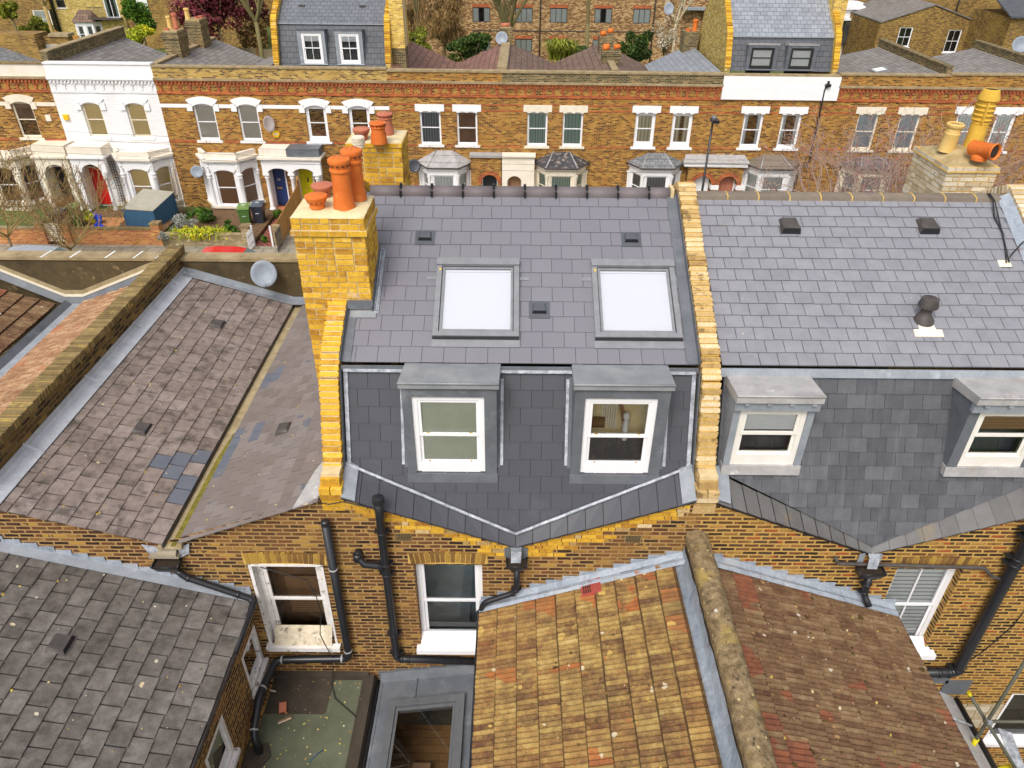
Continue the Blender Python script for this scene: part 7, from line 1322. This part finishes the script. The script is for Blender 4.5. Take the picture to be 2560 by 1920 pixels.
blades('daffodil_clump', 'yellow green strap-leaved plants spilling over the low grey wall', (-14.95, 25.25, .35), (.62, .22), 520, .5, 'leaf_yellow')
plant('lavender_bush', 'silvery grey bush right of the blue shed', 'bush', (-16.3, 26.6, .55), (.75, .5, .4), 1500, .05, 'leaf_grey')
plant('lavender_bush', 'small silvery grey bush hanging over the pavement at the wall pier', 'bush', (-16.45, 24.75, .45), (.32, .22, .28), 500, .05, 'leaf_grey')
plant('garden_shrub', 'bright green shrub under the white bay with brown blinds', 'bush', (-15.6, 27.6, .55), (.85, .6, .45), 1500, .07, 'leaf_green')
plant('garden_shrub', 'green leafy plant just left of the green wheelie bin', 'bush', (-13.85, 26.4, .4), (.42, .4, .3), 700, .07, 'leaf_green'); plant('garden_shrub', 'low green plant between green bin and brick pier', 'bush', (-13.2, 25.6, .35), (.35, .3, .25), 500, .08, 'leaf_green')
plant('garden_shrub', 'small green plant at the foot of the blue door porch', 'bush', (-12.1, 28.6, .3), (.28, .2, .3), 300, .07, 'leaf_green'); plant('garden_shrub', 'green plant beside the blue plastic bags', 'bush', (-21.2, 27.4, .4), (.35, .3, .35), 500, .07, 'leaf_yellow'); plant('garden_shrub', 'tuft of green leaves on the checkered path beside the white gate', 'bush', (-11.95, 25.4, .25), (.22, .2, .15), 250, .06, 'leaf_green')
t = thing('plant_pot', 'terracotta pot with withered plant at the white bay corner', 'plant pot', (-15.9, 28.5, .1)); m = MB(); m.lathe((-15.9, 28.5, .15), [(.14, 0), (.2, .28), (.22, .29), (.22, .34), (.18, .34), (.17, .25), (0, .25)], 18); m.build('pot', 'terracotta_red', t); m = MB(); leafmass(m, (-15.9, 28.5, .6), (.22, .2, .2), 120, .05, 0, 6); m.build('foliage', 'leaf_brown', t)
t = thing('bamboo_canes', 'bundle of tall wooden trellis poles at the corner of the white house', 'trellis', (-17.3, 28.9, 0)); m = MB()
for k in range(7): m.tube([(-17.4+k*.06, 28.9, 0), (-17.5+k*.07+random.uniform(-.05, .05), 29.2, 2.5+random.uniform(-.5, .3))], .018, 5)
m.box(-17.45, -16.9, 28.95, 28.98, 1.1, 1.14); m.box(-17.4, -16.8, 28.95, 28.98, .5, .54); m.build('poles', 'wood_grey', t)

# twiggy street trees
def btree(nm, label, base, tr, kids_, L, r, lev, mats, bud, spread, up, n0, wig=.2, budsize=.03, h0=0, group=None, sides=6):
    t = thing(nm, label, 'tree', base, group); m = MB(); b = Vector(base); m.tube([b, b+Vector((.03, 0, tr*.5)), b+Vector((0, .05, tr))], r, 8, r2=r*.75); m.build('trunk', mats[0], t)
    m = MB()
    for k in range(n0):
        a = 2*math.pi*k/n0+random.uniform(-.4, .4); branch(m, b+Vector((0, .05, tr-random.random()*h0)), Vector((math.cos(a)*spread, math.sin(a)*spread, .6+up)), L, r*.62, lev, 0, 1 if bud else None, .75, up, kids_, sides, 3, wig, budsize)
    m.build('crown', [mats[1]]+([bud] if bud else []), t); return t
random.seed(21); btree('street_tree', 'leafless tan twiggy tree in the street at the left edge', (-19.6, 22.6, 0), .8, 3, 1.5, .06, 4, ('bark', 'twig_tan'), 'bud_dark', 1.3, .2, 8, .22, .03)
random.seed(4); btree('street_tree', 'bushy leafless tree with dark red buds at the picture edge far left', (-22.6, 23.2, 0), 1.1, 3, 1.6, .06, 4, ('bark', 'twig_tan'), 'bud_dark', 1.3, .25, 9, .22, .03)
random.seed(8); btree('street_tree', 'arching bare tree with small red buds in front of the blue curtained house', (14.6, 23.2, 0), 1.5, 3, 2.2, .08, 4, ('bark', 'twig_red'), 'bud_red', 1.2, .12, 15, .38, .03)
random.seed(17); btree('street_tree', 'budding bare tree behind the old pale chimney at right', (19.0, 24.0, 0), 1.6, 3, 2.1, .08, 4, ('bark', 'twig_red'), 'bud_red', 1.2, .14, 13, .38, .03)

# ================================================================ BEHIND THE FAR TERRACE
def pxs(y, py=80): d = ray(1280, py); return (y-CAM.y)/d.y/FPX      # metres per photo pixel at that depth
AP = thing('apartment_block', 'brown brick apartment block with dark framed windows under red brick heads', 'building', (2, 68, 0))
YA = 68; lx = at(1025, 90, 'y', YA).x; rx = at(1655, 120, 'y', YA).x; cw = []
for px in (850, 960, 1182, 1288, 1374, 1485, 1581): cw.append(at(px, 60, 'y', YA).x)
r1 = (at(1380, 57, 'y', YA).z, at(1380, 20, 'y', YA).z); r2 = (at(1380, 131, 'y', YA).z, at(1380, 98, 'y', YA).z); dz = r1[0]-r2[0]; rows = [(r1[0]+dz, r1[1]+dz), r1, r2, (r2[0]-dz, r2[1]-dz)]
TA = lambda a, b, c: (a, YA-b, c); ops = [(x, x+1.62, z0, z1) for x in cw for z0, z1 in rows]
m = MB(TA); wallpanel(m, at(960, 60, 'y', YA).x-4, rx, -.1, [(-60, 14), (60, 14)][:0] or [(at(960, 60, 'y', YA).x-4, 14), (rx, 14)], ops, .12); m.build('wall', 'brick_apart', AP)
for k, q in enumerate(ops):
    if k % 4 in (1, 2, 3):
        window(AP, TA, *q, 'vent_dark', set_=.05, fw=.07, casement=3, back='room_dark', blind='curtain_white', bcov=(1 if k % 3 else .7), glass='glass_far', backd=.4); m = MB(TA); m.box(q[0]-.03, q[1]+.03, .002, .02, q[3]+.01, q[3]+.28); m.build('window_head', 'brick_red_far', AP)
m = MB(TA)
for px in (1350, 1633): x = at(px, 60, 'y', YA).x; m.tube([(x, .1, 0), (x, .1, 14)], .06, 6)
m.box(at(1180, 60, 'y', YA).x, rx, .002, .05, (rows[1][0]+rows[2][1])/2-.03, (rows[1][0]+rows[2][1])/2+.03); m.build('drainpipe', 'vent_dark', AP)
m = MB(); m.box(rx, rx+16, 70, 70.4, 0, 13); m.box(rx-.0, rx+.3, 68, 70.4, 0, 14); m.box(rx+1.8, rx+11, 69, 70, at(1750, 20, 'y', 69).z-.2, at(1750, 20, 'y', 69).z, 1); m.build('wall', ['brick_apart', 'lead'], AP)
# right: back addition with gable and sash windows
RB = thing('brick_house', 'brown brick house back with gabled slate roof and white six-pane sash windows, top right', 'house', (40, 66, 0)); YR = 66
def R4(x, y): return (1860+x*.31646, y*.31646)
TR = lambda a, b, c: (a, YR-b, c)
g = [at(*R4(1075, 185), 'y', YR), at(*R4(1510, 45), 'y', YR), at(*R4(1905, 208), 'y', YR)]
ww = [(R4(1205, 370), R4(1330, 215)), (R4(1570, 415), R4(1725, 235))]; ops = []
for a, b in ww: p = at(*a, 'y', YR); q = at(*b, 'y', YR); xm = (p.x+q.x)/2; w2 = pxs(YR)*105*.31646/2; ops.append((xm-w2, xm+w2, p.z, q.z))
m = MB(TR); wallpanel(m, g[0].x, g[2].x, 0, [(g[0].x, g[0].z), (g[1].x, g[1].z), (g[2].x, g[2].z)], ops, .12); m.poly([(g[0].x, 0, 0), (g[0].x, -9, 0), (g[0].x, -9, g[0].z), (g[0].x, 0, g[0].z)]); m.poly([(g[2].x, 0, 0), (g[2].x, -9, 0), (g[2].x, -9, g[2].z), (g[2].x, 0, g[2].z)]); m.build('wall', 'brick_back', RB)
for a, b in ((g[0], g[1]), (g[1], g[2])): m = MB(); m.prism([a+Vector((0, -.1, .05)), b+Vector((0, -.1, .05)), b+Vector((0, 9, .05)), a+Vector((0, 9, .05))], (0, 0, .1)); m.build('roof', 'far_slate', RB)
for q in ops: window(RB, TR, *q, 'paint_white', set_=.06, fw=.06, bars=(1, 0), back='room_dark', sill=.1, glass='glass_far', backd=.4)
YB = 75; TB = lambda a, b, c: (a, YB-b, c); ops = []
for a, b, wpx in ((R4(1850, 190), R4(1900, 78), 90), (R4(1975, 250), R4(2080, 85), 100), (R4(960, 200), R4(1030, 45), 90)):
    p = at(*a, 'y', YB); q = at(*b, 'y', YB); xm = (p.x+q.x)/2; w2 = pxs(YB)*wpx*.31646/2; ops.append((xm-w2, xm+w2, p.z, q.z))
m = MB(TB); x0 = at(*R4(850, 100), 'y', YB).x; wallpanel(m, x0, x0+34, 0, [(x0, 16), (x0+34, 16)], ops, .12); m.build('wall', 'brick_back', RB)
for q in ops: window(RB, TB, *q, 'paint_white', set_=.06, fw=.07, bars=(1, 0), back='room_dark', sill=.12, glass='glass_far', backd=.4)
m = MB()
for a, b in ((R4(1790, 0), R4(1750, 100)), (R4(2160, 0), R4(2040, 310)), (R4(935, 0), R4(870, 290)), (R4(1050, 120), R4(1010, 340))): p = at(*a, 'y', 73); q = at(*b, 'y', 73); m.tube([(q.x, 74.8, q.z-3), (q.x, 74.8, p.z+2)], .07, 6)
m.build('drainpipe', 'black_plastic', RB)
WB = thing('white_bay', 'white painted bay front with columns squeezed beside the yellow gable top right', 'bay', (33, 72, 0)); m = MB(); x0 = at(*R4(780, 100), 'y', 73).x; x1 = at(*R4(925, 100), 'y', 73).x; zb = at(*R4(800, 260), 'y', 73).z-3; m.box(x0, x1, 73, 75, 0, at(*R4(800, 20), 'y', 73).z)
z2 = at(*R4(800, 60), 'y', 73).z; m.box(x0-.2, x1+.2, 72.7, 75, z2-.15, z2+.15); z3 = at(*R4(800, 140), 'y', 73).z; m.box(x0-.1, x1-.2, 72.5, 75, z3-.2, z3); m.box(x0+.3, x0+.8, 72.45, 73.1, z3-2.3, z3-.3, 1); m.box(x0+1.0, x0+1.3, 72.4, 73.1, z3-2.6, z3-.2, 0); m.build('wall', ['render_white', 'room_dark'], WB)
# right low corner: small wall and dish
m = MB(); a = at(*R4(2120, 140), 'y', 60); bq = at(*R4(2212, 300), 'y', 60); m.box(a.x, a.x+8, 60, 66, 0, a.z, 0); m.prism([(a.x-.3, 59.7, a.z), (a.x+8, 59.7, a.z), (a.x+8, 66, a.z+2.2), (a.x-.3, 66, a.z+2.2)], (0, 0, .12), 1); t = thing('outbuilding', 'slate roofed brick outbuilding at the top right corner', 'building', (a.x+4, 63, 0)); m.build('wall', ['brick_back', 'far_slate_dark'], t)
p = at(*R4(2180, 355), 'y', 45); dish('satellite_dish', 'dark satellite dish at the right edge above the slate roofs', p, (-.2, -.9, .35), .5, .5, 'dish_grey', mount=(p.x+.3, 45.4, p.z-.5), group='satellite dishes on walls and chimneys')
# left: yellow brick house with bay
LB = thing('brick_house', 'yellow brick house back with white bay under a brown hipped roof, top left', 'house', (-46, 78, 0)); YL = 78; TLb = lambda a, b, c: (a, YL-b, c)
def S4(x, y): return (x*360/2212, y*270/1659)
x0 = at(*S4(770, 100), 'y', YL).x; x1 = at(*S4(1870, 100), 'y', YL).x; fw0 = at(*S4(1660, 280), 'y', YL); fw1 = at(*S4(1720, 0), 'y', YL); pm = pxs(YL)
fr_ = (fw0.x-.1, fw0.x+1.35, fw0.z, fw0.z+2.4); sw = at(*S4(950, 120), 'y', YL); sw_ = (sw.x-.45, sw.x+.45, sw.z, sw.z+1.4)
m = MB(TLb); wallpanel(m, x0, x1, 0, [(x0, 14), (x1, 14)], [fr_, sw_], .12); m.build('wall', 'brick_gable', LB); window(LB, TLb, *fr_, 'paint_white', casement=2, set_=.05, fw=.12, back='room_dark', blind='curtain_green', bcov=.4, glass='glass_far'); window(LB, TLb, *sw_, 'vent_dark', set_=.05, back='room_dark', sill=.1, sillm='paint_white', glass='glass_far')
b0 = at(*S4(1185, 500), 'y', YL-.9); b1 = at(*S4(1460, 500), 'y', YL-.9); bz = at(*S4(1300, 340), 'y', YL-.9).z; bt = at(*S4(1250, 150), 'y', YL).z; m = MB(TLb); bc_ = (b0.x+b1.x)/2; hw = (b1.x-b0.x)/2; bzb = b0.z-1.1
P = [(bc_-hw-.5, 0), (bc_-hw, .9), (bc_+hw, .9), (bc_+hw+.5, 0)]
for k in range(3):
    (a0, q0), (a1, q1) = P[k], P[k+1]; L = math.hypot(a1-a0, q1-q0); T = sub(TLb, a0, q0, math.atan2(q1-q0, a1-a0)); q = MB(T); n = 2 if k == 1 else 1; wd = [(L*j/n+.15, L*(j+1)/n-.15, bzb+.1, bz-.35) for j in range(n)]; wallpanel(q, 0, L, 0, [(0, bz), (L, bz)], wd, .1); q.build('bay', 'render_white', LB)
    for w4 in wd: window(LB, T, *w4, 'paint_white', set_=.05, fw=.06, back='room_dark', blind='curtain_dark', bcov=1, glass='glass_far', backd=.3)
m.poly([(P[0][0]-.2, 0, bz), (P[1][0]-.15, 1.1, bz), (bc_-.6, 0, bt)]); m.poly([(P[1][0]-.15, 1.1, bz), (P[2][0]+.15, 1.1, bz), (bc_+.6, 0, bt), (bc_-.6, 0, bt)]); m.poly([(P[2][0]+.15, 1.1, bz), (P[3][0]+.2, 0, bz), (bc_+.6, 0, bt)]); m.build('bay_roof', 'far_tile', LB)
m = MB(TLb); x = x0+.35; m.tube([(x, .1, 0), (x, .1, 14)], .12, 8); m.build('drainpipe', 'black_plastic', LB)
m = MB(TLb)
for k in range(16): m.tube([(fw0.x-1.6+k*.11, .8, fw0.z+.1), (fw0.x-1.6+k*.11, .8, fw0.z+1.1)], .014, 4)
m.tube([(fw0.x-1.6, .8, fw0.z+1.1), (fw0.x+.1, .8, fw0.z+1.1)], .03, 5); m.box(fw0.x-1.7, fw0.x+1.6, 0, .85, fw0.z-.05, fw0.z+.08, 0); m.build('balcony', 'vent_dark', LB)
m = MB(); m.box(x1, x1+14, YL+.3, YL+.6, 0, 13); a = at(355, 8, 'y', YL+.3); m.box(a.x-.5, a.x+.6, YL+.2, YL+.32, a.z-.6, a.z+2, 1); m.build('wall', ['brick_back', 'curtain_white'], LB)
LC = thing('brick_house', 'dark brown brick house wall with tall white framed window at the top left corner', 'house', (-56, 77, 0)); YC = 77; TC = lambda a, b, c: (a, YC-b, c); a = at(*S4(850, 440), 'y', YC); b = at(*S4(620, 150), 'y', YC); wq = (a.x-1.9, a.x-.1, a.z, b.z)
m = MB(TC); wallpanel(m, x0-16, x0+.3, 0, [(x0-16, 13), (x0+.3, 13)], [wq], .12); m.build('wall', 'brick_back', LC); window(LC, TC, *wq, 'paint_cream', set_=.05, fw=.09, bars=(1, 0), back='room_dark', blind='curtain_white', bcov=1, glass='glass_far')
# bits at the top-left corner: end chimney of the first house
m = MB(FT); m.box(-26.6, -24.9, -6.8, -6.3, 6, 7.3, 0); m.box(-29.6, -26.3, -6.9, -5.6, 6, 7.5, 0); m.box(-25.9, -24.8, -6.9, -6.2, 7.3, 7.45, 1); m.box(-26.2, -25.1, -6.4, -6.2, 6.3, 6.9, 2); m.build('chimney', ['brick_back', 'stone_cope', 'lead_old'], H0)
m = MB(FT); m.prism([(-24.35, -3.2, 6.47), (-24.0, -3.2, 6.53), (-24.0, -3.5, 6.53), (-24.35, -3.5, 6.47)], (0, 0, .08)); m.build('roof_vent', 'vent_dark', H0)
# fences
def fence(label, p, q, h, mt, n=20):
    p = Vector(p); q = Vector(q); t = thing('garden_fence', label, 'fence', (p+q)/2); t.location.z = 0; LOC[t.name] = Vector((t.location)); m = MB(); d = (q-p)/n; u = d.normalized(); nn = Vector((-u.y, u.x, 0))*.02
    for k in range(n): a = p+d*k; m.prism([a, a+d*.94, a+d*.94+Vector((0, 0, h)), a+Vector((0, 0, h))], nn)
    m.build('boards', mt, t); m = MB()
    for k in range(0, n+1, 5): a = p+d*k; m.box(a.x-.06, a.x+.06, a.y-.06, a.y+.06, a.z, a.z+h+.1)
    m.build('post', 'wood_fence', t)
a = at(*S4(740, 450), 'y', 70); b = at(*S4(1300, 590), 'y', 66); fence('bright orange panel fence beyond the slate roofs at top left', (a.x, 70, a.z-1.8), (b.x, 66, b.z-1.8), 1.8, 'panel_orange', 24)
a = at(480, 110, 'y', 62); b = at(690, 125, 'y', 60); fence('weathered brown board fence under the dark red tree', (a.x, 62, a.z-2.2), (b.x, 60, b.z-2.2), 2.2, 'wood_grey', 26)
# trees and bushes behind
def bush(nm, label, px, py, rx, ry, Y, n, size, mt, clumps=16, trunk=True, depth=None, flat=.4, group='trees and bushes behind the far terrace', **k):
    c = at(px, py, 'y', Y); s = pxs(Y, py); R = (rx*s, (depth or rx*s*.7), ry*s); t = thing(nm, label, 'tree' if 'tree' in nm else 'bush', (c.x, c.y, 0), group)
    m = MB(); leafmass(m, c, R, n, size, 0, clumps, flat, **k); m.build('crown', mt, t); m = MB(); m.tube([(c.x, c.y, 0), (c.x+.1, c.y, c.z*.6), (c.x, c.y, c.z)], .14, 7, r2=.06)
    for q in range(6): a = q*1.05; m.tube([(c.x, c.y, c.z*.8), (c.x+R[0]*.6*math.cos(a), c.y+R[1]*.6*math.sin(a), c.z+R[2]*.5)], .05, 5, r2=.015)
    m.build('trunk', 'bark', t); return t
random.seed(33)
bush('purple_tree', 'dark red leaved tree behind the brick chimneys at upper left', 540, 35, 100, 70, 58, 9000, .15, 'leaf_purple', 26)
bush('garden_bush', 'rounded bright green bush in front of the yellow brick house back', 343, 35, 40, 38, 60, 3500, .13, 'leaf_green', 18); bush('garden_bush', 'low green and yellow flowering bush under the rounded green one', 345, 85, 45, 22, 56, 1800, .11, 'leaf_yellow', 14)
bush('garden_bush', 'yellow green bush left of the orange panel fence', 95, 78, 40, 28, 66, 2600, .13, 'leaf_lime', 14); bush('palm_tree', 'olive and yellow leafy tree top at the top left corner', 22, 22, 26, 24, 64, 1200, .18, 'leaf_lime', 10)
bush('willow_tree', 'drooping brown twiggy tree left of the apartment block', 1105, 45, 62, 75, 58, 7000, .20, 'leaf_brown', 22, flat=.10, droop=1.3); bush('willow_tree', 'second drooping brown tree right behind the tall yellow gable chimney', 1035, 40, 45, 70, 62, 3500, .20, 'leaf_brown', 16, flat=.10, droop=1.3)
bush('garden_bush', 'yellow green bush beside the tall yellow brick chimney', 1048, 105, 34, 34, 52, 2600, .10, 'leaf_lime', 14); bush('garden_bush', 'green ivy mound above the red tiled valley', 1180, 122, 62, 34, 50, 4500, .11, 'leaf_dark', 20); bush('garden_bush', 'bright green bush by the lowest apartment windows', 1190, 96, 34, 13, 53, 1200, .10, 'leaf_green', 10)
bush('garden_bush', 'dark glossy evergreen bush behind the twin clay pot chimneys', 1590, 118, 42, 40, 48, 4500, .10, 'leaf_dark', 20); bush('garden_bush', 'dark brown green thicket beside the far left dark red tree', 625, 60, 50, 60, 64, 3500, .13, 'leaf_brown', 18)
bush('blossom_bush', 'sparse pale blossoming bush against the tall yellow gable', 1665, 90, 38, 48, 47, 900, .07, 'blossom', 16); bush('garden_bush', 'small green plants behind the rear gardens left of the gable', 1440, 130, 30, 20, 50, 1000, .10, 'leaf_dark', 10)
c = at(1402, 135, 'y', 44); blades('pampas_grass', 'tall tufted green grass before the apartment windows', (c.x, c.y, c.z-.35), (.28, .25), 420, 1.5, 'leaf_lime')
def back_tree(label, px, py, Y, L, r, seed, spread=.6, up=.7, n0=5, lev=4, mt='bark_olive', tr=None, wig=.16):
    random.seed(seed); c = at(px, py, 'y', Y); btree('bare_tree', label, (c.x, c.y, 0), c.z, 3, L, r, lev, (mt, mt), None, spread, up, n0, wig, group='leafless trees behind the far terrace')
back_tree('leafless pollarded tree in front of the apartment block', 1270, 75, 56, 2.6, .30, 5, .75, .5, 7, 3); back_tree('pair of tall thin bare trunks rising before the apartment windows', 1470, 60, 58, 4.0, .2, 6, .15, 1.4, 2, 2); back_tree('sprawling leafless olive tree behind the new mansard roof', 640, 55, 56, 2.6, .22, 9, .9, .5, 6, 4); back_tree('thin dark bare trunk left of the drooping brown trees', 1042, 55, 60, 3, .16, 10, .3, 1.2, 3, 3); back_tree('pale bare twiggy tree at the foot of the yellow gable', 1690, 60, 50, 1.6, .12, 14, .9, .4, 5, 4, 'twig_pale')
back_tree('leafless tan tree near the top left corner', 110, 15, 62, 2.4, .18, 19, .9, .5, 5, 4, 'twig_tan')
m = MB(); m.box(-90, 90, 95, 96, 0, 18); t = thing('terrace_backs', 'long brown brick house backs closing the view behind the gardens', 'building', (0, 95, 0)); m.build('wall', 'brick_back', t)
